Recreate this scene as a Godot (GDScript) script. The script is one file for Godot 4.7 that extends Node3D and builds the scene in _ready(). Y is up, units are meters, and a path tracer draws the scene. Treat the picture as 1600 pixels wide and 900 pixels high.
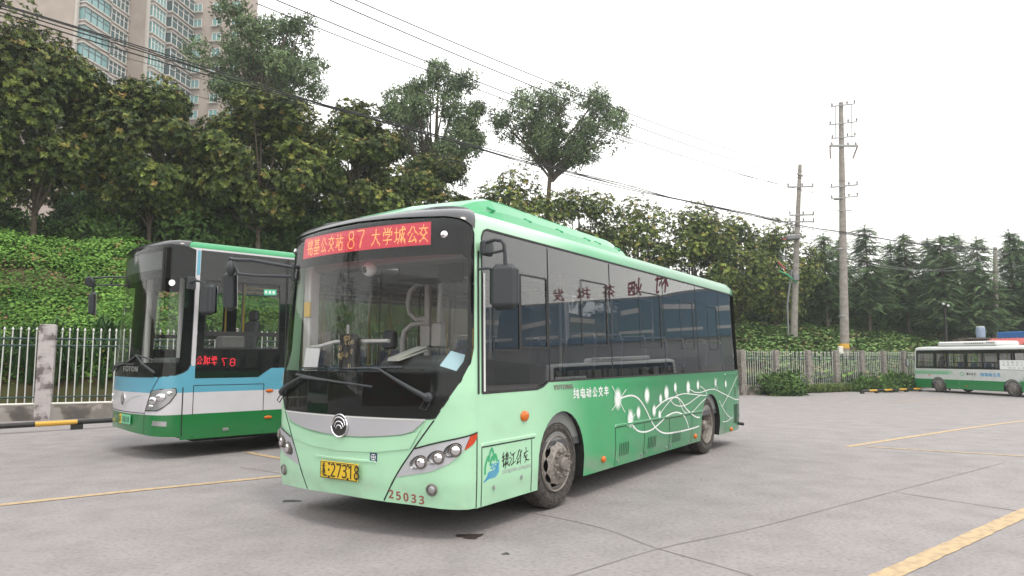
extends Node3D
# A bus yard under a white sky: a green city bus, two other buses, a hillside with trees behind a picket fence.

var M := {}                      # materials
var rng := RandomNumberGenerator.new()
var hill_noise := FastNoiseLite.new()
var used := {}

# ---------------------------------------------------------------- mesh builder
class MB:
	var v := PackedVector3Array()
	var n := PackedVector3Array()
	var c := PackedColorArray()
	var uv := PackedVector2Array()
	var col := Color(1, 1, 1)
	func tri(a: Vector3, b: Vector3, d: Vector3, na: Vector3, nb: Vector3, nd: Vector3) -> void:
		tric(a, b, d, na, nb, nd, col, col, col)
	func tric(a: Vector3, b: Vector3, d: Vector3, na: Vector3, nb: Vector3, nd: Vector3, ca: Color, cb: Color, cd: Color) -> void:
		var k := (b - a).cross(d - a)
		if k.length_squared() < 1e-14:
			return
		if k.dot(na + nb + nd) > 0.0:
			v.append_array([a, d, b]); n.append_array([na, nd, nb]); c.append_array([ca, cd, cb])
		else:
			v.append_array([a, b, d]); n.append_array([na, nb, nd]); c.append_array([ca, cb, cd])
	func face(a: Vector3, b: Vector3, d: Vector3, e: Vector3, out := Vector3.ZERO) -> void:
		var k := (b - a).cross(d - a)
		if k.length_squared() < 1e-14:
			k = (d - a).cross(e - a)
		k = k.normalized()
		if out != Vector3.ZERO and k.dot(out) < 0.0:
			k = -k
		tri(a, b, d, k, k, k)
		tri(a, d, e, k, k, k)
	func quads(a: Vector3, b: Vector3, d: Vector3, e: Vector3, na: Vector3, nb: Vector3, nd: Vector3, ne: Vector3) -> void:
		tri(a, b, d, na, nb, nd)
		tri(a, d, e, na, nd, ne)
	func box(p: Vector3, s: Vector3, b := Basis()) -> void:
		var h := s * 0.5
		for ax in 3:
			for sg in [-1.0, 1.0]:
				var nn := Vector3.ZERO; nn[ax] = sg
				var u := Vector3.ZERO; u[(ax + 1) % 3] = 1.0
				var w := Vector3.ZERO; w[(ax + 2) % 3] = 1.0
				var o := nn * h
				face(p + b * (o + (u + w) * h), p + b * (o + (u - w) * h), p + b * (o - (u + w) * h), p + b * (o + (w - u) * h), b * nn)
	func rbox(p: Vector3, s: Vector3, r: float, b := Basis()) -> void:   # box with chamfered edges
		var h := s * 0.5
		r = minf(r, minf(h.x, minf(h.y, h.z)) * 0.95)
		for ax in 3:
			for sg in [-1.0, 1.0]:
				var nn := Vector3.ZERO; nn[ax] = sg
				var i1 := (ax + 1) % 3
				var i2 := (ax + 2) % 3
				var q := []
				for k in [[1, 1], [1, -1], [-1, -1], [-1, 1]]:
					var t := Vector3.ZERO
					t[ax] = sg * h[ax]; t[i1] = k[0] * (h[i1] - r); t[i2] = k[1] * (h[i2] - r)
					q.append(p + b * t)
				face(q[0], q[1], q[2], q[3], b * nn)
				# edge to the next axis
				for s2 in [-1.0, 1.0]:
					var e := []
					for k in [-1.0, 1.0]:
						var t1 := Vector3.ZERO
						t1[ax] = sg * h[ax]; t1[i1] = s2 * (h[i1] - r); t1[i2] = k * (h[i2] - r)
						var t2 := Vector3.ZERO
						t2[ax] = sg * (h[ax] - r); t2[i1] = s2 * h[i1]; t2[i2] = k * (h[i2] - r)
						e.append(p + b * t1); e.append(p + b * t2)
					var n2 := Vector3.ZERO; n2[i1] = s2
					var no := b * nn
					var n3 := b * n2
					quads(e[0], e[1], e[3], e[2], no, n3, n3, no)
		for sx in [-1.0, 1.0]:
			for sy in [-1.0, 1.0]:
				for sz in [-1.0, 1.0]:
					var s3 := Vector3(sx, sy, sz)
					var a := p + b * (s3 * Vector3(h.x, h.y - r, h.z - r))
					var d := p + b * (s3 * Vector3(h.x - r, h.y, h.z - r))
					var e2 := p + b * (s3 * Vector3(h.x - r, h.y - r, h.z))
					tri(a, d, e2, b * Vector3(sx, 0, 0), b * Vector3(0, sy, 0), b * Vector3(0, 0, sz))
	func tube(pts: Array, r0: float, r1 := -1.0, sides := 8, caps := true) -> void:
		if r1 < 0.0:
			r1 = r0
		var rings := []
		var dirs := []
		var up := Vector3(0.3, 1, 0.2).normalized()
		for i in pts.size():
			var d: Vector3 = (pts[mini(i + 1, pts.size() - 1)] - pts[maxi(i - 1, 0)]).normalized()
			if absf(d.dot(up)) > 0.95:
				up = Vector3(1, 0.1, 0).normalized()
			var x := d.cross(up).normalized()
			var y := x.cross(d).normalized()
			up = y
			var rr := lerpf(r0, r1, float(i) / maxf(1.0, pts.size() - 1.0))
			var ring := []
			for k in sides:
				var a := TAU * k / sides
				ring.append(x * cos(a) + y * sin(a))
			rings.append([ring, rr]); dirs.append(d)
		for i in pts.size() - 1:
			for k in sides:
				var k2 := (k + 1) % sides
				var A: Vector3 = rings[i][0][k]
				var B: Vector3 = rings[i][0][k2]
				var C: Vector3 = rings[i + 1][0][k2]
				var D: Vector3 = rings[i + 1][0][k]
				quads(pts[i] + A * rings[i][1], pts[i] + B * rings[i][1], pts[i + 1] + C * rings[i + 1][1], pts[i + 1] + D * rings[i + 1][1], A, B, C, D)
		if caps:
			for e in [0, pts.size() - 1]:
				var nn: Vector3 = dirs[e] * (-1.0 if e == 0 else 1.0)
				for k in sides:
					tri(pts[e], pts[e] + rings[e][0][k] * rings[e][1], pts[e] + rings[e][0][(k + 1) % sides] * rings[e][1], nn, nn, nn)
	func lathe(prof: Array, at: Vector3, b := Basis(), sides := 24) -> void:   # prof of Vector2(radius, along b.y)
		for i in prof.size() - 1:
			var p: Vector2 = prof[i]
			var q: Vector2 = prof[i + 1]
			var d := (q - p).normalized()
			var nr := Vector2(d.y, -d.x)
			for k in sides:
				var a0 := TAU * k / sides
				var a1 := TAU * (k + 1) / sides
				var e0 := Vector3(cos(a0), 0, sin(a0))
				var e1 := Vector3(cos(a1), 0, sin(a1))
				var n0 := b * (e0 * nr.x + Vector3(0, nr.y, 0))
				var n1 := b * (e1 * nr.x + Vector3(0, nr.y, 0))
				quads(at + b * (e0 * p.x + Vector3(0, p.y, 0)), at + b * (e1 * p.x + Vector3(0, p.y, 0)), at + b * (e1 * q.x + Vector3(0, q.y, 0)), at + b * (e0 * q.x + Vector3(0, q.y, 0)), n0, n1, n1, n0)
	func ball(p: Vector3, r: Vector3, b := Basis(), seg := 12) -> void:
		var m := seg / 2
		for i in m:
			for k in seg:
				var q := []
				for w in [[i, k], [i, k + 1], [i + 1, k + 1], [i + 1, k]]:
					var t: float = PI * w[0] / m
					var f: float = TAU * w[1] / seg
					q.append(Vector3(sin(t) * cos(f), cos(t), sin(t) * sin(f)))
				quads(p + b * (q[0] * r), p + b * (q[1] * r), p + b * (q[2] * r), p + b * (q[3] * r), (b * (q[0] / r)).normalized(), (b * (q[1] / r)).normalized(), (b * (q[2] / r)).normalized(), (b * (q[3] / r)).normalized())
	func mesh() -> ArrayMesh:
		var arr := []
		arr.resize(Mesh.ARRAY_MAX)
		arr[Mesh.ARRAY_VERTEX] = v
		arr[Mesh.ARRAY_NORMAL] = n
		arr[Mesh.ARRAY_COLOR] = c
		if uv.size() == v.size():
			arr[Mesh.ARRAY_TEX_UV] = uv
		var m := ArrayMesh.new()
		if v.size():
			m.add_surface_from_arrays(Mesh.PRIMITIVE_TRIANGLES, arr)
		return m

# ---------------------------------------------------------------- the rounded body of a bus
class Shell:
	var hw: float
	var zf: float
	var zr: float
	var rake: float
	var cz: float
	var prof: Array
	var pts := PackedVector2Array()
	var cum := PackedFloat32Array()
	var seam: float
	var total: float
	var vtop: float      # where the side wall begins to turn into the roof
	var vend: float
	var rw: float        # how far the roof edge comes in
	var rh: float
	func _init(w: float, f: float, r: float, bulge: float, xb: float, c: float, rb: float, rxb: float, rc: float, p: Array, rk: float, top: float, round_in: float, round_up: float) -> void:
		hw = w / 2; zf = f; zr = r; rake = rk; cz = c; prof = p; vtop = top; rw = round_in; rh = round_up
		vend = top + 0.32
		for i in 13:
			var x := xb * i / 12.0
			pts.append(Vector2(x, f - bulge * pow(x / xb, 2)))
		_corner(Vector2(hw, f - c), 2 * bulge / xb, -1.0, xb)
		seam = 0.0
		var q := PackedVector2Array()
		var keep := pts
		pts = PackedVector2Array()
		for i in 9:
			var x := rxb * i / 8.0
			pts.append(Vector2(x, r + rb * pow(x / rxb, 2)))
		_corner(Vector2(hw, r + rc), 2 * rb / rxb, 1.0, rxb)
		q = pts
		q.reverse()
		pts = keep
		pts.append_array(q)
		cum.append(0.0)
		for i in range(1, pts.size()):
			cum.append(cum[i - 1] + pts[i].distance_to(pts[i - 1]))
		seam = cum[24]
		total = cum[cum.size() - 1]
	func _corner(p2: Vector2, sl: float, dir: float, xb: float) -> void:
		var p0 := pts[pts.size() - 1]
		var k := Vector2(hw, p0.y + dir * sl * (hw - xb))
		for i in range(1, 13):
			var t := i / 12.0
			pts.append(p0 * (1 - t) * (1 - t) + k * 2 * t * (1 - t) + p2 * t * t)
	func inset(y: float) -> float:
		if y <= prof[0].x:
			return prof[0].y
		for i in range(1, prof.size()):
			if y <= prof[i].x:
				return lerpf(prof[i - 1].y, prof[i].y, (y - prof[i - 1].x) / (prof[i].x - prof[i - 1].x))
		return prof[prof.size() - 1].y
	func at(a: float, vy: float) -> Vector3:
		var t := absf(a)
		var lo := 0
		var hi := cum.size() - 1
		while hi - lo > 1:
			var mid := (lo + hi) / 2
			if cum[mid] <= t:
				lo = mid
			else:
				hi = mid
		var k := (t - cum[lo]) / maxf(1e-6, cum[hi] - cum[lo])
		var p := pts[lo].lerp(pts[hi], k)
		var y := vy
		var ins := inset(vy)
		if vy > vtop:
			var ph := minf((vy - vtop) / (vend - vtop), 1.0) * PI / 2
			ins += rw * (1 - cos(ph))
			y = vtop + rh * sin(ph)
		var x := p.x * (1 - ins / hw)
		var zc := (zf + zr) / 2
		var w := clampf((p.y - (zf - cz)) / cz, 0, 1)
		var s := clampf((y - 1.0) / 1.9, 0, 1)
		s = s * s * (3 - 2 * s)
		var z := zc + (p.y - zc) * (1 - ins / ((zf - zr) / 2)) - rake * s * w
		return Vector3(x if a >= 0 else -x, y, z)
	func normal(a: float, y: float) -> Vector3:
		var du := at(a + 0.02, y) - at(a - 0.02, y)
		var y2 := minf(y + 0.02, vend)
		var dv := at(a, y2) - at(a, y - 0.02)
		var nn := du.cross(dv)
		if nn.length_squared() < 1e-14:
			return Vector3.UP
		return nn.normalized()
	func on(p: Vector2, off := 0.0) -> Vector3:
		return at(p.x, p.y) + normal(p.x, p.y) * off
	func side(s: float, y: float) -> Vector2:       # s metres behind the front axle on the visible side
		return Vector2(seam + s + (zf - cz), y)

# cells of the polygon, less the holes, laid on the shell
func patch(mb: MB, sh: Shell, poly: PackedVector2Array, holes: Array, cell: Vector2, off := 0.0, color = null) -> void:
	var lo := poly[0]
	var hi := poly[0]
	for p in poly:
		lo = lo.min(p); hi = hi.max(p)
	var boxes := []
	for h in holes:
		var r := Rect2(h[0], Vector2.ZERO)
		for p in h:
			r = r.expand(p)
		boxes.append(r)
	var nx := maxi(1, int(ceil((hi.x - lo.x) / cell.x)))
	var ny := maxi(1, int(ceil((hi.y - lo.y) / cell.y)))
	for i in nx:
		for j in ny:
			var a := Vector2(lerpf(lo.x, hi.x, float(i) / nx), lerpf(lo.y, hi.y, float(j) / ny))
			var b := Vector2(lerpf(lo.x, hi.x, float(i + 1) / nx), lerpf(lo.y, hi.y, float(j + 1) / ny))
			_cell(mb, sh, poly, holes, boxes, a, b, off, color, 0)

func _cell(mb: MB, sh: Shell, poly: PackedVector2Array, holes: Array, boxes: Array, a: Vector2, b: Vector2, off: float, color, depth: int) -> void:
	var rect := PackedVector2Array([a, Vector2(b.x, a.y), b, Vector2(a.x, b.y)])
	var bits: Array = Geometry2D.intersect_polygons(rect, poly)
	var rr := Rect2(a, b - a)
	for k in holes.size():
		if not rr.intersects(boxes[k]):
			continue
		var next := []
		for q in bits:
			next.append_array(Geometry2D.clip_polygons(q, holes[k]))
		bits = next
	for q in bits:
		if depth < 4 and (Geometry2D.is_polygon_clockwise(q) or Geometry2D.triangulate_polygon(q).is_empty()):
			var m := (a + b) / 2
			_cell(mb, sh, poly, holes, boxes, a, m, off, color, depth + 1)
			_cell(mb, sh, poly, holes, boxes, m, b, off, color, depth + 1)
			_cell(mb, sh, poly, holes, boxes, Vector2(m.x, a.y), Vector2(b.x, m.y), off, color, depth + 1)
			_cell(mb, sh, poly, holes, boxes, Vector2(a.x, m.y), Vector2(m.x, b.y), off, color, depth + 1)
			return
	for q in bits:
		var ix := Geometry2D.triangulate_polygon(q)
		var P := []
		var N := []
		var C := []
		for p in q:
			var nn := sh.normal(p.x, p.y)
			N.append(nn)
			P.append(sh.at(p.x, p.y) + nn * off)
			C.append(color.call(p) if color != null else mb.col)
		for t in range(0, ix.size(), 3):
			mb.tric(P[ix[t]], P[ix[t + 1]], P[ix[t + 2]], N[ix[t]], N[ix[t + 1]], N[ix[t + 2]], C[ix[t]], C[ix[t + 1]], C[ix[t + 2]])

# the edge of an opening or of a raised piece: a wall between two offsets
func rim(mb: MB, sh: Shell, poly: PackedVector2Array, o0: float, o1: float, open := 0) -> void:
	var mid := Vector2.ZERO
	for p in poly:
		mid += p / poly.size()
	for i in poly.size() - open:
		var p := poly[i]
		var q := poly[(i + 1) % poly.size()]
		var m := maxi(1, int(p.distance_to(q) / 0.15))
		for k in m:
			var a := p.lerp(q, float(k) / m)
			var b := p.lerp(q, float(k + 1) / m)
			mb.face(sh.on(a, o0), sh.on(b, o0), sh.on(b, o1), sh.on(a, o1))

# a strip of a given width along a line on the shell
func strip(mb: MB, sh: Shell, line: Array, w: float, off: float, step := 0.12) -> void:
	var pts := []
	for i in line.size() - 1:
		var m := maxi(1, int(line[i].distance_to(line[i + 1]) / step))
		for k in m:
			pts.append(line[i].lerp(line[i + 1], float(k) / m))
	pts.append(line[line.size() - 1])
	var L := []
	for i in pts.size():
		var d: Vector2 = (pts[mini(i + 1, pts.size() - 1)] - pts[maxi(i - 1, 0)]).normalized()
		L.append(Vector2(-d.y, d.x) * w * 0.5)
	for i in pts.size() - 1:
		var q := [pts[i] + L[i], pts[i + 1] + L[i + 1], pts[i + 1] - L[i + 1], pts[i] - L[i]]
		var P := []
		var N := []
		for p in q:
			P.append(sh.on(p, off)); N.append(sh.normal(p.x, p.y))
		mb.quads(P[0], P[1], P[2], P[3], N[0], N[1], N[2], N[3])

func smooth(line: Array, m := 8) -> Array:
	var out := []
	for i in line.size() - 1:
		var p0 = line[maxi(i - 1, 0)]
		var p3 = line[mini(i + 2, line.size() - 1)]
		for k in m:
			out.append(line[i].cubic_interpolate(line[i + 1], p0, p3, float(k) / m))
	out.append(line[line.size() - 1])
	return out

func PV(list: Array) -> PackedVector2Array:
	var o := PackedVector2Array()
	for i in range(0, list.size(), 2):
		o.append(Vector2(list[i], list[i + 1]))
	return o

func VL(list: Array) -> Array:
	return Array(PV(list))

func moved(poly: PackedVector2Array, da: float) -> PackedVector2Array:
	var o := PackedVector2Array()
	for p in poly:
		o.append(p + Vector2(da, 0))
	return o

func mirrored(poly: PackedVector2Array) -> PackedVector2Array:
	var o := PackedVector2Array()
	for p in poly:
		o.append(Vector2(-p.x, p.y))
	return o

func arch(c: Vector2, r: float, ry: float, bottom: float, m := 14) -> PackedVector2Array:
	var o := PackedVector2Array([Vector2(c.x - r, bottom)])
	for i in m + 1:
		var a := PI - PI * i / m
		o.append(c + Vector2(cos(a) * r, sin(a) * ry))
	o.append(Vector2(c.x + r, bottom))
	return o

# ---------------------------------------------------------------- nodes
func numbered(called: String) -> String:
	if not used.has(called):
		used[called] = 0
		return called
	used[called] += 1
	return "%s_%03d" % [called, used[called]]

func thing(called: String, label: String, category: String, at := Vector3.ZERO, turn := 0.0, group := "") -> Node3D:
	var o := Node3D.new()
	o.name = numbered(called)
	add_child(o)
	o.position = at
	o.rotation.y = turn
	tag(o, label, category, group)
	return o

func tag(o: Node, label: String, category: String, group := "") -> void:
	o.set_meta("label", label)
	o.set_meta("category", category)
	if group:
		o.set_meta("group", group)

func part(called: String, mb, mat: Material, parent: Node, at := Vector3.ZERO) -> MeshInstance3D:
	var o := MeshInstance3D.new()
	o.name = called
	o.mesh = mb.mesh() if mb is MB else mb
	o.material_override = mat
	o.position = at
	parent.add_child(o, true)
	return o

func struct(called: String, mb, mat: Material) -> MeshInstance3D:
	var o := part(called, mb, mat, self)
	o.set_meta("kind", "structure")
	return o

func copy_of(o: Node3D, at: Vector3, turn: float, label: String, size := Vector3.ONE) -> Node3D:
	var c: Node3D = o.duplicate()
	c.name = numbered(String(o.name).rstrip("0123456789").trim_suffix("_"))
	add_child(c)
	c.position = at
	c.rotation = Vector3(0, turn, 0)
	c.scale = size
	c.set_meta("label", label)
	return c

# ---------------------------------------------------------------- materials
func mat(called: String, col: Color, rough := 0.6, metal := 0.0) -> StandardMaterial3D:
	var m := StandardMaterial3D.new()
	m.resource_name = called
	m.albedo_color = col.linear_to_srgb()
	m.roughness = rough
	m.metallic = metal
	M[called] = m
	return m

func noise_tex(seed_: int, freq: float, stops: Array, size := 512, octaves := 5, kind := FastNoiseLite.TYPE_SIMPLEX_SMOOTH) -> NoiseTexture2D:
	var f := FastNoiseLite.new()
	f.seed = seed_; f.frequency = freq; f.fractal_octaves = octaves; f.noise_type = kind
	var t := NoiseTexture2D.new()
	t.width = size; t.height = size; t.seamless = true; t.noise = f
	var g := Gradient.new()
	g.offsets = PackedFloat32Array(stops.map(func(s): return s[0]))
	g.colors = PackedColorArray(stops.map(func(s): return s[1]))
	t.color_ramp = g
	return t

func grey(x: float) -> Color:
	return Color(x, x, x)

func textured(m: StandardMaterial3D, t: Texture2D, scale: float) -> StandardMaterial3D:
	m.albedo_texture = t
	m.uv1_triplanar = true
	m.uv1_world_triplanar = true
	m.uv1_scale = Vector3.ONE * scale
	return m

func bumped(m: StandardMaterial3D, seed_: int, freq: float, strength: float) -> void:
	var f := FastNoiseLite.new()
	f.seed = seed_; f.frequency = freq; f.fractal_octaves = 4
	var t := NoiseTexture2D.new()
	t.width = 512; t.height = 512; t.seamless = true; t.noise = f; t.as_normal_map = true; t.bump_strength = strength
	m.normal_enabled = true
	m.normal_texture = t
	m.normal_scale = 1.0

func glass(called: String, tint: Color, alpha: float) -> void:
	var m := mat(called, tint, 0.015)
	m.transparency = BaseMaterial3D.TRANSPARENCY_ALPHA
	m.albedo_color.a = alpha
	m.metallic_specular = 0.7
	if called == "windscreen":
		m.metallic_specular = 0.42
	if called == "side_glass":
		m.clearcoat_enabled = true; m.clearcoat = 1.0; m.clearcoat_roughness = 0.0

func make_materials() -> void:
	var paint := mat("paint", Color(1, 1, 1), 0.32)
	paint.vertex_color_use_as_albedo = true
	paint.clearcoat_enabled = true; paint.clearcoat = 0.5; paint.clearcoat_roughness = 0.08
	textured(paint, noise_tex(11, 0.01, [[0.0, grey(0.93)], [0.45, grey(0.985)], [1.0, grey(1.0)]]), 0.35)
	mat("black_gloss", Color(0.012, 0.013, 0.014), 0.06).metallic_specular = 0.6
	mat("cap_black", Color(0.02, 0.019, 0.024), 0.2).metallic_specular = 0.8
	mat("mask", Color(0.004, 0.0055, 0.005), 0.6).metallic_specular = 0.15
	mat("seam", Color(0.012, 0.014, 0.013), 0.6)
	mat("rubber", Color(0.022, 0.022, 0.023), 0.75)
	mat("mirror_plastic", Color(0.03, 0.034, 0.038), 0.5)
	mat("silver", Color(0.50, 0.50, 0.53), 0.42, 0.45)
	mat("chrome", Color(0.8, 0.8, 0.82), 0.12, 1.0)
	mat("mirror_face", Color(0.85, 0.85, 0.88), 0.03, 1.0)
	mat("steel", Color(0.45, 0.45, 0.46), 0.35, 0.8)
	mat("orange_lens", Color(0.55, 0.13, 0.012), 0.15)
	mat("red_orange_lens", Color(0.5, 0.05, 0.012), 0.15)
	mat("white", Color(0.62, 0.62, 0.61), 0.4)
	mat("white_print", Color(0.72, 0.74, 0.72), 0.4)
	mat("black_print", Color(0.012, 0.012, 0.012), 0.5)
	mat("grey_print", Color(0.38, 0.44, 0.4), 0.5)
	mat("red_print", Color(0.27, 0.08, 0.065), 0.6)
	mat("logo_green", Color(0.05, 0.36, 0.16), 0.4)
	mat("logo_blue", Color(0.05, 0.27, 0.5), 0.4)
	mat("plate_yellow", Color(0.68, 0.45, 0.022), 0.4)
	mat("plate_green", Color(0.16, 0.52, 0.3), 0.4)
	mat("sticker_blue", Color(0.01, 0.04, 0.1), 0.4)
	mat("dash", Color(0.045, 0.055, 0.055), 0.7)
	mat("interior_grey", Color(0.17, 0.175, 0.17), 0.6)
	mat("interior_dark", Color(0.06, 0.065, 0.07), 0.8)
	mat("interior_floor", Color(0.07, 0.07, 0.075), 0.8)
	mat("seat_blue", Color(0.05, 0.09, 0.16), 0.6)
	mat("seat_orange", Color(0.6, 0.2, 0.04), 0.6)
	mat("rail_grey", Color(0.62, 0.62, 0.6), 0.35, 0.1)
	mat("yellow_plastic", Color(0.7, 0.47, 0.05), 0.5)
	mat("towel", Color(0.45, 0.47, 0.42), 0.95)
	mat("paper_blue", Color(0.45, 0.68, 0.75), 0.9)
	mat("paper_white", Color(0.75, 0.76, 0.76), 0.9)
	mat("bag", Color(0.02, 0.018, 0.018), 0.9)
	mat("bag_print", Color(0.55, 0.42, 0.2), 0.9)
	mat("sticker_green", Color(0.1, 0.5, 0.3), 0.6)
	glass("windscreen", Color(0.03, 0.035, 0.034), 0.14)
	glass("side_glass", Color(0.012, 0.014, 0.015), 0.62)
	glass("slider_glass", Color(0.02, 0.024, 0.024), 0.3)
	glass("clear_glass", Color(0.05, 0.055, 0.055), 0.18)
	glass("lens", Color(0.6, 0.6, 0.6), 0.12)
	for led in [["led_board", Color(0.1, 0.006, 0.012), Color(0.85, 0.015, 0.055), 0.42], ["led_dot", Color(0.5, 0.2, 0.05), Color(1.0, 0.5, 0.13), 0.8], ["reflected_led_red", Color(0.3, 0.01, 0.02), Color(1.0, 0.03, 0.05), 1.1]]:
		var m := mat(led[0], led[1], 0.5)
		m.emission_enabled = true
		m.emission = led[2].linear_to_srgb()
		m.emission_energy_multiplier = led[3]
	var ty := textured(mat("tyre", grey(0.7), 0.9), noise_tex(21, 0.02, [[0.2, Color(0.20, 0.185, 0.175)], [0.6, Color(0.33, 0.31, 0.295)], [1.0, Color(0.42, 0.40, 0.38)]]), 1.3)
	ty.uv1_world_triplanar = false
	var rm := textured(mat("rim_metal", grey(0.7), 0.5, 0.25), noise_tex(22, 0.02, [[0.2, Color(0.50, 0.47, 0.44)], [0.6, Color(0.66, 0.63, 0.60)], [1.0, Color(0.74, 0.72, 0.70)]]), 1.6)
	rm.uv1_world_triplanar = false
	mat("hub_dark", Color(0.19, 0.165, 0.15), 0.6, 0.2)
	mat("underbody", Color(0.018, 0.018, 0.018), 0.9)
	# the yard
	var con := textured(mat("concrete", Color(0.575, 0.53, 0.527), 0.9), noise_tex(31, 0.012, [[0.0, grey(0.665)], [0.3, grey(0.69)], [0.5, grey(0.71)], [0.75, grey(0.725)], [1.0, grey(0.755)]], 1024, 7), 0.11)
	con.vertex_color_use_as_albedo = true
	con.detail_enabled = true
	con.detail_blend_mode = BaseMaterial3D.BLEND_MODE_MUL
	con.detail_albedo = noise_tex(32, 0.16, [[0.0, grey(0.84)], [0.35, grey(0.95)], [0.55, grey(0.99)], [1.0, grey(1.0)]], 1024, 3)
	con.uv2_triplanar = true; con.uv2_world_triplanar = true; con.uv2_scale = Vector3.ONE * 0.9
	bumped(con, 33, 0.2, 0.5)
	mat("joint", Color(0.18, 0.165, 0.165), 0.95)
	var yl := textured(mat("line_yellow", Color(0.48, 0.36, 0.215), 0.85), noise_tex(34, 0.03, [[0.25, Color(0.88, 0.87, 0.89)], [0.5, Color(0.96, 0.955, 0.95)], [1.0, Color(1, 1, 1)]], 512, 6), 0.5)
	yl.vertex_color_use_as_albedo = true
	mat("oil", Color(0.06, 0.05, 0.045), 0.35)
	mat("soft_stain", Color(0.25, 0.235, 0.23), 0.8)
	textured(mat("soil", grey(0.75), 0.95), noise_tex(35, 0.02, [[0.1, Color(0.22, 0.17, 0.10)], [0.45, Color(0.34, 0.29, 0.17)], [0.6, Color(0.28, 0.33, 0.15)], [1.0, Color(0.43, 0.35, 0.25)]], 512, 6), 0.12)
	textured(mat("fence_wall", grey(0.62), 0.95), noise_tex(36, 0.008, [[0.3, Color(0.44, 0.42, 0.40)], [0.47, Color(0.52, 0.50, 0.47)], [0.53, Color(0.62, 0.59, 0.56)], [0.6, Color(0.80, 0.77, 0.74)], [1.0, Color(0.84, 0.81, 0.79)]], 512, 6), 0.35)
	textured(mat("post_plaster", grey(0.68), 0.9), noise_tex(37, 0.007, [[0.3, Color(0.50, 0.46, 0.46)], [0.36, Color(0.62, 0.58, 0.58)], [0.42, Color(0.82, 0.785, 0.78)], [1.0, Color(0.87, 0.845, 0.84)]], 512, 6), 0.8)
	textured(mat("post_grey", grey(0.66), 0.9), noise_tex(38, 0.012, [[0.2, Color(0.52, 0.50, 0.47)], [0.6, Color(0.66, 0.63, 0.60)], [1.0, Color(0.74, 0.71, 0.68)]], 512, 6), 0.8)
	mat("picket_white", Color(0.56, 0.57, 0.54), 0.45)
	mat("picket_grey", Color(0.54, 0.55, 0.51), 0.6)
	mat("rail_green", Color(0.025, 0.06, 0.055), 0.5)
	mat("barrier_black", Color(0.02, 0.02, 0.02), 0.6)
	mat("barrier_yellow", Color(0.62, 0.36, 0.05), 0.55)
	textured(mat("pole_concrete", grey(0.62), 0.9), noise_tex(39, 0.012, [[0.2, Color(0.62, 0.59, 0.56)], [0.6, Color(0.72, 0.69, 0.66)], [1.0, Color(0.78, 0.76, 0.73)]], 512, 5), 0.4)
	mat("pole_steel", Color(0.3, 0.3, 0.3), 0.5, 0.5)
	mat("insulator", Color(0.30, 0.24, 0.22), 0.3)
	mat("cable_black", Color(0.02, 0.02, 0.022), 0.6)
	mat("cable_grey", Color(0.2, 0.2, 0.21), 0.6)
	mat("cable_pale", Color(0.5, 0.5, 0.51), 0.6)
	textured(mat("bark", grey(1.0), 0.95), noise_tex(40, 0.03, [[0.2, Color(0.28, 0.24, 0.20)], [0.6, Color(0.42, 0.38, 0.33)], [1.0, Color(0.55, 0.51, 0.46)]], 512, 5), 0.7)
	for lf in [["leaf_glossy", 0.35], ["leaf_soft", 0.6]]:
		var m := mat(lf[0], Color(1, 1, 1), lf[1])
		m.vertex_color_use_as_albedo = true
		m.metallic_specular = 0.32 if lf[0] == "leaf_glossy" else 0.2
		m.backlight_enabled = true
		m.backlight = Color(0.10, 0.13, 0.03)
	textured(mat("facade", grey(0.57), 0.9), noise_tex(41, 0.006, [[0.2, Color(0.76, 0.69, 0.64)], [0.6, Color(0.80, 0.735, 0.685)], [1.0, Color(0.84, 0.775, 0.73)]], 512, 5), 0.06)
	mat("facade_trim", Color(0.45, 0.41, 0.375), 0.8)
	mat("frame_dark", Color(0.09, 0.12, 0.12), 0.4)
	mat("frame_white", Color(0.7, 0.69, 0.66), 0.5)
	mat("tower_glass", Color(0.16, 0.31, 0.31), 0.06)
	mat("tower_glass_dark", Color(0.055, 0.10, 0.105), 0.06)
	textured(mat("brick", grey(0.75), 0.9), noise_tex(42, 0.02, [[0.2, Color(0.46, 0.26, 0.23)], [0.6, Color(0.54, 0.30, 0.27)], [1.0, Color(0.6, 0.36, 0.32)]], 512, 5), 0.3)
	textured(mat("market_wall", grey(0.6), 0.9), noise_tex(43, 0.01, [[0.2, Color(0.66, 0.66, 0.66)], [1.0, Color(0.76, 0.76, 0.75)]], 512, 5), 0.1)
	mat("board_blue", Color(0.09, 0.165, 0.25), 0.4)
	mat("letter_red", Color(0.25, 0.01, 0.04), 0.5)
	mat("roof_red", Color(0.4, 0.09, 0.08), 0.7)
	mat("barrel_blue", Color(0.28, 0.35, 0.46), 0.6)
	mat("box_blue", Color(0.03, 0.14, 0.38), 0.6)
	mat("lamp_black", Color(0.012, 0.012, 0.012), 0.5)
	mat("pipe_white", Color(0.72, 0.70, 0.64), 0.6)

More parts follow.
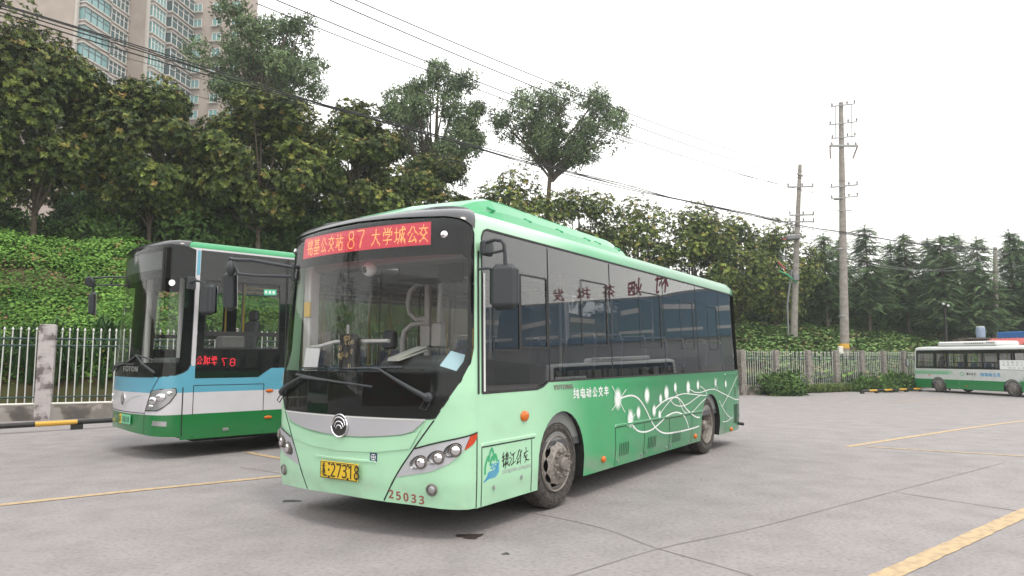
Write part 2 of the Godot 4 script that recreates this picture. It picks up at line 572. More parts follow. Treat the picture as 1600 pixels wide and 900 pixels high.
# ---------------------------------------------------------------- lettering: strokes on a 15 x 15 grid, y downwards
var GLYPH := {
	"gong": "6,1 5,4 1,8; 9,1 11,5 15,8; 7,7 3,14 12,13; 10,10 13,15",
	"jiao": "7,0 8,2; 1,3 14,3; 5,4 2,8; 10,4 13,8; 11,7 8,11 2,15; 4,7 8,11 14,15",
	"zhan": "3,0 4,2; 0,4 7,4; 2,6 3,10; 6,6 5,10; 0,12 7,10; 10,0 10,8; 10,4 15,4; 8,8 8,15 14,15 14,8 8,8",
	"ji": "1,2 14,2; 4,0 4,9; 11,0 11,9; 4,4 11,4; 4,6 11,6; 0,9 15,9; 4,9 1,12; 11,9 15,12; 7,9 7,14; 4,12 11,12; 1,15 14,15",
	"ming": "3,0 0,4; 2,3 6,3; 1,6 6,6; 3,3 3,14 6,12; 0,9 6,9; 10,0 7,5; 9,2 14,2 12,6 7,9; 9,4 11,6; 9,9 9,15 14,15 14,9 9,9",
	"da": "1,5 14,5; 7,0 7,6 5,11 1,15; 7,6 10,11 14,15",
	"xue": "3,0 4,3; 7,0 8,3; 12,0 10,3; 1,7 1,4 14,4 14,7; 4,6 11,6 8,9; 8,9 8,14 6,15; 1,11 14,11",
	"cheng": "0,5 5,5; 2,1 2,12; 0,13 5,11; 7,3 15,3; 7,3 7,10 5,15; 7,7 10,7 10,12 9,12; 11,0 12,8 15,15 15,12; 14,6 10,14; 13,0 15,2",
	"chun": "3,0 0,4 4,4 0,9 5,8; 0,14 5,12; 7,4 15,4; 8,7 8,10 14,10 14,7; 11,1 11,14 15,14 15,12",
	"dian": "2,3 2,11; 2,3 13,3 13,11; 2,7 13,7; 2,11 13,11; 7,0 7,14 15,14 15,11",
	"dong": "1,3 6,3; 0,7 7,7; 3,7 1,12 6,12; 5,10 7,13; 8,5 14,5 13,14 11,14; 11,0 11,6 7,15",
	"che": "2,3 14,3; 7,0 3,7 14,7; 0,11 15,11; 8,5 8,15",
	"zhen": "3,0 0,4; 1,4 6,4; 0,7 6,7; 3,4 3,13; 0,14 6,12; 8,2 15,2; 11,0 11,4; 9,4 9,11; 9,4 14,4 14,11; 9,6 14,6; 9,9 14,9; 7,11 15,11; 10,12 8,15; 13,12 15,15",
	"jiang": "2,1 4,3; 0,6 3,8; 1,14 5,9; 7,3 14,3; 10,3 10,13; 5,13 15,13",
	"su": "1,3 14,3; 5,0 5,5; 10,0 10,5; 2,7 12,7 11,14 9,14; 7,5 6,10 2,15; 3,9 1,12; 13,9 15,12",
	"pi": "0,4 6,4; 3,0 3,14 1,13; 0,10 6,8; 8,1 8,13 11,11; 8,6 11,6; 13,1 13,13 15,13 15,11; 15,4 13,6",
	"fa": "4,1 2,5 14,5; 11,1 13,3; 7,0 5,8 1,15; 5,8 12,8 8,13 3,15; 6,9 14,15",
	"cun": "0,4 7,4; 3,0 3,15; 3,5 0,11; 4,6 7,10; 8,4 15,4; 13,0 13,14 11,14; 9,7 10,9",
	"cha": "1,2 14,2; 5,0 5,4; 10,0 10,4; 8,3 1,9; 8,3 15,9; 3,10 13,10; 8,7 8,15 7,14; 5,11 2,14; 11,11 14,14",
	"yan": "3,0 3,8 0,15; 0,5 1,8; 6,4 5,7; 4,9 6,13; 8,2 8,14; 8,2 15,2 15,14; 8,14 15,14; 9,6 14,6; 11,3 11,8 9,12; 12,8 14,11",
	"8": "4,0 11,0 14,3 14,5 11,7 4,7 1,5 1,3 4,0; 4,7 0,10 0,13 4,15 11,15 15,13 15,10 11,7",
	"7": "0,0 15,0 15,2 9,9 8,15",
	"dot": "7,8 8,8",
	# running-hand forms on the hatch
	"zhen_brush": "4,0 0,5; 2,4 7,3; 0,8 7,6; 4,4 3,14 8,10; 9,2 15,1; 12,0 11,4; 10,4 9,12 10,11; 10,4 15,3 14,11; 10,7 14,6; 7,12 15,10; 10,12 7,16; 13,11 16,14",
	"jiang_brush": "3,1 5,3; 1,6 4,7; 0,14 6,8; 7,4 15,2; 11,3 10,12; 5,14 16,11",
	"gong_brush": "6,1 5,5 0,9; 9,0 11,3; 15,1 7,9; 12,4 11,15; 5,9 2,14 9,12",
	"jiao_brush": "8,-1 9,3; 3,5 14,3; 6,4 2,9; 11,7 5,15; 5,7 9,12 17,13",
}

func strokes(key: String) -> Array:
	var out := []
	for s in String(GLYPH[key]).split(";"):
		var line := []
		for p in s.strip_edges().split(" "):
			var q := p.split(",")
			line.append(Vector2(float(q[0]), float(q[1])))
		out.append(line)
	return out

# strokes as ribbons; place maps (x to the right, y up, offset) to a point, each piece a hair above the one before
func ribbons(mb: MB, key: String, at: Vector2, size: Vector2, thick: float, off: float, place: Callable, taper := false) -> void:
	var n := 0
	for line in strokes(key):
		for i in line.size() - 1:
			var a: Vector2 = at + Vector2(line[i].x / 15.0 * size.x, (15.0 - line[i].y) / 15.0 * size.y)
			var b: Vector2 = at + Vector2(line[i + 1].x / 15.0 * size.x, (15.0 - line[i + 1].y) / 15.0 * size.y)
			var d := (b - a).normalized()
			var l := Vector2(-d.y, d.x) * thick * 0.5
			var l2 := l * (0.45 if taper and i == line.size() - 2 else 1.0)
			a -= d * thick * 0.4
			b += d * thick * 0.4
			var o := off + n * 0.00015
			mb.face(place.call(a + l, o), place.call(b + l2, o), place.call(b - l2, o), place.call(a - l, o))
			n += 1

# the same strokes as lit dots of a matrix
func dots(mb: MB, key: String, at: Vector2, size: Vector2, nx: int, ny: int, off: float, place: Callable, mirror := false) -> void:
	var lit := {}
	for line in strokes(key):
		for i in line.size() - 1:
			var a := Vector2(line[i].x / 15.0 * (nx - 1), line[i].y / 15.0 * (ny - 1))
			var b := Vector2(line[i + 1].x / 15.0 * (nx - 1), line[i + 1].y / 15.0 * (ny - 1))
			var m := int(ceil(maxf(absf(a.x - b.x), absf(a.y - b.y)))) + 1
			for k in m + 1:
				var p := a.lerp(b, float(k) / m)
				lit[Vector2i(clampi(roundi(p.x), 0, nx - 1), clampi(roundi(p.y), 0, ny - 1))] = true
	var r := Vector2(size.x / nx, size.y / ny) * 0.42
	for c in lit:
		var cx: float = c.x if not mirror else nx - 1 - c.x
		var p := at + Vector2((cx + 0.5) / nx * size.x, size.y - (c.y + 0.5) / ny * size.y)
		mb.face(place.call(p + Vector2(-r.x, -r.y), off), place.call(p + Vector2(r.x, -r.y), off), place.call(p + r, off), place.call(p + Vector2(-r.x, r.y), off))

func words(text: String, height: float, m: Material, called: String, parent: Node, at: Vector3, turn: float, squeeze := 1.0, bold := true, deep := 0.004) -> MeshInstance3D:
	var f := SystemFont.new()
	f.font_names = PackedStringArray(["Droid Sans"])
	f.font_weight = 700 if bold else 400
	var t := TextMesh.new()
	t.text = text
	t.font = f
	t.font_size = 64
	t.pixel_size = height / 46.0
	t.depth = deep
	var o := MeshInstance3D.new()
	o.name = called
	o.mesh = t
	o.material_override = m
	o.position = at
	o.rotation.y = turn
	o.scale = Vector3(squeeze, 1, 1)
	parent.add_child(o, true)
	return o

# ---------------------------------------------------------------- wheels
var wheel_cache := {}
func make_wheel(parent: Node3D, at: Vector3, r: float, side: float, dished: bool, width := 0.25) -> void:
	var key := "%s %s %s" % [r, side, dished]
	if wheel_cache.has(key):
		var c: Node3D = wheel_cache[key].duplicate()
		c.name = "wheel"
		parent.add_child(c, true)
		c.position = at
		return
	var w := Node3D.new()
	w.name = "wheel"
	parent.add_child(w, true)
	w.position = at
	wheel_cache[key] = w
	var b := Basis(Vector3(0, 0, 1), -side * PI / 2)      # the lathe's y axis points outwards
	var t := MB.new()
	var rr := r * 0.615
	t.lathe([Vector2(rr, -width * 0.9), Vector2(r * 0.93, -width * 0.92), Vector2(r * 0.985, -width * 0.8), Vector2(r, -width * 0.68), Vector2(r, -width * 0.27), Vector2(r * 0.985, -width * 0.14), Vector2(r * 0.94, -0.012), Vector2(r * 0.9, 0.0), Vector2(r * 0.88, -0.004), Vector2(r * 0.86, 0.004), Vector2(r * 0.78, 0.008), Vector2(r * 0.77, 0.002), Vector2(r * 0.68, -0.008), Vector2(rr * 0.99, -0.03)], Vector3.ZERO, b, 48)
	for g in [0.3, 0.42, 0.54, 0.66]:
		t.lathe([Vector2(r * 1.001, -width * g - 0.006), Vector2(r * 1.004, -width * g), Vector2(r * 1.001, -width * g + 0.006)], Vector3.ZERO, b, 48)
	part("tyre", t, M.tyre, w)
	var m := MB.new()
	var holes := 10
	var prof: Array
	if dished:
		prof = [Vector2(rr * 1.04, -0.012), Vector2(rr * 1.0, 0.004), Vector2(rr * 0.95, -0.006), Vector2(rr * 0.9, -0.06), Vector2(rr * 0.84, -0.16), Vector2(rr * 0.5, -0.17), Vector2(rr * 0.4, -0.12), Vector2(rr * 0.3, -0.11), Vector2(0.0, -0.11)]
		m.lathe(prof, Vector3.ZERO, b, 40)
	else:
		m.lathe([Vector2(rr * 1.04, -0.012), Vector2(rr * 1.0, 0.006), Vector2(rr * 0.955, -0.004), Vector2(rr * 0.93, -0.03)], Vector3.ZERO, b, 40)
		# the disc, holed between its outer rim and its raised middle
		var seg := 6
		for k in holes:
			for q in seg:
				var a0 := TAU * (k + float(q) / seg) / holes
				var a1 := TAU * (k + float(q + 1) / seg) / holes
				var f0 := sin(PI * float(q) / seg)
				var f1 := sin(PI * float(q + 1) / seg)
				var lo0 := rr * (0.80 - 0.055 * f0)
				var lo1 := rr * (0.80 - 0.055 * f1)
				var hi0 := rr * (0.80 + 0.065 * f0)
				var hi1 := rr * (0.80 + 0.065 * f1)
				for ring in [[rr * 0.94, hi0, hi1, 1], [0.0, lo0, lo1, 0]]:
					var P := func(a: float, rad: float) -> Vector3:
						var h := -0.03 + 0.075 * smoothstep(0.95, 0.62, rad / rr)
						return b * Vector3(cos(a) * rad, h, sin(a) * rad)
					var n0 := (b * (Vector3(cos(a0) * 0.35, 1, sin(a0) * 0.35))).normalized()
					var n1 := (b * (Vector3(cos(a1) * 0.35, 1, sin(a1) * 0.35))).normalized()
					if ring[3] == 1:
						m.quads(P.call(a0, ring[0]), P.call(a1, ring[0]), P.call(a1, ring[2]), P.call(a0, ring[1]), n0, n1, n1, n0)
					else:
						m.quads(P.call(a0, rr * 0.6), P.call(a1, rr * 0.6), P.call(a1, ring[2]), P.call(a0, ring[1]), n0, n1, n1, n0)
		m.lathe([Vector2(rr * 0.605, 0.044), Vector2(rr * 0.57, 0.054), Vector2(rr * 0.36, 0.054), Vector2(rr * 0.35, 0.03)], Vector3.ZERO, b, 32)
	part("rim", m, M.rim_metal, w)
	var d := MB.new()
	d.lathe([Vector2(rr * 0.95, -0.13), Vector2(0.0, -0.13)], Vector3.ZERO, b, 20)
	part("brake_drum", d, M.underbody, w)
	var h := MB.new()
	if not dished:
		h.lathe([Vector2(rr * 0.35, 0.03), Vector2(rr * 0.33, 0.06), Vector2(rr * 0.27, 0.065), Vector2(rr * 0.26, 0.095), Vector2(rr * 0.2, 0.115), Vector2(0.0, 0.12)], Vector3.ZERO, b, 24)
	else:
		h.lathe([Vector2(rr * 0.3, -0.11), Vector2(rr * 0.27, -0.03), Vector2(rr * 0.22, -0.01), Vector2(0.0, -0.008)], Vector3.ZERO, b, 20)
	part("hub", h, M.hub_dark if not dished else M.rim_metal, w)
	for k in 10:
		var a := TAU * (k + 0.5) / 10
		var nb := MB.new()
		nb.lathe([Vector2(0.02, 0.0), Vector2(0.02, 0.028), Vector2(0.012, 0.034), Vector2(0.011, 0.05), Vector2(0.0, 0.05)], Vector3.ZERO, b, 6)
		part("wheel_nut", nb, M.rim_metal if k % 3 else M.hub_dark, w, b * Vector3(cos(a) * rr * 0.47, 0.054 if not dished else -0.165, sin(a) * rr * 0.47))

# ---------------------------------------------------------------- things that every bus has
func seats(bus: Node3D, rows: Array, floor_y: float, half: float) -> void:
	var s := MB.new()
	s.rbox(Vector3(0, 0.43, 0), Vector3(0.42, 0.06, 0.42), 0.02)
	s.rbox(Vector3(0, 0.78, -0.22), Vector3(0.42, 0.72, 0.07), 0.03, Basis(Vector3.RIGHT, -0.14))
	var l := MB.new()
	l.box(Vector3(0, 0.2, 0), Vector3(0.06, 0.42, 0.3))
	var hnd := MB.new()
	hnd.tube([Vector3(-0.18, 1.1, -0.27), Vector3(-0.16, 1.19, -0.28), Vector3(0.16, 1.19, -0.28), Vector3(0.18, 1.1, -0.27)], 0.014, -1, 6)
	var sm := s.mesh()
	var lm := l.mesh()
	var hm := hnd.mesh()
	for z in rows:
		for x in [-half + 0.3, half - 0.3]:
			var seat := part("seat", sm, M.seat_blue, bus, Vector3(x, floor_y, z))
			part("seat_leg", lm, M.interior_grey, seat)
			part("grab_handle", hm, M.rail_grey, seat)

func steering(bus: Node3D, at: Vector3) -> void:
	var w := MB.new()
	var ring := []
	var b := Basis(Vector3.RIGHT, -0.95)
	for i in 25:
		var a := TAU * i / 24.0
		ring.append(b * Vector3(cos(a) * 0.22, sin(a) * 0.22, 0))
	w.tube(ring, 0.016, -1, 6, false)
	w.tube([b * Vector3(-0.21, 0, 0), b * Vector3(0, 0, -0.03), b * Vector3(0.21, 0, 0)], 0.014, -1, 5)
	w.tube([b * Vector3(0, 0, -0.03), Vector3(0, -0.3, 0.25)], 0.035, -1, 8)
	part("steering_wheel", w, M.mirror_plastic, bus, at)

func driver_seat(bus: Node3D, at: Vector3) -> void:
	var s := MB.new()
	s.rbox(Vector3(0, 0.45, 0), Vector3(0.5, 0.14, 0.48), 0.05)
	s.rbox(Vector3(0, 0.85, -0.25), Vector3(0.48, 0.72, 0.12), 0.05, Basis(Vector3.RIGHT, -0.15))
	s.rbox(Vector3(0, 1.3, -0.31), Vector3(0.3, 0.2, 0.1), 0.045, Basis(Vector3.RIGHT, -0.15))
	s.box(Vector3(0, 0.2, 0), Vector3(0.3, 0.4, 0.3))
	part("driver_seat", s, M.interior_dark, bus, at)

func floor_and_inside(bus: Node3D, z0: float, z1: float, floor_y: float, half: float, belt: float, roof: float) -> void:
	var zc := (z0 + z1) / 2
	var f := MB.new()
	f.box(Vector3(0, floor_y - 0.04, zc), Vector3(half * 2, 0.08, absf(z1 - z0)))
	part("cabin_floor", f, M.interior_floor, bus)
	var c := MB.new()
	c.box(Vector3(0, roof - 0.02, zc), Vector3(half * 2 - 0.1, 0.03, absf(z1 - z0) - 0.1))
	part("cabin_ceiling", c, M.interior_grey, bus)
	for sg in [-1.0, 1.0]:
		var l := MB.new()
		l.box(Vector3(sg * (half - 0.01), (floor_y + belt) / 2, zc), Vector3(0.02, belt - floor_y, absf(z1 - z0)))
		part("wall_lining", l, M.interior_grey, bus)
	var u := MB.new()
	u.box(Vector3(0, 0.41, zc), Vector3(half * 1.56, 0.36, absf(z1 - z0) - 0.6))  # slab added and widened to deepen the shadow under the bus
	part("underbody", u, M.underbody, bus)

func rails(bus: Node3D, xs: Array, zs: Array, floor_y: float, roof: float, m: Material = null) -> void:
	if m == null:
		m = M.yellow_plastic
	for x in xs:
		for z in zs:
			var p := MB.new()
			p.tube([Vector3(x, floor_y, z), Vector3(x, roof, z)], 0.017, -1, 6)
			part("grab_pole", p, m, bus)
		var h := MB.new()
		h.tube([Vector3(x, roof - 0.22, zs[0]), Vector3(x, roof - 0.22, zs[zs.size() - 1])], 0.016, -1, 6)
		part("grab_rail", h, m, bus)

# a wing mirror: housing with its glass on the rear face
func mirror_head(bus: Node3D, at: Vector3, size: Vector3, turn: Vector3) -> MeshInstance3D:
	var h := MB.new()
	h.rbox(Vector3.ZERO, size, size.z * 0.4)
	var o := part("side_mirror", h, M.mirror_plastic, bus, at)
	o.rotation = turn
	var g := MB.new()
	g.box(Vector3(0, 0, -size.z * 0.5 - 0.003), Vector3(size.x * 0.8, size.y * 0.86, 0.004))
	part("mirror_glass", g, M.mirror_face, o)
	return o

func roof_cap(mb: MB, sh: Shell, crown: float, color) -> void:
	var n := 160
	var rows := [1.0, 0.8, 0.5, 0.0]
	var pts := []
	for i in n:
		pts.append(sh.at(-sh.total + 2 * sh.total * i / n, sh.vend))
	var zc := (sh.zf + sh.zr) / 2
	for i in n:
		for k in 3:
			var q := []
			var cc := []
			for w in [[i, k], [(i + 1) % n, k], [(i + 1) % n, k + 1], [i, k + 1]]:
				var p: Vector3 = pts[w[0]]
				var f: float = rows[w[1]]
				var e := Vector3(p.x * f, p.y + crown * (1 - f * f), p.z if w[1] == 0 else zc + (p.z - zc) * lerpf(0.96, 1.0, f))
				q.append(e)
				cc.append(color.call(e))
			var up := Vector3(0, 1, 0)
			mb.tric(q[0], q[1], q[2], up, up, up, cc[0], cc[1], cc[2])
			mb.tric(q[0], q[2], q[3], up, up, up, cc[0], cc[2], cc[3])

# ---------------------------------------------------------------- the green city bus
func green_bus() -> void:
	var sh := Shell.new(2.55, 2.01, -6.93, 0.16, 1.02, 0.44, 0.04, 1.08, 0.18, [Vector2(0.2, 0.03), Vector2(0.5, 0.0), Vector2(1.3, 0.0), Vector2(2.8, 0.045)], 0.07, 2.82, 0.2, 0.2)
	var bus := thing("city_bus", "pale to mid green city bus with lit red destination display and white swirls", "bus", Vector3(-0.509, 0, -8.346), deg_to_rad(-33.67))
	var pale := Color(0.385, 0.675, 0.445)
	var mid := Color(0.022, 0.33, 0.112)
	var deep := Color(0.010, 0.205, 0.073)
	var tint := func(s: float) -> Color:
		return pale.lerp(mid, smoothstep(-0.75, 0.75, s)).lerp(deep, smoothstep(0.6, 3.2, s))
	var grime := FastNoiseLite.new()
	grime.seed = 8; grime.frequency = 1.6; grime.fractal_octaves = 4
	var col := func(p: Vector2) -> Color:
		var s := absf(p.x) - sh.seam - 1.57
		var wheel := maxf(smoothstep(1.1, 0.45, absf(s - 0.35)), smoothstep(1.2, 0.45, absf(s - 5.4)))
		var d := clampf(grime.get_noise_2d(p.x * 1.5, p.y * 3.0) * 0.9 + 0.25, 0, 1) * (smoothstep(0.62, 0.26, p.y) * (0.45 + 0.6 * wheel) + 0.10)
		return tint.call(s).lerp(Color(0.30, 0.29, 0.265), clampf(d, 0, 0.6))
	var S := func(list: Array) -> PackedVector2Array:
		var o := PackedVector2Array()
		for i in range(0, list.size(), 2):
			o.append(sh.side(list[i], list[i + 1]))
		return o
	# outlines on the front, x outwards from the middle
	var scr_half := PV([0, 2.975, 0.57, 2.96, 1.10, 2.93, 1.27, 2.90, 1.36, 2.85, 1.405, 2.76, 1.40, 1.70, 1.363, 1.563, 1.268, 1.40, 1.15, 1.233, 1.04, 1.073, 0.98, 1.066, 0, 1.066])
	var scr := PackedVector2Array()
	for p in scr_half:
		scr.append(p)
	for i in range(scr_half.size() - 2, 0, -1):
		scr.append(Vector2(-scr_half[i].x, scr_half[i].y))
	var clear := PV([-1.27, 2.555, 1.27, 2.555, 1.335, 2.50, 1.335, 1.72, 1.29, 1.56, 1.235, 1.478, -1.235, 1.478, -1.29, 1.56, -1.335, 1.72, -1.335, 2.50])
	var led := PV([-0.945, 2.655, 0.935, 2.655, 0.935, 2.885, -0.945, 2.885])
	# side openings
	var band = S.call([-1.49, 1.287, -0.53, 1.287, -0.41, 1.31, -0.30, 1.36, 6.84, 1.365, 6.84, 2.785, -1.40, 2.825, -1.46, 2.80, -1.49, 2.74])
	var fa := arch(sh.side(-0.01, 0.50), 0.50, 0.53, 0.0)
	var ra := arch(sh.side(5.06, 0.47), 0.50, 0.52, 0.0)
	var fa2 := arch(sh.side(-0.01, 0.50), 0.50, 0.53, 0.26)
	var ra2 := arch(sh.side(5.06, 0.47), 0.50, 0.52, 0.26)
	var door = S.call([-1.40, 0.42, -0.55, 0.42, -0.55, 2.79, -1.40, 2.79])       # front door, far side
	# front bodywork
	var front := PackedVector2Array()
	var bottom := [Vector2(-1.445, 0.27), Vector2(-1.36, 0.272), Vector2(-0.83, 0.305), Vector2(0, 0.33), Vector2(0.83, 0.305), Vector2(1.36, 0.272), Vector2(1.445, 0.27)]
	for p in bottom:
		front.append(p)
	front.append(Vector2(1.445, sh.vend)); front.append(Vector2(-1.445, sh.vend))
	var mb := MB.new()
	var hollows := [scr]
	for sg in [1.0, -1.0]:
		for el in bowl_outlines(sg):
			hollows.append(el)
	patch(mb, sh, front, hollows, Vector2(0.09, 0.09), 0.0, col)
	part("front_bodywork", mb, M.paint, bus)
	# the sides
	for sg in [1, -1]:
		var poly := PV([sh.seam, 0.265, sh.seam, sh.vend, sh.total - 1.28, sh.vend, sh.total - 1.28, 0.255])
		var holes := [band, fa, ra]
		if sg < 0:
			poly = mirrored(poly)
			holes = holes.map(func(h): return mirrored(h))
		mb = MB.new()
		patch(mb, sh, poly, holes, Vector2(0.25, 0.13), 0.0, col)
		mb.col = Color(0.02, 0.022, 0.02)
		for h in [band, fa2, ra2]:
			rim(mb, sh, h if sg > 0 else mirrored(h), 0.0, -0.035, 0 if h == band else 1)
		part("side_panel", mb, M.paint, bus)
		for w in [fa2, ra2]:
			var well := MB.new()
			rim(well, sh, w if sg > 0 else mirrored(w), -0.03, -0.5, 1)
			part("wheel_well", well, M.underbody, bus)
	mb = MB.new()
	patch(mb, sh, PV([sh.total - 1.28, 0.255, sh.total - 1.28, sh.vend, sh.total, sh.vend, sh.total, 0.28]), [band], Vector2(0.12, 0.15), 0.0, col)
	patch(mb, sh, mirrored(PV([sh.total - 1.28, 0.255, sh.total - 1.28, sh.vend, sh.total, sh.vend, sh.total, 0.28])), [], Vector2(0.12, 0.15), 0.0, col)
	part("rear_bodywork", mb, M.paint, bus)
	mb = MB.new()
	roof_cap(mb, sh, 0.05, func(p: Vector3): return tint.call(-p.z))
	part("roof", mb, M.paint, bus)
	# glossy black cap over the windscreen, carried round onto the roof edge
	mb = MB.new()
	patch(mb, sh, PV([-1.405, 2.80, -1.36, 2.835, -1.27, 2.886, -1.10, 2.918, -0.57, 2.948, 0, 2.963, 0.57, 2.948, 1.10, 2.918, 1.27, 2.886, 1.36, 2.835, 1.405, 2.80, 1.425, 2.92, 1.43, 3.02, 1.43, sh.vend, -1.43, sh.vend, -1.43, 3.02, -1.425, 2.92]), [], Vector2(0.07, 0.04), 0.010)
	for i in 40:
		var q := []
		for w in [[i, 0], [i + 1, 0], [i + 1, 1], [i, 1]]:
			var p := sh.at(lerpf(-1.43, 1.43, w[0] / 40.0), sh.vend) + Vector3(0, 0.010, 0)
			q.append(p if w[1] == 0 else Vector3(p.x * 0.97, p.y + 0.035, minf(p.z, 1.58)))
		mb.quads(q[0], q[1], q[2], q[3], Vector3(0, 1, 0.2).normalized(), Vector3(0, 1, 0.2).normalized(), Vector3.UP, Vector3.UP)
	part("front_cap", mb, M.cap_black, bus)
	# windscreen: black surround behind one curved pane
	mb = MB.new()
	patch(mb, sh, scr, [clear, led], Vector2(0.09, 0.09), -0.010)
	part("windscreen_surround", mb, M.mask, bus)
	mb = MB.new()
	patch(mb, sh, scr, [], Vector2(0.09, 0.09), -0.001)
	part("windscreen", mb, M.windscreen, bus)
	mb = MB.new()
	for i in scr.size():
		strip(mb, sh, [scr[i], scr[(i + 1) % scr.size()]], 0.012, 0.0025)
	part("windscreen_seal", mb, M.rubber, bus)
	# destination display
	mb = MB.new()
	patch(mb, sh, led, [], Vector2(0.1, 0.12), -0.016)
	var board := part("destination_display", mb, M.led_board, bus)
	mb = MB.new()
	var on_shell := func(p: Vector2, o: float) -> Vector3: return sh.on(p, o)
	var x := -0.845
	for k in ["ming", "ji", "gong", "jiao", "zhan"]:
		dots(mb, k, Vector2(x, 2.683), Vector2(0.122, 0.172), 13, 16, -0.0125, on_shell)
		x += 0.136
	for k in ["8", "7"]:
		dots(mb, k, Vector2(x + 0.06, 2.683), Vector2(0.098, 0.180), 9, 16, -0.0125, on_shell)
		x += 0.135
	x += 0.115
	for k in ["da", "xue", "cheng", "gong"]:
		dots(mb, k, Vector2(x, 2.683), Vector2(0.132, 0.172), 13, 16, -0.0125, on_shell)
		x += 0.148
	dots(mb, "jiao", Vector2(x - 0.02, 2.683), Vector2(0.12, 0.172), 13, 16, -0.0125, on_shell)
	part("lit_characters", mb, M.led_dot, board)
	for q in [Vector2(1.085, 2.74), Vector2(-1.147, 2.765)]:
		mb = MB.new()
		mb.lathe([Vector2(0.034, 0.0), Vector2(0.034, 0.012), Vector2(0.026, 0.016), Vector2(0.0, 0.022)], sh.on(q, -0.002), basis_to(sh.normal(q.x, q.y)), 18)
		part("marker_lamp", mb, M.chrome, bus)
	# silver panel with the badge
	var sil := PV([-0.945, 1.052, -0.87, 0.985, -0.80, 0.958, -0.529, 0.913, -0.26, 0.89, 0, 0.881, 0.26, 0.883, 0.529, 0.90, 0.726, 0.925, 0.83, 0.955, 0.945, 1.052])
	mb = MB.new()
	patch(mb, sh, sil, [], Vector2(0.09, 0.06), 0.018)
	rim(mb, sh, sil, 0.018, -0.005)
	part("silver_panel", mb, M.silver, bus)
	mb = MB.new()
	strip(mb, sh, [Vector2(-0.955, 1.058), Vector2(0.955, 1.058)], 0.014, 0.022)
	part("panel_trim", mb, M.white, bus)
	var bp := sh.on(Vector2(0.01, 0.972), 0.019)
	var bb := basis_to(sh.normal(0.01, 0.972))
	mb = MB.new()
	mb.lathe([Vector2(0.112, 0.0), Vector2(0.112, 0.012), Vector2(0.106, 0.02), Vector2(0.098, 0.014)], bp, bb, 40)
	var badge := part("badge", mb, M.chrome, bus)
	mb = MB.new()
	mb.lathe([Vector2(0.099, 0.012), Vector2(0.0, 0.014)], bp, bb, 36)
	part("badge_face", mb, M.black_gloss, badge)
	mb = MB.new()
	var fr := Basis(bb.x, bb.z * -1.0, bb.y)
	fr = frame_on(sh, Vector2(0.01, 0.972))
	for k in 4:
		var R: float = [0.082, 0.058, 0.036, 0.016][k]
		var lift: float = [0.0, -0.016, -0.03, -0.042][k]
		var arc := []
		for i in 15:
			var a := PI * (0.02 + 0.96 * i / 14.0)
			arc.append(bp + fr * Vector3(cos(a) * R, sin(a) * R * 0.95 + lift, 0.017))
		if k < 3:
			mb.tube(arc, 0.0075, -1, 6)
	part("badge_arcs", mb, M.chrome, badge)
	# seams of the bumper
	mb = MB.new()
	for sg in [1.0, -1.0]:
		for line in [smooth(VL([sg * 1.03, 1.055, sg * 0.975, 0.985, sg * 0.844, 0.812, sg * 0.673, 0.576, sg * 0.528, 0.322])), [Vector2(sg * 1.452, 0.272), Vector2(sg * 1.452, 0.935)]]:
			mb = MB.new()
			strip(mb, sh, line, 0.014, 0.002, 0.04)
			part("bumper_seam", mb, M.seam, bus)
	# a soft fold under the silver panel and the recess round the plate
	mb = MB.new()
	patch(mb, sh, PV([-0.80, 0.80, -0.45, 0.752, 0, 0.735, 0.45, 0.752, 0.80, 0.80, 0.94, 1.03, 0.86, 0.945, 0.72, 0.91, 0.26, 0.866, -0.26, 0.868, -0.72, 0.915, -0.86, 0.945, -0.94, 1.03]), [], Vector2(0.08, 0.06), 0.011, col)
	rim(mb, sh, PV([-0.80, 0.80, -0.45, 0.752, 0, 0.735, 0.45, 0.752, 0.80, 0.80]), 0.011, -0.01)
	rim(mb, sh, PV([-0.36, 0.665, 0.44, 0.672, 0.44, 0.655, -0.36, 0.648]), 0.008, -0.01)
	patch(mb, sh, PV([-0.36, 0.648, 0.44, 0.655, 0.44, 0.672, -0.36, 0.665]), [], Vector2(0.1, 0.05), 0.008, col)
	part("bumper_fold", mb, M.paint, bus)
	# number plate
	var pc := sh.on(Vector2(0.02, 0.553), 0.03)
	var pf := frame_on(sh, Vector2(0.02, 0.553))
	mb = MB.new()
	mb.rbox(pc, Vector3(0.50, 0.162, 0.014), 0.006, pf)
	var plate := part("number_plate", mb, M.plate_yellow, bus)
	mb = MB.new()
	for e in [[0, 0.073, 0.48, 0.005], [0, -0.073, 0.48, 0.005], [-0.241, 0, 0.005, 0.145], [0.241, 0, 0.005, 0.145]]:
		mb.box(pc + pf * Vector3(e[0], e[1], 0.0075), Vector3(e[2], e[3], 0.003), pf)
	for e in [-0.125, 0.125]:
		for h in [0.058, -0.062]:
			mb.lathe([Vector2(0.012, 0.0), Vector2(0.010, 0.006), Vector2(0.0, 0.008)], pc + pf * Vector3(e, h, 0.007), basis_to(pf.z), 10)
	part("plate_border", mb, M.black_print, plate)
	mb = MB.new()
	ribbons(mb, "su", Vector2(-0.228, -0.05), Vector2(0.056, 0.105), 0.0052, 0.0085, func(p: Vector2, o: float): return pc + pf * Vector3(p.x, p.y, o))
	part("plate_character", mb, M.black_print, plate)
	var pw := words("L·27318", 0.125, M.black_print, "plate_number", plate, pc + pf * Vector3(0.030, 0, 0.008), 0.0, 0.87, false)
	pw.basis = pf * Basis.from_scale(Vector3(0.80, 1, 1))
	# sticker, fleet number
	mb = MB.new()
	patch(mb, sh, PV([0.372, 0.664, 0.452, 0.664, 0.452, 0.742, 0.372, 0.742]), [], Vector2(0.1, 0.1), 0.003)
	var st := part("sticker", mb, M.sticker_blue, bus)
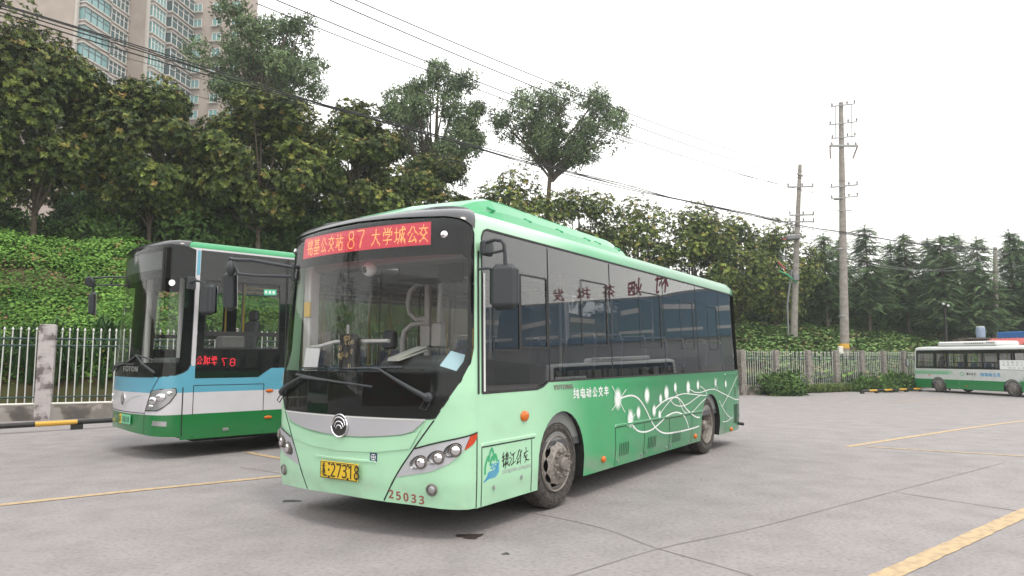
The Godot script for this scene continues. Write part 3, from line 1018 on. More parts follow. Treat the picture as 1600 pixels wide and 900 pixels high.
	mb = MB.new()
	for L in [[0.39, 0.682, 0.434, 0.682], [0.412, 0.682, 0.412, 0.728], [0.392, 0.728, 0.432, 0.728], [0.386, 0.705, 0.438, 0.705], [0.388, 0.69, 0.388, 0.72], [0.436, 0.69, 0.436, 0.72]]:
		strip(mb, sh, VL(L), 0.007, 0.0045 + 0.0003 * L[0])
	part("sticker_print", mb, M.white_print, st)
	var num := ["2", "5", "0", "3", "3"]
	for i in 5:
		var q := Vector2(0.605 + i * 0.078, 0.385 - i * 0.008)
		var w := words(num[i], 0.075, M.red_print, "fleet_digit", bus, sh.on(q, 0.001), 0.0)
		w.basis = frame_on(sh, q) * Basis.from_scale(Vector3(1.0, 1.0, 0.5))
	# headlights
	for sg in [1.0, -1.0]:
		var hl := PV([0.664, 0.542, 0.845, 0.799, 1.30, 0.905, 1.365, 0.92, 1.29, 0.779, 1.173, 0.682, 1.015, 0.611])
		var oc := PV([1.302, 0.907, 1.447, 0.938, 1.445, 0.90, 1.40, 0.84, 1.30, 0.785, 1.292, 0.79, 1.35, 0.88])
		oc = PV([1.31, 0.795, 1.365, 0.918, 1.447, 0.938, 1.446, 0.90, 1.40, 0.845])
		if sg < 0:
			hl = mirrored(hl); oc = mirrored(oc)
		mb = MB.new()
		var bowls := bowl_outlines(sg)
		patch(mb, sh, hl, bowls, Vector2(0.06, 0.06), 0.006)
		rim(mb, sh, hl, 0.006, -0.02)
		var lamp := part("headlight", mb, M.silver, bus)
		for el in bowls:
			var bw := MB.new()
			var c := Vector2.ZERO
			for p in el:
				c += p / 18.0
			for k in 18:
				for r in 3:
					var f0: float = [1.0, 0.8, 0.45, 0.0][r]
					var f1: float = [1.0, 0.8, 0.45, 0.0][r + 1]
					var o0: float = [0.009, -0.018, -0.034, -0.036][r]
					var o1: float = [0.009, -0.018, -0.034, -0.036][r + 1]
					var a: Vector2 = el[k]
					var b: Vector2 = el[(k + 1) % 18]
					bw.face(sh.on(c.lerp(a, f0), o0), sh.on(c.lerp(b, f0), o0), sh.on(c.lerp(b, f1), o1), sh.on(c.lerp(a, f1), o1), Vector3(0, 0, 1))
			part("lamp_bowl", bw, M.steel, lamp)
		mb = MB.new()
		patch(mb, sh, oc, [], Vector2(0.06, 0.06), 0.009)
		rim(mb, sh, oc, 0.009, -0.02)
		part("indicator", mb, M.red_orange_lens, lamp)
		mb = MB.new()
		var edge := smooth([Vector2(sg * 0.845, 0.802), Vector2(sg * 1.08, 0.865), Vector2(sg * 1.365, 0.924), Vector2(sg * 1.45, 0.941)])
		strip(mb, sh, edge, 0.014, 0.010)
		part("lamp_edge", mb, M.seam, lamp)
		for q in [Vector2(0.90, 0.683), Vector2(1.065, 0.732), Vector2(1.215, 0.797)]:
			q.x *= sg
			var p := sh.on(q, 0.0065)
			var f := frame_on(sh, q)
			var bulb := MB.new()
			bulb.lathe([Vector2(0.055, -0.035), Vector2(0.056, 0.012), Vector2(0.05, 0.02), Vector2(0.047, 0.012)], p + f * Vector3(0.012 * sg, 0, 0), basis_to(f.z), 24)
			part("lamp_ring", bulb, M.hub_dark, lamp)
			bulb = MB.new()
			bulb.ball(p + f * Vector3(0.012 * sg, 0, 0.008), Vector3(0.046, 0.046, 0.022), f, 14)
			part("lamp_lens", bulb, M.chrome, lamp)
		# fog lamp in its hollow
		var fq := Vector2(1.017 * sg, 0.452)
		var ff := frame_on(sh, fq)
		mb = MB.new()
		mb.lathe([Vector2(0.054, 0.0), Vector2(0.054, 0.014), Vector2(0.045, 0.02), Vector2(0.042, 0.01)], sh.on(fq, 0.0), basis_to(ff.z), 22)
		var fog := part("fog_lamp", mb, M.hub_dark, bus)
		mb = MB.new()
		mb.ball(sh.on(fq, 0.004), Vector3(0.041, 0.041, 0.018), ff, 14)
		part("lamp_lens", mb, M.steel, fog)
	# small oval notice on the lower corner of the windscreen
	mb = MB.new()
	var ov := PackedVector2Array()
	var ov2 := PackedVector2Array()
	for k in 18:
		ov.append(Vector2(-1.19 + 0.045 * cos(TAU * k / 18), 1.40 + 0.075 * sin(TAU * k / 18)))
		ov2.append(Vector2(-1.19 + 0.016 * cos(TAU * k / 18), 1.39 + 0.04 * sin(TAU * k / 18)))
	patch(mb, sh, ov, [], Vector2(0.05, 0.05), 0.004)
	var oval := part("oval_sticker", mb, M.white, bus)
	mb = MB.new()
	patch(mb, sh, ov2, [], Vector2(0.05, 0.05), 0.0055)
	part("sticker_print", mb, M.red_print, oval)
	# wipers
	for w in [[0.978, 1.256, 0.476, 1.499, 0.052, 1.504, 0.705, 1.518], [-1.06, 1.25, -0.631, 1.41, -0.778, 1.436, 0.389, 1.34]]:
		mb = MB.new()
		var a := Vector2(w[0], w[1])
		var b := Vector2(w[2], w[3])
		mb.lathe([Vector2(0.045, 0.0), Vector2(0.045, 0.04), Vector2(0.03, 0.055), Vector2(0.0, 0.06)], sh.on(a, 0.0), basis_to(sh.normal(a.x, a.y)), 16)
		mb.tube([sh.on(a, 0.045), sh.on(a.lerp(b, 0.3), 0.06), sh.on(a.lerp(b, 0.65), 0.055), sh.on(b, 0.04)], 0.026, 0.012, 8)
		var e1 := Vector2(w[4], w[5])
		var e2 := Vector2(w[6], w[7])
		mb.tube([sh.on(e1, 0.016), sh.on(e1.lerp(e2, 0.33), 0.022), sh.on(e1.lerp(e2, 0.66), 0.022), sh.on(e2, 0.016)], 0.012, -1, 6)
		mb.tube([sh.on(e1.lerp(e2, 0.15), 0.03), sh.on(e1.lerp(e2, 0.5), 0.045), sh.on(e1.lerp(e2, 0.85), 0.03)], 0.008, -1, 6)
		mb.tube([sh.on(b, 0.04), sh.on(e1.lerp(e2, 0.5), 0.04)], 0.012, -1, 6)
		part("wiper", mb, M.mirror_plastic, bus)
		var hose := MB.new()
		hose.tube([sh.on(a + Vector2(-0.03, -0.02), 0.03), sh.on(a + Vector2(-0.06, -0.09), 0.06), sh.on(a + Vector2(-0.01, -0.11), 0.05), sh.on(a + Vector2(0.02, -0.04), 0.02)], 0.006, -1, 5)
		part("washer_hose", hose, M.rubber, bus)
	# side glass
	for sg in [1, -1]:
		var joints := [-1.49, -0.262, 1.277, 3.09, 4.55, 5.80, 6.84]
		for i in joints.size() - 1:
			var g = S.call([joints[i] + 0.004, 1.2, joints[i + 1] - 0.004, 1.2, joints[i + 1] - 0.004, 2.9, joints[i] + 0.004, 2.9])
			var bits: Array = Geometry2D.intersect_polygons(g, band)
			for poly in bits:
				mb = MB.new()
				patch(mb, sh, poly if sg > 0 else mirrored(poly), [], Vector2(0.4, 0.3), -0.004)
				part("side_window", mb, M.side_glass, bus)
		mb = MB.new()
		for j in joints.slice(1, 6):
			var lo := 1.29 if j < -0.3 else 1.367
			strip(mb, sh, [Vector2(sg * sh.side(j, 0).x, lo), Vector2(sg * sh.side(j, 0).x, 2.79)], 0.014, 0.0, 0.3)
		for i in band.size():
			var p: Vector2 = band[i]
			var q: Vector2 = band[(i + 1) % band.size()]
			strip(mb, sh, [Vector2(p.x * sg, p.y), Vector2(q.x * sg, q.y)], 0.022, 0.003, 0.3)
		part("window_seal", mb, M.rubber, bus)
		# opening lights: dark frames set on the glass
		for w in [[-1.30, 1.68, -0.84, 2.45], [-0.82, 1.71, -0.30, 2.45], [0.50, 1.755, 1.17, 2.515], [2.20, 1.745, 2.96, 2.512], [3.80, 1.74, 4.38, 2.49], [5.16, 1.745, 5.64, 2.48]]:
			if sg < 0 and w[0] < 0:
				continue
			mb = MB.new()
			var c := [[w[0], w[1]], [w[2], w[1]], [w[2], w[3]], [w[0], w[3]]]
			for i in 4:
				var e := 0.016 if i != 1 else 0.03
				var p := sh.side(c[i][0], c[i][1])
				var q := sh.side(c[(i + 1) % 4][0], c[(i + 1) % 4][1])
				strip(mb, sh, [Vector2(p.x * sg, p.y), Vector2(q.x * sg, q.y)], e, 0.003 + 0.0005 * i, 0.3)
			part("slider_frame", mb, M.rubber, bus)
	# lower dark margin of the glass
	mb = MB.new()
	for L in [[-1.48, 1.29, -0.53, 1.29, -0.31, 1.36, -0.31, 1.52, -1.48, 1.60], [-1.48, 2.46, -0.27, 2.46, -0.27, 2.80, -1.40, 2.82, -1.48, 2.78], [-0.26, 2.53, 6.82, 2.52, 6.82, 2.78, -0.26, 2.80], [-0.28, 1.37, 6.82, 1.372, 6.82, 1.46, -0.28, 1.46]]:
		mb = MB.new()
		patch(mb, sh, S.call(L), [], Vector2(0.3, 0.2), -0.014)
		part("glass_margin", mb, M.mask, bus)
	# front edge of the glass: white strip and black seal
	mb = MB.new()
	strip(mb, sh, [sh.side(-1.455, 1.30), sh.side(-1.455, 2.40)], 0.03, 0.006, 0.3)
	part("window_edge_trim", mb, M.white, bus)
	mb = MB.new()
	strip(mb, sh, [sh.side(-1.545, 1.28), sh.side(-1.545, 2.60)], 0.03, 0.004, 0.3)
	part("pillar_seal", mb, M.seam, bus)
	# hatches, shut lines
	mb = MB.new()
	var lines := [[-1.49, 0.80, -0.585, 0.80], [-1.49, 0.272, -1.49, 0.80], [-0.64, 0.272, -0.64, 0.79], [1.32, 0.745, 4.62, 0.715], [1.32, 0.262, 1.32, 0.745], [2.22, 0.262, 2.22, 0.735], [3.15, 0.26, 3.15, 0.727], [5.875, 0.26, 5.875, 1.30], [4.10, 0.26, 4.10, 0.715]]
	for i in lines.size():
		var L: Array = lines[i]
		mb = MB.new()
		strip(mb, sh, [sh.side(L[0], L[1]), sh.side(L[2], L[3])], 0.012 if i != 3 else 0.017, 0.0018 + 0.0002 * i, 0.04)
		part("shut_line", mb, M.seam, bus)
	mb = MB.new()
	for L in [[-1.49, 0.822, -0.56, 0.822], [1.32, 0.762, 4.62, 0.732], [5.90, 1.30, 6.72, 1.30]]:
		var rl := PackedVector2Array([sh.side(L[0], L[1] - 0.012), sh.side(L[2], L[3] - 0.012), sh.side(L[2], L[3] + 0.012), sh.side(L[0], L[1] + 0.012)])
		mb = MB.new()
		patch(mb, sh, rl, [], Vector2(0.3, 0.1), 0.012, col)
		rim(mb, sh, rl, 0.012, -0.002)
		part("hatch_ledge", mb, M.paint, bus)
	for v in [[1.44, 0.375, 0.26, 5, 0.16], [2.36, 0.37, 0.26, 5, 0.155], [3.28, 0.36, 0.30, 5, 0.145]]:
		for k in 6:
			mb = MB.new()
			strip(mb, sh, [sh.side(v[0] + v[2] * k / 5.0, v[1]), sh.side(v[0] + v[2] * k / 5.0, v[1] + v[4])], 0.016, 0.0035, 0.04)
			part("vent_slot", mb, M.seam, bus)
	for k in 6:
		mb = MB.new()
		strip(mb, sh, [sh.side(6.42 + 0.055 * k, 0.40), sh.side(6.42 + 0.055 * k, 0.74)], 0.026, 0.0035, 0.04)
		part("vent_slot", mb, M.seam, bus)
	for k in 7:
		mb = MB.new()
		strip(mb, sh, [sh.side(6.42, 0.90 + 0.024 * k), sh.side(6.55, 0.90 + 0.024 * k)], 0.009, 0.0035, 0.3)
		part("vent_slot", mb, M.seam, bus)
	for q in [[-1.30, 0.42], [-0.83, 0.45], [1.40, 0.33], [2.14, 0.32], [2.30, 0.34], [3.07, 0.31], [3.21, 0.34], [4.0, 0.30]]:
		mb = MB.new()
		mb.lathe([Vector2(0.016, 0.0), Vector2(0.016, 0.006), Vector2(0.0, 0.008)], sh.on(sh.side(q[0], q[1]), 0.0), basis_to(sh.normal(sh.side(q[0], q[1]).x, q[1])), 10)
		mb.box(sh.on(sh.side(q[0], q[1] - 0.012), 0.01), Vector3(0.006, 0.034, 0.02))
		part("hatch_lock", mb, M.steel, bus)
	for q in [[-0.775, 1.03, 0.075, 0.055], [0.985, 0.395, 0.05, 0.042], [4.28, 0.36, 0.05, 0.042], [6.26, 0.30, 0.05, 0.042]]:
		mb = MB.new()
		mb.ball(sh.on(sh.side(q[0], q[1]), 0.004), Vector3(0.03, q[3], q[2]), Basis(), 14)
		part("side_marker", mb, M.orange_lens, bus)
	mb = MB.new()
	mb.lathe([Vector2(0.03, 0.0), Vector2(0.03, 0.09), Vector2(0.02, 0.1), Vector2(0.0, 0.1)], sh.on(sh.side(6.8, 0.36), -0.01), basis_to(sh.normal(sh.side(6.8, 0.36).x, 0.36)), 12)
	part("tow_eye", mb, M.rubber, bus)
	# lettering on the side
	mb = MB.new()
	var flat := func(p: Vector2, o: float) -> Vector3: return sh.on(sh.side(p.x, p.y), o)
	x = 0.25
	for k in ["chun", "dian", "dong", "gong", "jiao", "che"]:
		ribbons(mb, k, Vector2(x, 1.150 - 0.002 * x), Vector2(0.118, 0.112), 0.0165, 0.002, flat)
		x += 0.153
	part("side_lettering", mb, M.white_print, bus)
	words("YUTONG", 0.052, M.hub_dark, "maker_lettering", bus, sh.on(sh.side(0.02, 1.288), 0.003), PI / 2, 1.45)
	mb = MB.new()
	x = -1.165
	for k in ["zhen_brush", "jiang_brush", "gong_brush", "jiao_brush"]:
		ribbons(mb, k, Vector2(x, 0.575), Vector2(0.100, 0.135), 0.0145, 0.002, flat, true)
		x += 0.121
	part("brush_lettering", mb, M.black_print, bus)
	words("ZHENJIANG GONGJIAO", 0.034, M.grey_print, "operator_lettering", bus, sh.on(sh.side(-0.905, 0.535), 0.002), PI / 2, 1.0, true, 0.002)
	# operator's emblem: green peaks over blue waves
	mb = MB.new()
	for L in [[-1.44, 0.55, -1.437, 0.62, -1.41, 0.68, -1.385, 0.705, -1.378, 0.66], [-1.385, 0.66, -1.365, 0.73, -1.335, 0.772, -1.31, 0.73, -1.295, 0.66], [-1.36, 0.62, -1.345, 0.67, -1.325, 0.695, -1.305, 0.66], [-1.295, 0.66, -1.28, 0.71, -1.262, 0.69, -1.245, 0.645]]:
		var pts := []
		for p in smooth(VL(L), 5):
			pts.append(sh.side(p.x, p.y))
		strip(mb, sh, pts, 0.026, 0.002 + 0.0004 * absf(L[0]), 0.05)
	var em := part("emblem", mb, M.logo_green, bus)
	mb = MB.new()
	for k in 4:
		var pts := []
		for p in smooth(VL([-1.46 + 0.02 * k, 0.485 + 0.012 * k, -1.38, 0.51 + 0.016 * k, -1.28, 0.515 + 0.02 * k, -1.215, 0.56 + 0.032 * k]), 5):
			pts.append(sh.side(p.x, p.y))
		strip(mb, sh, pts, 0.013, 0.002 + 0.0004 * k, 0.05)
	part("emblem_wave", mb, M.logo_blue, em)
	words("ZJGJ", 0.042, M.logo_blue, "emblem_lettering", em, sh.on(sh.side(-1.30, 0.613), 0.002), PI / 2, 1.0, true, 0.002)
	# white swirls and points of light along the rear half
	mb = MB.new()
	var curves := [[1.43, 1.09, 1.78, 1.115, 2.03, 1.065, 2.25, 0.93, 2.44, 0.76, 2.64, 0.62, 2.93, 0.53, 3.39, 0.50, 4.07, 0.495, 4.44, 0.505], [1.83, 0.74, 1.98, 0.65, 2.21, 0.61, 2.49, 0.62, 2.79, 0.69, 3.06, 0.765, 3.42, 0.79, 3.72, 0.73, 3.88, 0.61, 3.94, 0.515], [2.58, 0.88, 2.84, 0.96, 3.15, 1.01, 3.44, 1.01, 3.64, 0.95, 3.85, 0.82, 4.07, 0.73, 4.3, 0.66, 4.47, 0.64], [2.78, 0.81, 3.03, 0.92, 3.36, 1.02, 3.74, 1.05, 4.1, 1.03, 4.57, 0.99, 4.85, 0.975], [3.17, 1.0, 3.35, 0.91, 3.64, 0.87, 3.95, 0.89, 4.33, 0.96, 4.57, 1.0], [3.42, 1.1, 3.56, 0.95, 3.72, 0.8, 3.94, 0.74, 4.17, 0.76, 4.51, 0.86, 4.80, 0.93], [4.03, 1.11, 4.28, 1.05, 4.57, 1.04, 4.88, 1.06, 5.25, 1.06, 5.69, 0.98, 6.1, 0.9, 6.47, 0.83, 6.72, 0.82], [4.53, 1.14, 4.73, 1.08, 4.87, 0.99], [6.70, 1.27, 6.5, 1.17, 6.24, 1.02, 5.98, 0.89, 5.66, 0.74], [5.52, 0.86, 5.62, 0.77, 5.89, 0.61, 6.15, 0.51], [5.68, 0.48, 5.95, 0.47, 6.28, 0.52]]
	for i in curves.size():
		var pts := []
		for p in smooth(VL(curves[i]), 7):
			pts.append(sh.side(p.x, p.y))
		strip(mb, sh, pts, 0.021 if i < 3 else 0.014, 0.0032 + 0.0005 * i, 0.2)
	part("swirl_print", mb, M.white_print, bus)
	mb = MB.new()
	var glows := [[1.40, 1.09, 1.5], [2.33, 1.09, 1.25], [2.82, 1.02, 0.8], [3.05, 1.09, 1.25], [3.41, 1.16, 0.85], [3.97, 1.14, 1.2], [4.43, 1.16, 0.9], [5.34, 1.17, 0.8], [5.93, 1.13, 0.8], [2.03, 0.88, 0.95], [2.57, 0.87, 0.95], [2.77, 0.80, 0.75], [1.77, 0.82, 1.3]]
	for i in glows.size():
		var g: Array = glows[i]
		var here: Color = tint.call(g[0])
		var w := Color(0.88, 0.90, 0.88)
		var rings := [[0.0, w], [0.45, w], [0.62, w.lerp(here, 0.35)], [0.8, w.lerp(here, 0.75)], [1.0, here]]
		for r in 4:
			for k in 20:
				var q := []
				for e in [[r, k], [r, k + 1], [r + 1, k + 1], [r + 1, k]]:
					var ang: float = TAU * e[1] / 20.0
					q.append(sh.on(sh.side(g[0] + cos(ang) * 0.085 * g[2] * rings[e[0]][0], g[1] + sin(ang) * 0.105 * g[2] * rings[e[0]][0]), 0.0026 + 0.0001 * i))
				var nn := Vector3(1, 0, 0)
				mb.tric(q[0], q[1], q[2], nn, nn, nn, rings[r][1], rings[r][1], rings[r + 1][1])
				mb.tric(q[0], q[2], q[3], nn, nn, nn, rings[r][1], rings[r + 1][1], rings[r + 1][1])
	part("light_print", mb, M.paint, bus)
	mb = MB.new()
	var rays := [[1.22, 1.26, 1.59, 0.91], [1.64, 1.20, 1.21, 0.96], [1.70, 0.94, 1.86, 0.67], [1.91, 0.87, 1.65, 0.74], [5.27, 1.26, 5.43, 1.06], [5.42, 1.25, 5.27, 1.08]]
	for i in rays.size():
		var L: Array = rays[i]
		strip(mb, sh, [sh.side(L[0], L[1]), sh.side((L[0] + L[2]) / 2, (L[1] + L[3]) / 2)], 0.012, 0.009 + 0.0002 * i, 0.3)
		strip(mb, sh, [sh.side((L[0] + L[2]) / 2, (L[1] + L[3]) / 2), sh.side(L[2], L[3])], 0.012, 0.0092 + 0.0002 * i, 0.3)
	part("ray_print", mb, M.white_print, bus)
	# roof unit
	roof_unit(bus, tint)
	# wheels
	for sg in [1.0, -1.0]:
		make_wheel(bus, Vector3(sg * 1.225, 0.475, 0.05), 0.475, sg, false)
		make_wheel(bus, Vector3(sg * 1.225, 0.475, -4.98), 0.475, sg, true)
	# mirrors
	mirror_head(bus, Vector3(1.50, 2.255, 1.46), Vector3(0.27, 0.42, 0.15), Vector3(0, 0.35, 0))
	mb = MB.new()
	mb.rbox(Vector3(1.30, 2.625, 1.46), Vector3(0.07, 0.14, 0.16), 0.02)
	mb.tube([Vector3(1.30, 2.67, 1.50), Vector3(1.42, 2.69, 1.50), Vector3(1.485, 2.68, 1.49), Vector3(1.51, 2.64, 1.48), Vector3(1.515, 2.55, 1.47), Vector3(1.51, 2.40, 1.46)], 0.018, -1, 8)
	mb.tube([Vector3(1.30, 2.575, 1.50), Vector3(1.42, 2.575, 1.49), Vector3(1.50, 2.59, 1.47)], 0.013, -1, 8)
	mb.tube([Vector3(1.27, 2.42, 1.56), Vector3(1.36, 2.425, 1.54), Vector3(1.46, 2.41, 1.50)], 0.012, -1, 8)
	part("mirror_arm", mb, M.mirror_plastic, bus)
	var big := mirror_head(bus, Vector3(-2.05, 2.37, 1.86), Vector3(0.22, 0.46, 0.14), Vector3(0.05, -0.5, -0.12))
	big.name = "side_mirror_001"
	mb = MB.new()
	mb.tube([Vector3(-1.18, 2.60, 1.66), Vector3(-1.62, 2.69, 1.88), Vector3(-1.85, 2.71, 1.92), Vector3(-2.0, 2.74, 1.9), Vector3(-2.06, 2.70, 1.88), Vector3(-2.06, 2.5, 1.87)], 0.02, -1, 8)
	mb.tube([Vector3(-1.18, 2.50, 1.66), Vector3(-1.60, 2.52, 1.85), Vector3(-1.84, 2.55, 1.90), Vector3(-1.93, 2.66, 1.9), Vector3(-1.98, 2.74, 1.9)], 0.017, -1, 8)
	mb.rbox(Vector3(-1.19, 2.55, 1.64), Vector3(0.08, 0.2, 0.08), 0.02)
	part("mirror_arm", mb, M.mirror_plastic, bus)
	mb = MB.new()
	mb.ball(Vector3(-1.94, 2.62, 1.93), Vector3(0.06, 0.09, 0.05), Basis(), 12)
	part("round_mirror", mb, M.mirror_plastic, bus)
	# inside
	floor_and_inside(bus, 1.45, -6.75, 0.72, 1.22, 1.34, 2.83)
	seats(bus, [-0.9, -1.7, -2.5, -3.3, -4.1, -5.2, -6.1], 0.72, 1.2)
	rails(bus, [-0.45, 0.45], [0.2, -1.4, -3.0, -4.6], 0.72, 2.8, M.rail_grey)
	driver_seat(bus, Vector3(0.72, 0.95, 0.35))
	steering(bus, Vector3(0.68, 1.62, 0.98))
	cockpit(bus)

func bowl_outlines(sg: float) -> Array:
	var out := []
	for q in [Vector2(0.88, 0.683), Vector2(1.045, 0.732), Vector2(1.20, 0.797)]:
		var el := PackedVector2Array()
		for k in 18:
			el.append(Vector2((q.x + 0.082 * cos(TAU * k / 18)) * sg, q.y + 0.06 * sin(TAU * k / 18) + 0.3 * 0.082 * cos(TAU * k / 18)))
		out.append(el)
	return out

func roof_unit(bus: Node3D, tint: Callable) -> void:
	var mb := MB.new()
	var st := [[1.50, 0.62, 0.0], [1.38, 0.80, 0.07], [1.24, 0.92, 0.16], [1.06, 0.98, 0.235], [0.86, 1.0, 0.285], [0.6, 1.0, 0.292], [0.2, 1.0, 0.280], [-1.0, 1.0, 0.255], [-1.9, 1.0, 0.245], [-2.15, 0.98, 0.225], [-2.32, 0.94, 0.16], [-2.42, 0.88, 0.06], [-2.45, 0.84, 0.0]]
	var sec := func(i: int) -> Array:
		var z: float = st[i][0]
		var w: float = st[i][1]
		var h: float = st[i][2]
		var base := 2.99
		return [Vector3(-w - 0.10, base, z), Vector3(-w - 0.05, base + h * 0.38, z), Vector3(-w + 0.01, base + h * 0.46, z), Vector3(-w + 0.10, base + h * 0.90, z), Vector3(-w + 0.20, base + h, z), Vector3(0, base + h * 1.0 + 0.03, z), Vector3(w - 0.20, base + h, z), Vector3(w - 0.10, base + h * 0.90, z), Vector3(w - 0.01, base + h * 0.46, z), Vector3(w + 0.05, base + h * 0.38, z), Vector3(w + 0.10, base, z)]
	for i in st.size() - 1:
		var A: Array = sec.call(i)
		var B: Array = sec.call(i + 1)
		for k in A.size() - 1:
			var nn: Vector3 = (A[k + 1] - A[k]).cross(B[k] - A[k])
			nn = nn.normalized()
			if nn.y < 0:
				nn = -nn
			var ca: Color = tint.call(0.9)
			var cb: Color = tint.call(0.9)
			mb.tric(A[k], A[k + 1], B[k + 1], nn, nn, nn, ca, ca, cb)
			mb.tric(A[k], B[k + 1], B[k], nn, nn, nn, ca, cb, cb)
	var unit := part("roof_unit", mb, M.paint, bus)
	for q in [[0.85, 0.1], [0.0, -0.75]]:
		mb = MB.new()
		var dy: float = -0.02 if q[0] < 0.5 else 0.0
		mb.face(Vector3(0.905, 3.270 + dy, q[0]), Vector3(0.905, 3.255 + dy, q[1]), Vector3(0.83, 3.288 + dy, q[1]), Vector3(0.83, 3.302 + dy, q[0]), Vector3(0.5, 1, 0))
		part("intake_grille", mb, M.seam, unit)
	for z in [1.0, 0.3, -0.4, -1.1, -1.4, -2.0]:
		mb = MB.new()
		mb.rbox(Vector3(1.02, 3.115 - 0.008 * (1.0 - z), z), Vector3(0.09, 0.03, 0.06), 0.01, Basis(Vector3(0, 0, 1), -0.5))
		part("unit_clip", mb, M.logo_green, unit)

func basis_to(n: Vector3) -> Basis:       # y axis along n
	var x := n.cross(Vector3(0.13, 1, 0.2)).normalized()
	return Basis(x, n, x.cross(n))

func frame_on(sh: Shell, p: Vector2) -> Basis:     # x to the viewer's right, y up, z out of the surface
	var z := sh.normal(p.x, p.y)
	var x := Vector3.UP.cross(z).normalized()
	return Basis(x, z.cross(x), z)

func cockpit(bus: Node3D) -> void:
	var mb := MB.new()
	mb.rbox(Vector3(0, 1.25, 1.55), Vector3(2.3, 0.42, 0.42), 0.06)
	mb.rbox(Vector3(0.55, 1.52, 1.36), Vector3(1.1, 0.22, 0.46), 0.09)
	mb.rbox(Vector3(-0.5, 1.44, 1.50), Vector3(1.2, 0.06, 0.36), 0.03)
	var dash := part("dashboard", mb, M.dash, bus)
	for x in [-0.75, -0.35, 0.08, 0.55]:
		mb = MB.new()
		var ring := []
		for i in 17:
			var a := TAU * i / 16.0
			ring.append(Vector3(x + clampf(cos(a) * 1.6, -1, 1) * 0.17, 1.50, 1.69 + clampf(sin(a) * 1.5, -1, 1) * 0.03))
		mb.tube(ring, 0.008, -1, 5, false)
		mb.box(Vector3(x, 1.483, 1.69), Vector3(0.32, 0.01, 0.05))
		part("demister_vent", mb, M.rubber, dash)
	mb = MB.new()
	mb.rbox(Vector3(0.34, 1.655, 1.47), Vector3(0.22, 0.02, 0.36), 0.01, Basis(Vector3.UP, -0.35) * Basis(Vector3.RIGHT, 0.35))
	mb.rbox(Vector3(0.36, 1.63, 1.49), Vector3(0.22, 0.02, 0.36), 0.01, Basis(Vector3.UP, -0.28) * Basis(Vector3.RIGHT, 0.3))
	part("towel", mb, M.towel, dash)
	mb = MB.new()
	mb.box(Vector3(1.03, 1.58, 1.60), Vector3(0.2, 0.19, 0.006), Basis(Vector3.UP, 0.2) * Basis(Vector3.RIGHT, -0.7) * Basis(Vector3(0, 0, 1), -0.3))
	part("paper", mb, M.paper_blue, dash)
	mb = MB.new()
	mb.box(Vector3(-0.90, 1.58, 1.62), Vector3(0.22, 0.26, 0.006), Basis(Vector3.RIGHT, -0.15))
	part("notice", mb, M.paper_white, dash)
	# rail across with a bag hung on it
	mb = MB.new()
	mb.tube([Vector3(-1.2, 1.72, 1.45), Vector3(-0.98, 1.73, 1.45), Vector3(-0.78, 1.78, 1.40), Vector3(0.02, 1.78, 1.40)], 0.022, -1, 8)
	mb.tube([Vector3(-1.12, 1.98, 0.9), Vector3(-0.62, 1.50, 1.35)], 0.02, -1, 8)
	part("guard_rail", mb, M.rail_grey, bus)
	mb = MB.new()
	mb.rbox(Vector3(-0.49, 1.66, 1.46), Vector3(0.28, 0.40, 0.12), 0.05)
	var bag := part("bag", mb, M.bag, bus)
	var r := RandomNumberGenerator.new()
	r.seed = 5
	for i in 14:
		mb = MB.new()
		var ring := []
		var c := Vector3(-0.49 + r.randf_range(-0.11, 0.11), 1.66 + r.randf_range(-0.16, 0.16), 1.526)
		var t := r.randf() * 3
		for k in 5:
			ring.append(c + Vector3(cos(t + k * 1.3) * 0.016, sin(t + k * 1.3) * 0.024, 0))
		mb.tube(ring, 0.005, -1, 4)
		part("bag_print", mb, M.bag_print, bag)
	# driver's screen of bent tube
	mb = MB.new()
	mb.tube([Vector3(-0.41, 2.51, 0.3), Vector3(-0.58, 2.49, 0.3), Vector3(-0.69, 2.41, 0.3), Vector3(-0.72, 2.28, 0.3), Vector3(-0.69, 2.15, 0.3), Vector3(-0.58, 2.07, 0.3), Vector3(-0.41, 2.07, 0.3)], 0.033, -1, 10)
	mb.tube([Vector3(-0.75, 1.0, 0.36), Vector3(-0.75, 1.80, 0.36), Vector3(-0.72, 1.92, 0.36), Vector3(-0.62, 2.0, 0.34), Vector3(-0.41, 2.02, 0.3)], 0.033, -1, 10)
	mb.tube([Vector3(-0.41, 0.8, 0.3), Vector3(-0.41, 2.78, 0.3)], 0.038, -1, 10)
	mb.tube([Vector3(-0.22, 1.95, 0.3), Vector3(-0.22, 2.48, 0.3), Vector3(-0.1, 2.54, 0.3)], 0.03, -1, 10)
	part("driver_screen", mb, M.rail_grey, bus)
	mb = MB.new()
	mb.rbox(Vector3(-0.15, 2.64, 0.55), Vector3(0.62, 0.32, 0.5), 0.03)
	mb.rbox(Vector3(0.0, 2.68, 1.35), Vector3(2.2, 0.26, 0.25), 0.04)
	part("equipment_box", mb, M.interior_grey, bus)
	mb = MB.new()
	mb.rbox(Vector3(-0.33, 1.86, 0.40), Vector3(0.15, 0.26, 0.1), 0.02)
	mb.rbox(Vector3(-0.16, 1.87, 0.40), Vector3(0.15, 0.28, 0.1), 0.02)
	part("cash_box", mb, M.rail_grey, bus)
	mb = MB.new()
	mb.rbox(Vector3(-1.16, 2.0, 1.42), Vector3(0.12, 1.7, 0.16), 0.03)
	var pil := part("door_pillar", mb, M.rail_grey, bus)
	mb = MB.new()
	mb.rbox(Vector3(-1.12, 2.14, 1.51), Vector3(0.1, 0.17, 0.03), 0.01)
	part("door_switch", mb, M.yellow_plastic, pil)
	mb = MB.new()
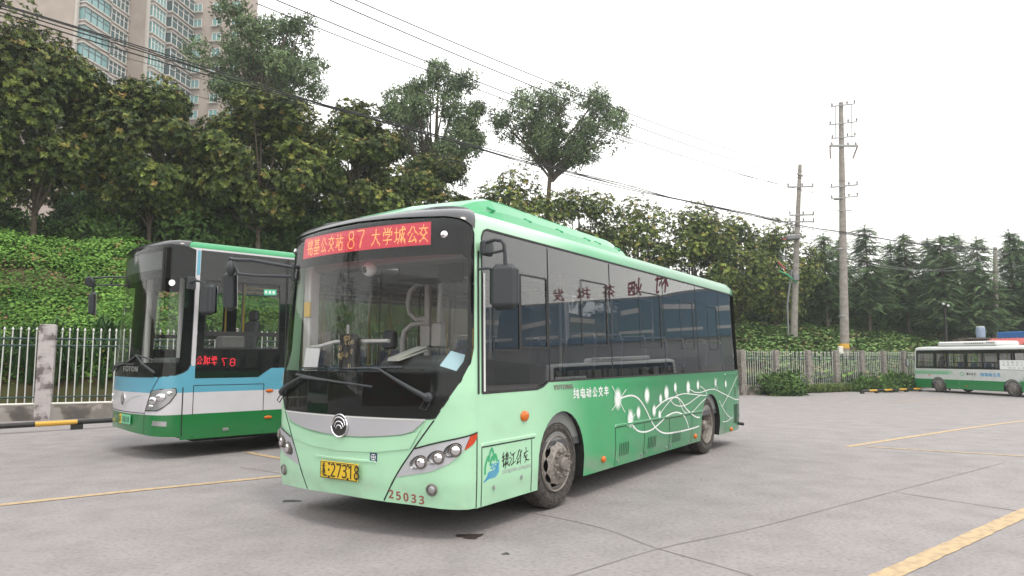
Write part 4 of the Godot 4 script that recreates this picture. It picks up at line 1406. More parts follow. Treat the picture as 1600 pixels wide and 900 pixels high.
	mb.ball(Vector3(-0.02, 2.50, 1.66), Vector3(0.075, 0.075, 0.075), Basis(), 16)
	var cam := part("camera_dome", mb, M.white, bus)
	mb = MB.new()
	mb.ball(Vector3(-0.02, 2.49, 1.725), Vector3(0.03, 0.035, 0.02), Basis(), 12)
	part("camera_lens", mb, M.black_gloss, cam)
	mb = MB.new()
	mb.box(Vector3(1.08, 1.68, 1.36), Vector3(0.05, 0.42, 0.04), Basis(Vector3(0, 0, 1), 0.08))
	part("strap", mb, M.yellow_plastic, bus)
	mb = MB.new()
	mb.rbox(Vector3(-0.25, 1.80, 1.1), Vector3(0.14, 0.2, 0.16), 0.03, Basis(Vector3.UP, 0.5))
	part("ticket_machine", mb, M.interior_dark, bus)

# ---------------------------------------------------------------- the blue, white and green bus on the left
func banded_bus() -> void:
	var sh := Shell.new(2.5, 0.63, -9.5, 0.12, 0.95, 0.5, 0.04, 1.08, 0.18, [Vector2(0.2, 0.03), Vector2(0.5, 0.0), Vector2(1.3, 0.0), Vector2(3.3, 0.04)], 0.05, 3.42, 0.14, 0.10)
	var bus := thing("city_bus", "blue, white and green city bus with unlit display, half hidden on the left", "bus", Vector3(-6.051, 0, -12.127), deg_to_rad(-45.5))
	var blue := Color(0.11, 0.36, 0.49)
	var white := Color(0.60, 0.58, 0.61)
	var green := Color(0.014, 0.175, 0.045)
	var teal := Color(0.03, 0.30, 0.11)
	var S := func(list: Array) -> PackedVector2Array:
		var o := PackedVector2Array()
		for i in range(0, list.size(), 2):
			o.append(sh.side(list[i], list[i + 1]))
		return o
	var off_s := sh.seam + 0.13            # a on the visible side at s = 0
	var scr_half := PV([0, 3.47, 1.2, 3.44, 1.48, 3.40, 1.60, 3.36, 1.615, 2.4, 1.612, 1.49, 1.575, 1.41, 1.50, 1.36, 1.40, 1.325, 1.149, 1.295, 0.6, 1.29, 0, 1.29])
	var scr := PackedVector2Array()
	for p in scr_half:
		scr.append(p)
	for i in range(scr_half.size() - 2, 0, -1):
		scr.append(Vector2(-scr_half[i].x, scr_half[i].y))
	var clear := PV([-1.40, 2.88, 1.42, 2.88, 1.47, 2.84, 1.44, 1.52, -1.40, 1.52])
	var disp := PV([-0.95, 3.03, 1.0, 3.03, 1.0, 3.33, -0.95, 3.33])
	var band = S.call([0.07, 1.265, 1.13, 1.265, 1.36, 1.42, 9.2, 1.42, 9.2, 3.37, 0.07, 3.37])
	var fa := arch(sh.side(2.35, 0.5), 0.52, 0.52, 0.0)
	var ra := arch(sh.side(7.1, 0.5), 0.52, 0.52, 0.0)
	var bands := [[0.30, 0.70, green], [0.70, 1.045, white], [1.045, 1.5, blue], [1.5, 3.40, white], [3.40, sh.vend, teal]]
	var mb: MB
	for sg in [1, -1]:
		mb = MB.new()
		for b in bands:
			mb.col = b[2]
			var lo: float = b[0]
			var poly := PV([sh.seam, lo, sh.seam, b[1], sh.total, b[1], sh.total, lo])
			var holes := [band, fa, ra, scr]
			if sg < 0:
				poly = mirrored(poly)
				holes = holes.map(func(h): return mirrored(h))
			patch(mb, sh, poly, holes, Vector2(0.3, 0.2))
		part("side_panel", mb, M.paint, bus)
		for w in [arch(sh.side(2.35, 0.5), 0.52, 0.52, 0.3), arch(sh.side(7.1, 0.5), 0.52, 0.52, 0.3)]:
			var well := MB.new()
			rim(well, sh, w if sg > 0 else mirrored(w), 0.0, -0.5, 1)
			part("wheel_well", well, M.underbody, bus)
	mb = MB.new()
	for b in bands.slice(0, 3):
		mb.col = b[2]
		var lo: float = 0.40 if b[0] < 0.5 else b[0]
		patch(mb, sh, PV([-sh.seam, lo, 0, lo + (0.03 if b[0] < 0.5 else 0.0), sh.seam, lo if b[0] > 0.5 else 0.35, sh.seam, b[1], 0, b[1], -sh.seam, b[1]]), [scr], Vector2(0.09, 0.09))
	part("front_bodywork", mb, M.paint, bus)
	mb = MB.new()
	patch(mb, sh, PV([-sh.seam, 3.3, sh.seam, 3.3, sh.seam, sh.vend, -sh.seam, sh.vend]), [scr], Vector2(0.09, 0.06), 0.004)
	part("front_cap", mb, M.cap_black, bus)
	mb = MB.new()
	roof_cap(mb, sh, 0.05, func(p: Vector3): return teal)
	part("roof", mb, M.paint, bus)
	mb = MB.new()
	patch(mb, sh, scr, [clear, disp], Vector2(0.09, 0.1), -0.010)
	part("windscreen_surround", mb, M.mask, bus)
	mb = MB.new()
	patch(mb, sh, scr, [], Vector2(0.09, 0.1), -0.001)
	part("windscreen", mb, M.windscreen, bus)
	mb = MB.new()
	patch(mb, sh, disp, [], Vector2(0.1, 0.1), -0.02)
	part("destination_display", mb, M.dash, bus)
	mb = MB.new()
	for i in scr.size():
		strip(mb, sh, [scr[i], scr[(i + 1) % scr.size()]], 0.014, 0.0025)
	part("windscreen_seal", mb, M.rubber, bus)
	mb = MB.new()
	mb.lathe([Vector2(0.05, 0.0), Vector2(0.05, 0.004), Vector2(0.0, 0.004)], sh.on(Vector2(1.24, 2.80), 0.0), basis_to(sh.normal(1.24, 2.80)), 18)
	part("marker_lamp", mb, M.chrome, bus)
	# pale strip behind the windscreen pillar
	mb = MB.new()
	mb.col = white
	patch(mb, sh, PV([off_s + 0.012, 1.47, off_s + 0.062, 1.47, off_s + 0.062, 2.95, off_s + 0.012, 2.95]), [], Vector2(0.2, 0.3), 0.003)
	mb.col = blue
	patch(mb, sh, PV([off_s + 0.012, 2.95, off_s + 0.062, 2.95, off_s + 0.062, 3.36, off_s + 0.012, 3.36]), [], Vector2(0.2, 0.3), 0.003)
	part("pillar_strip", mb, M.paint, bus)
	# glass of the visible side, the same on the other
	for sg in [1, -1]:
		var joints := [0.07, 1.62, 3.2, 4.9, 6.6, 9.2]
		for i in joints.size() - 1:
			var g = S.call([joints[i] + 0.004, 1.2, joints[i + 1] - 0.004, 1.2, joints[i + 1] - 0.004, 3.4, joints[i] + 0.004, 3.4])
			for poly in Geometry2D.intersect_polygons(g, band):
				mb = MB.new()
				patch(mb, sh, poly if sg > 0 else mirrored(poly), [], Vector2(0.4, 0.4), -0.004)
				part("side_window", mb, M.clear_glass, bus)
		mb = MB.new()
		for L in [[0.08, 2.88, 9.19, 2.88, 9.19, 3.36, 0.08, 3.36], [0.08, 1.27, 1.13, 1.27, 1.36, 1.43, 1.62, 1.43, 1.62, 1.745, 0.08, 1.745], [0.08, 1.745, 0.19, 1.745, 0.19, 2.88, 0.08, 2.88], [1.47, 1.745, 1.74, 1.745, 1.74, 2.88, 1.47, 2.88]]:
			patch(mb, sh, mirr(S.call(L), sg), [], Vector2(0.5, 0.3), -0.012)
		part("glass_margin", mb, M.mask, bus)
		mb = MB.new()
		var nn := 0
		for L in [[0.19, 2.00, 1.47, 2.00, 0.07], [0.19, 2.87, 1.47, 2.87, 0.02], [0.80, 2.02, 0.80, 2.86, 0.025], [0.19, 2.0, 0.19, 2.87, 0.02], [1.47, 1.75, 1.47, 2.87, 0.02], [0.19, 1.75, 1.47, 1.75, 0.02], [1.60, 1.43, 1.60, 3.36, 0.02]]:
			var p := sh.side(L[0], L[1])
			var q := sh.side(L[2], L[3])
			strip(mb, sh, [Vector2(p.x * sg, p.y), Vector2(q.x * sg, q.y)], L[4], 0.002 + 0.0004 * nn, 0.3)
			nn += 1
		part("slider_frame", mb, M.rubber, bus)
	# reflection of a dash sign, made as glowing mirrored dots behind the low pane
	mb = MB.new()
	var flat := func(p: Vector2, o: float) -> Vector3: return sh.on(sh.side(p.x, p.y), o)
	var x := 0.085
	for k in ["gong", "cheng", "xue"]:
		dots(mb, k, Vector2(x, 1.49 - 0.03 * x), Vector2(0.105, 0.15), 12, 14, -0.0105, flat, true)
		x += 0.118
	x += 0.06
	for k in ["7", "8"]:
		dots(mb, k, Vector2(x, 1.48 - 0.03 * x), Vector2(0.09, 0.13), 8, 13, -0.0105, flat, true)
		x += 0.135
	part("route_reflection", mb, M.reflected_led_red, bus)
	mb = MB.new()
	patch(mb, sh, S.call([1.17, 2.69, 1.40, 2.70, 1.40, 2.80, 1.17, 2.79]), [], Vector2(0.3, 0.3), 0.003)
	var stick := part("window_sticker", mb, M.sticker_green, bus)
	mb = MB.new()
	for k in 3:
		var s0 := 1.19 + 0.07 * k
		strip(mb, sh, [sh.side(s0, 2.745), sh.side(s0 + 0.04, 2.746)], 0.05, 0.005, 0.3)
	part("sticker_print", mb, M.white_print, stick)
	# headlights
	for sg in [1.0, -1.0]:
		var hl := PV([0.89, 0.767, 1.022, 1.074, 1.20, 1.105, 1.41, 1.115, 1.42, 1.034, 1.33, 0.90, 1.22, 0.81, 1.138, 0.772])
		if sg < 0:
			hl = mirrored(hl)
		mb = MB.new()
		patch(mb, sh, hl, [], Vector2(0.06, 0.06), 0.006)
		rim(mb, sh, hl, 0.006, -0.02)
		var lamp := part("headlight", mb, M.steel, bus)
		mb = MB.new()
		for i in hl.size():
			strip(mb, sh, [hl[i], hl[(i + 1) % hl.size()]], 0.014, 0.010)
		part("lamp_edge", mb, M.seam, lamp)
		for q in [[1.06, 0.93, 0.10, 0.075], [1.20, 0.98, 0.10, 0.08], [1.32, 1.04, 0.06, 0.05], [1.03, 0.84, 0.06, 0.035]]:
			mb = MB.new()
			var a := Vector2(q[0] * sg, q[1])
			mb.ball(sh.on(a, 0.006), Vector3(q[2] * 0.8, q[3] * 0.8, 0.03), frame_on(sh, a), 12)
			part("lamp_lens", mb, M.chrome, lamp)
		mb = MB.new()
		var fg := PV([1.06, 0.54, 1.30, 0.525, 1.30, 0.60, 1.08, 0.615])
		patch(mb, sh, fg if sg > 0 else mirrored(fg), [], Vector2(0.1, 0.1), 0.008)
		rim(mb, sh, fg if sg > 0 else mirrored(fg), 0.008, -0.01)
		part("fog_lamp", mb, M.steel, bus)
	# seams
	var seams := [[-0.858, 0.722, 0.858, 0.722]]
	for sg in [1.0, -1.0]:
		seams.append_array([[sg * 1.15, 1.29, sg * 1.09, 1.20, sg * 1.02, 1.08], [sg * 0.89, 0.77, sg * 0.858, 0.72, sg * 0.855, 0.40], [sg * 1.515, 0.36, sg * 1.515, 1.13]])
	for L in seams:
		mb = MB.new()
		strip(mb, sh, VL(L), 0.012 if absf(L[0]) < 1.5 else 0.018, 0.002 + 0.0005 * absf(L[0]))
		part("bumper_seam", mb, M.seam, bus)
	mb = MB.new()
	var lines := [[0.06, 1.155, 1.235, 1.15], [0.06, 0.31, 0.06, 1.155], [1.235, 0.31, 1.235, 1.15]]
	for i in lines.size():
		mb = MB.new()
		strip(mb, sh, [sh.side(lines[i][0], lines[i][1]), sh.side(lines[i][2], lines[i][3])], 0.011, 0.002 + 0.0003 * i, 0.3)
		part("shut_line", mb, M.seam, bus)
	# badge, creases, lettering, plate
	var bq := Vector2(0.06, 0.92)
	var bf := frame_on(sh, bq)
	mb = MB.new()
	mb.lathe([Vector2(1.0, 0.0), Vector2(1.0, 0.012), Vector2(0.85, 0.02), Vector2(0.78, 0.012)], sh.on(bq, 0.0), Basis(bf.x * 0.085, bf.z, bf.y * 0.105), 28)
	var badge := part("badge", mb, M.chrome, bus)
	mb = MB.new()
	mb.lathe([Vector2(0.8, 0.012), Vector2(0.0, 0.014)], sh.on(bq, 0.0), Basis(bf.x * 0.085, bf.z, bf.y * 0.105), 24)
	part("badge_face", mb, M.black_gloss, badge)
	mb = MB.new()
	for L in [[-0.04, -0.06, 0.05, 0.07], [-0.055, -0.03, 0.02, 0.075], [-0.01, -0.075, 0.06, 0.03]]:
		mb.tube([sh.on(bq, 0.018) + bf * Vector3(L[0], L[1], 0), sh.on(bq, 0.018) + bf * Vector3(L[2], L[3], 0)], 0.008, -1, 5)
	part("badge_stripes", mb, M.chrome, badge)
	mb = MB.new()
	for L in [[-0.06, 0.93, -0.45, 0.995, -0.72, 1.0], [0.2, 0.86, 0.45, 0.955, 0.75, 1.0], [0.2, 0.86, 0.13, 0.72]]:
		var pts := VL(L)
		strip(mb, sh, smooth(pts), 0.012, 0.003)
	part("panel_crease", mb, M.grey_print, bus)
	var fw := words("FOTON", 0.085, M.steel, "maker_lettering", bus, sh.on(Vector2(0.30, 1.415), 0.004), 0.0)
	fw.basis = frame_on(sh, Vector2(0.30, 1.415)) * Basis.from_scale(Vector3(1.6, 1, 1))
	var pq := Vector2(0.22, 0.60)
	var pf := frame_on(sh, pq)
	mb = MB.new()
	mb.rbox(sh.on(pq, 0.015) + pf * Vector3(0.06, 0, 0), Vector3(0.38, 0.15, 0.012), 0.005, pf)
	var plate := part("number_plate", mb, M.plate_green, bus)
	mb = MB.new()
	mb.rbox(sh.on(pq, 0.016) + pf * Vector3(-0.18, 0, 0), Vector3(0.1, 0.152, 0.012), 0.005, pf)
	part("plate_end", mb, M.plate_yellow, plate)
	mb = MB.new()
	ribbons(mb, "su", Vector2(-0.215, -0.05), Vector2(0.06, 0.10), 0.009, 0.0235, func(p: Vector2, o: float): return sh.on(pq, 0.0) + pf * Vector3(p.x, p.y, o))
	for k in 6:      # too blurred in the photograph to be read
		mb.box(sh.on(pq, 0.022) + pf * Vector3(-0.09 + 0.055 * k, 0.0, 0), Vector3(0.012 + 0.008 * (k % 3), 0.09, 0.002), pf)
	part("plate_marks", mb, M.black_print, plate)
	# wiper and markers
	mb = MB.new()
	mb.tube([sh.on(Vector2(1.10, 1.36), 0.04), sh.on(Vector2(0.82, 1.50), 0.06), sh.on(Vector2(0.537, 1.645), 0.045)], 0.022, 0.012, 7)
	mb.tube([sh.on(Vector2(0.10, 1.50), 0.02), sh.on(Vector2(0.55, 1.64), 0.03), sh.on(Vector2(1.05, 1.56), 0.02)], 0.014, -1, 6)
	mb.tube([sh.on(Vector2(-0.9, 1.36), 0.04), sh.on(Vector2(-0.5, 1.46), 0.05), sh.on(Vector2(0.1, 1.50), 0.04)], 0.022, 0.012, 7)
	mb.tube([sh.on(Vector2(-0.75, 1.42), 0.02), sh.on(Vector2(-0.2, 1.50), 0.03), sh.on(Vector2(0.45, 1.49), 0.02)], 0.014, -1, 6)
	part("wiper", mb, M.mirror_plastic, bus)
	for q in [[1.34, 1.03], [1.33, 0.575]]:
		mb = MB.new()
		mb.ball(sh.on(sh.side(q[0], q[1]), 0.004), Vector3(0.02, 0.03, 0.075), Basis(), 12)
		part("side_marker", mb, M.orange_lens, bus)
	mb = MB.new()
	mb.rbox(sh.on(sh.side(0.60, 0.42), 0.0), Vector3(0.02, 0.05, 0.1), 0.008)
	part("hatch_lock", mb, M.steel, bus)
	# mirrors
	mirror_head(bus, Vector3(1.52, 2.53, -0.12), Vector3(0.30, 0.50, 0.16), Vector3(0, 0.3, 0))
	mb = MB.new()
	mb.tube([Vector3(1.26, 2.80, 0.08), Vector3(1.42, 2.84, 0.05), Vector3(1.52, 2.80, -0.05), Vector3(1.52, 2.5, -0.1)], 0.022, -1, 8)
	mb.rbox(Vector3(1.27, 2.80, 0.06), Vector3(0.08, 0.22, 0.14), 0.02)
	part("mirror_arm", mb, M.mirror_plastic, bus)
	mirror_head(bus, Vector3(-2.02, 2.62, 0.66), Vector3(0.2, 0.44, 0.14), Vector3(0, -0.55, -0.1))
	mb = MB.new()
	mb.tube([Vector3(-1.15, 3.08, 0.30), Vector3(-1.6, 3.10, 0.55), Vector3(-1.95, 3.10, 0.68), Vector3(-2.05, 3.02, 0.68), Vector3(-2.03, 2.7, 0.66)], 0.018, -1, 7)
	mb.tube([Vector3(-1.15, 2.93, 0.30), Vector3(-1.6, 2.95, 0.55), Vector3(-2.0, 2.97, 0.68)], 0.015, -1, 7)
	mb.tube([Vector3(-1.45, 3.09, 0.47), Vector3(-1.55, 2.95, 0.52)], 0.012, -1, 6)
	part("mirror_arm", mb, M.mirror_plastic, bus)
	mb = MB.new()
	mb.lathe([Vector2(0.10, -0.03), Vector2(0.11, 0.0), Vector2(0.09, 0.02), Vector2(0.0, 0.03)], Vector3(-1.98, 3.02, 0.75), basis_to(Vector3(0.5, -0.3, 0.8).normalized()), 18)
	part("round_mirror", mb, M.mirror_plastic, bus)
	# inside
	floor_and_inside(bus, 0.1, -9.2, 0.6, 1.2, 1.25, 3.30)
	seats(bus, [-2.2, -3.1, -4.0, -4.9, -5.8, -6.7, -7.6], 0.6, 1.18)
	rails(bus, [-0.4, 0.4], [-1.2, -2.8, -4.4, -6.0], 0.6, 3.1)
	driver_seat(bus, Vector3(0.70, 1.05, -0.95))
	steering(bus, Vector3(0.68, 1.75, -0.35))
	mb = MB.new()
	mb.rbox(Vector3(0, 1.25, 0.15), Vector3(2.2, 0.5, 0.45), 0.06)
	mb.rbox(Vector3(0.60, 1.50, 0.05), Vector3(0.9, 0.2, 0.5), 0.07)
	part("dashboard", mb, M.dash, bus)
	mb = MB.new()
	mb.rbox(Vector3(0.95, 1.86, -0.75), Vector3(0.3, 0.22, 0.4), 0.03)
	part("ticket_machine", mb, M.interior_grey, bus)
	mb = MB.new()
	mb.tube([Vector3(-0.95, 1.0, 0.0), Vector3(-0.95, 3.2, 0.0)], 0.05, -1, 8)
	mb.tube([Vector3(-0.45, 1.0, -0.4), Vector3(-0.45, 3.2, -0.4)], 0.05, -1, 8)
	part("door_pillar", mb, M.rail_grey, bus)
	for sg in [1.0, -1.0]:
		make_wheel(bus, Vector3(sg * 1.2, 0.48, -2.35), 0.48, sg, false)
		make_wheel(bus, Vector3(sg * 1.2, 0.48, -7.1), 0.48, sg, true)

func mirr(p: PackedVector2Array, sg: int) -> PackedVector2Array:
	return p if sg > 0 else mirrored(p)

# ---------------------------------------------------------------- the small white and green bus by the far fence; copies stand outside the picture
func small_bus() -> Node3D:
	var sh := Shell.new(2.3, 2.0, -6.2, 0.1, 0.9, 0.3, 0.04, 0.95, 0.15, [Vector2(0.2, 0.03), Vector2(0.5, 0.0), Vector2(1.2, 0.0), Vector2(2.5, 0.05)], 0.12, 2.54, 0.18, 0.16)
	var bus := thing("city_bus", "small white bus with green skirt and white roof unit by the far fence", "bus", Vector3(26.5, -0.5, -41.9), deg_to_rad(-166.1))
	var white := Color(0.58, 0.60, 0.58)
	var green := Color(0.018, 0.21, 0.06)
	var light := Color(0.22, 0.46, 0.29)
	var mb: MB
	var S := func(list: Array) -> PackedVector2Array:
		var o := PackedVector2Array()
		for i in range(0, list.size(), 2):
			o.append(sh.side(list[i], list[i + 1]))
		return o
	var band = S.call([-1.62, 1.40, 6.1, 1.40, 6.1, 2.50, -1.56, 2.50, -1.62, 2.44])
	var fa := arch(sh.side(0.0, 0.42), 0.52, 0.50, 0.0)
	var ra := arch(sh.side(4.7, 0.42), 0.52, 0.50, 0.0)
	var scr := PV([-1.0, 1.15, 1.0, 1.15, 1.08, 1.3, 1.08, 2.5, 1.0, 2.58, -1.0, 2.58, -1.08, 2.5, -1.08, 1.3])
	var col := func(p: Vector2) -> Color:
		var s := absf(p.x) - sh.seam - 1.7
		return green if p.y < 0.78 or (s > 5.2 and p.y < 0.78 + (s - 5.2) * 0.5 and p.y < 1.38) else (light if p.y > 1.06 and p.y < 1.36 and s < 0.75 + (p.y - 1.06) * 1.3 else white)
	for sg in [1, -1]:
		mb = MB.new()
		for b in [[0.26, 0.78], [0.78, 1.06], [1.06, 1.37], [1.37, sh.vend]]:
			for e in [[0.0, sh.seam + 1.7], [sh.seam + 1.7, sh.seam + 2.6], [sh.seam + 2.6, sh.total]]:
				var poly := PV([e[0], b[0], e[1], b[0], e[1], b[1], e[0], b[1]])
				patch(mb, sh, mirr(poly, sg), [mirr(band, sg), mirr(fa, sg), mirr(ra, sg), scr], Vector2(0.22, 0.2), 0.0, func(p: Vector2): return col.call(Vector2(p.x, clampf(p.y, b[0] + 0.01, b[1] - 0.01))))
		part("side_panel", mb, M.paint, bus)
		mb = MB.new()
		patch(mb, sh, mirr(band, sg), [], Vector2(0.5, 0.4), -0.004)
		part("side_window", mb, M.clear_glass, bus)
		mb = MB.new()
		for L in [[-1.62, 2.40, 6.1, 2.40, 0.2], [-1.62, 1.46, 6.1, 1.46, 0.14], [-1.55, 1.40, -1.55, 2.50, 0.12], [-0.2, 1.40, -0.2, 2.50, 0.22], [0.85, 1.78, 4.6, 1.78, 0.06], [1.1, 1.4, 1.1, 2.5, 0.05], [2.0, 1.4, 2.0, 2.5, 0.12], [3.0, 1.4, 3.0, 2.5, 0.12], [4.0, 1.4, 4.0, 2.5, 0.1], [4.75, 1.4, 4.75, 2.5, 0.12], [5.5, 1.4, 5.5, 2.5, 0.12], [6.05, 1.4, 6.05, 2.5, 0.12]]:
			var p := sh.side(L[0], L[1])
			var q := sh.side(L[2], L[3])
			strip(mb, sh, [Vector2(p.x * sg, p.y), Vector2(q.x * sg, q.y)], L[4], -0.008 - 0.0008 * L[0] - 0.001 * L[4], 0.5)
		part("window_frame", mb, M.mask, bus)
		for w in [arch(sh.side(0.0, 0.42), 0.52, 0.50, 0.27), arch(sh.side(4.7, 0.42), 0.52, 0.50, 0.27)]:
			mb = MB.new()
			rim(mb, sh, mirr(w, sg), 0.0, -0.5, 1)
			part("wheel_well", mb, M.underbody, bus)
	mb = MB.new()
	roof_cap(mb, sh, 0.05, func(p: Vector3): return white)
	part("roof", mb, M.paint, bus)
	mb = MB.new()
	patch(mb, sh, scr, [], Vector2(0.12, 0.2), -0.003)
	part("windscreen", mb, M.side_glass, bus)
	mb = MB.new()
	mb.rbox(Vector3(0, 2.84, -1.7), Vector3(1.7, 0.3, 3.9), 0.1)
	var unit := part("roof_unit", mb, M.white, bus)
	mb = MB.new()
	for k in 9:
		mb.box(Vector3(0.852, 2.86, -1.7 - 0.14 * k), Vector3(0.004, 0.07, 0.08))
	for k in 5:
		mb.box(Vector3(0.852, 2.90, -3.1 - 0.1 * k), Vector3(0.004, 0.1, 0.05))
	part("unit_slots", mb, M.hub_dark, unit)
	# white notice board in the rear windows, emblem and lettering
	mb = MB.new()
	patch(mb, sh, S.call([4.05, 1.42, 6.0, 1.42, 6.0, 1.92, 4.05, 1.92]), [], Vector2(0.5, 0.3), 0.006)
	var nb := part("notice_board", mb, M.paper_white, bus)
	var flat := func(p: Vector2, o: float) -> Vector3: return sh.on(sh.side(p.x, p.y), o)
	mb = MB.new()
	var row := 0
	for keys in [["da", "zhan", "ji", "pi", "da", "gong"], ["che", "su", "jiang", "cun", "da", "dong"], ["chun", "da", "gong", "dian"]]:
		var x := 4.2 + 0.35 * (1 if row == 2 else 0)
		for k in keys:
			ribbons(mb, k, Vector2(x, 1.76 - 0.15 * row), Vector2(0.16, 0.11), 0.017, 0.008, flat)
			x += 0.26
		row += 1
	part("board_lettering", mb, M.grey_print, nb)
	mb = MB.new()
	var xx := 1.95
	for k in ["zhen_brush", "jiang_brush", "gong_brush", "jiao_brush"]:
		ribbons(mb, k, Vector2(xx, 1.06), Vector2(0.12, 0.15), 0.02, 0.003, flat)
		xx += 0.16
	part("brush_lettering", mb, M.black_print, bus)
	mb = MB.new()
	xx = 2.85
	for k in ["chun", "dian", "dong", "gong", "jiao"]:
		ribbons(mb, k, Vector2(xx, 1.03), Vector2(0.2, 0.2), 0.034, 0.003, flat)
		xx += 0.25
	part("side_lettering", mb, M.logo_blue, bus)
	mb = MB.new()
	var ring := []
	for p in smooth(VL([1.62, 1.04, 1.52, 1.12, 1.60, 1.24, 1.68, 1.18, 1.76, 1.20, 1.78, 1.08, 1.62, 1.04]), 4):
		ring.append(sh.side(p.x, p.y))
	strip(mb, sh, ring, 0.035, 0.003, 0.05)
	part("emblem", mb, M.logo_green, bus)
	mb = MB.new()
	var ln := [[1.0, 0.8, 1.0, 1.3], [1.42, 0.28, 1.42, 1.3], [1.0, 1.3, 1.42, 1.3]]
	for i in 3:
		strip(mb, sh, [sh.side(ln[i][0], ln[i][1]), sh.side(ln[i][2], ln[i][3])], 0.014, 0.003 + 0.0005 * i, 0.3)
	part("shut_line", mb, M.grey_print, bus)
	for q in [[-0.62, 1.02], [1.9, 0.45]]:
		mb = MB.new()
		mb.ball(sh.on(sh.side(q[0], q[1]), 0.004), Vector3(0.02, 0.04, 0.06), Basis(), 10)
		part("side_marker", mb, M.orange_lens, bus)
	for sg in [1.0, -1.0]:
		mirror_head(bus, Vector3(sg * 1.35, 1.75, 2.1), Vector3(0.16, 0.5, 0.14), Vector3.ZERO)
		mb = MB.new()
		mb.tube([Vector3(sg * 1.1, 2.3, 1.9), Vector3(sg * 1.3, 2.3, 2.1), Vector3(sg * 1.35, 1.9, 2.1)], 0.025, -1, 6)
		part("mirror_arm", mb, M.mirror_plastic, bus)
		make_wheel(bus, Vector3(sg * 1.1, 0.44, 0.0), 0.44, sg, false, 0.22)
		make_wheel(bus, Vector3(sg * 1.1, 0.44, -4.7), 0.44, sg, false, 0.22)
		mb = MB.new()
		var hp := Vector2(sg * 0.85, 0.8)
		mb.ball(sh.on(hp, 0.0), Vector3(0.16, 0.1, 0.04), frame_on(sh, hp), 12)
		part("headlight", mb, M.chrome, bus)
	floor_and_inside(bus, 1.7, -6.0, 0.6, 1.1, 1.38, 2.5)
	seats(bus, [-1.0, -1.9, -2.8, -3.7, -5.0], 0.6, 1.1)
	rails(bus, [-0.4, 0.4], [0.2, -1.5, -3.2], 0.6, 2.45)
	driver_seat(bus, Vector3(0.6, 0.7, 0.5))
	steering(bus, Vector3(0.6, 1.4, 1.1))
	return bus

# ---------------------------------------------------------------- land
func ground_y(x: float, z: float) -> float:
	return -0.5 * smoothstep(14.0, 32.0, -z) * smoothstep(-6.0, 4.0, x)

const FENCE := [Vector2(-90, 22.1), Vector2(-10.76, -18.8), Vector2(12.96, -38.85), Vector2(25.6, -45.7), Vector2(110, -91.4)]

func behind(x: float, z: float) -> float:      # metres behind the fence line, negative in the yard
	var best := 1e9
	var p := Vector2(x, z)
	for i in FENCE.size() - 1:
		var q: Vector2 = Geometry2D.get_closest_point_to_segment(p, FENCE[i], FENCE[i + 1])
		var d: Vector2 = (FENCE[i + 1] - FENCE[i]).normalized()
		var n := Vector2(d.y, -d.x)
		var t := (p - q).length() * (1.0 if (p - q).dot(n) > 0 else -1.0)
		if absf(t) < absf(best):
			best = t
	return best

func hill_y(x: float, z: float) -> float:
	var t := behind(x, z)
	var k := smoothstep(-6.0, 10.0, x)
	var top := lerpf(5.5, 4.1, k)
	var run := lerpf(8.2, 13.0, k)
	var base := lerpf(0.5, -0.15, k)
	var f := clampf(t / run, 0, 1)
	f = lerpf(f * (1.12 - 0.12 * f), f * (1.5 - 0.5 * f), k)
	var y := base + (top - base) * f + maxf(0.0, t - run) * 0.03
	return y + hill_noise.get_noise_2d(x * 4, z * 4) * 0.22 * smoothstep(0.0, 3.0, t)

func grid_lines(lo: float, hi: float, mid0: float, mid1: float, step: float) -> Array:
	var o := []
	var x := mid0
	while x <= mid1:
		o.append(x); x += step
	var s := step
	while o[o.size() - 1] < hi:
		s *= 1.6
		o.append(minf(hi, o[o.size() - 1] + s))
	s = step
	while o[0] > lo:
		s *= 1.6
		o.push_front(maxf(lo, o[0] - s))
	return o

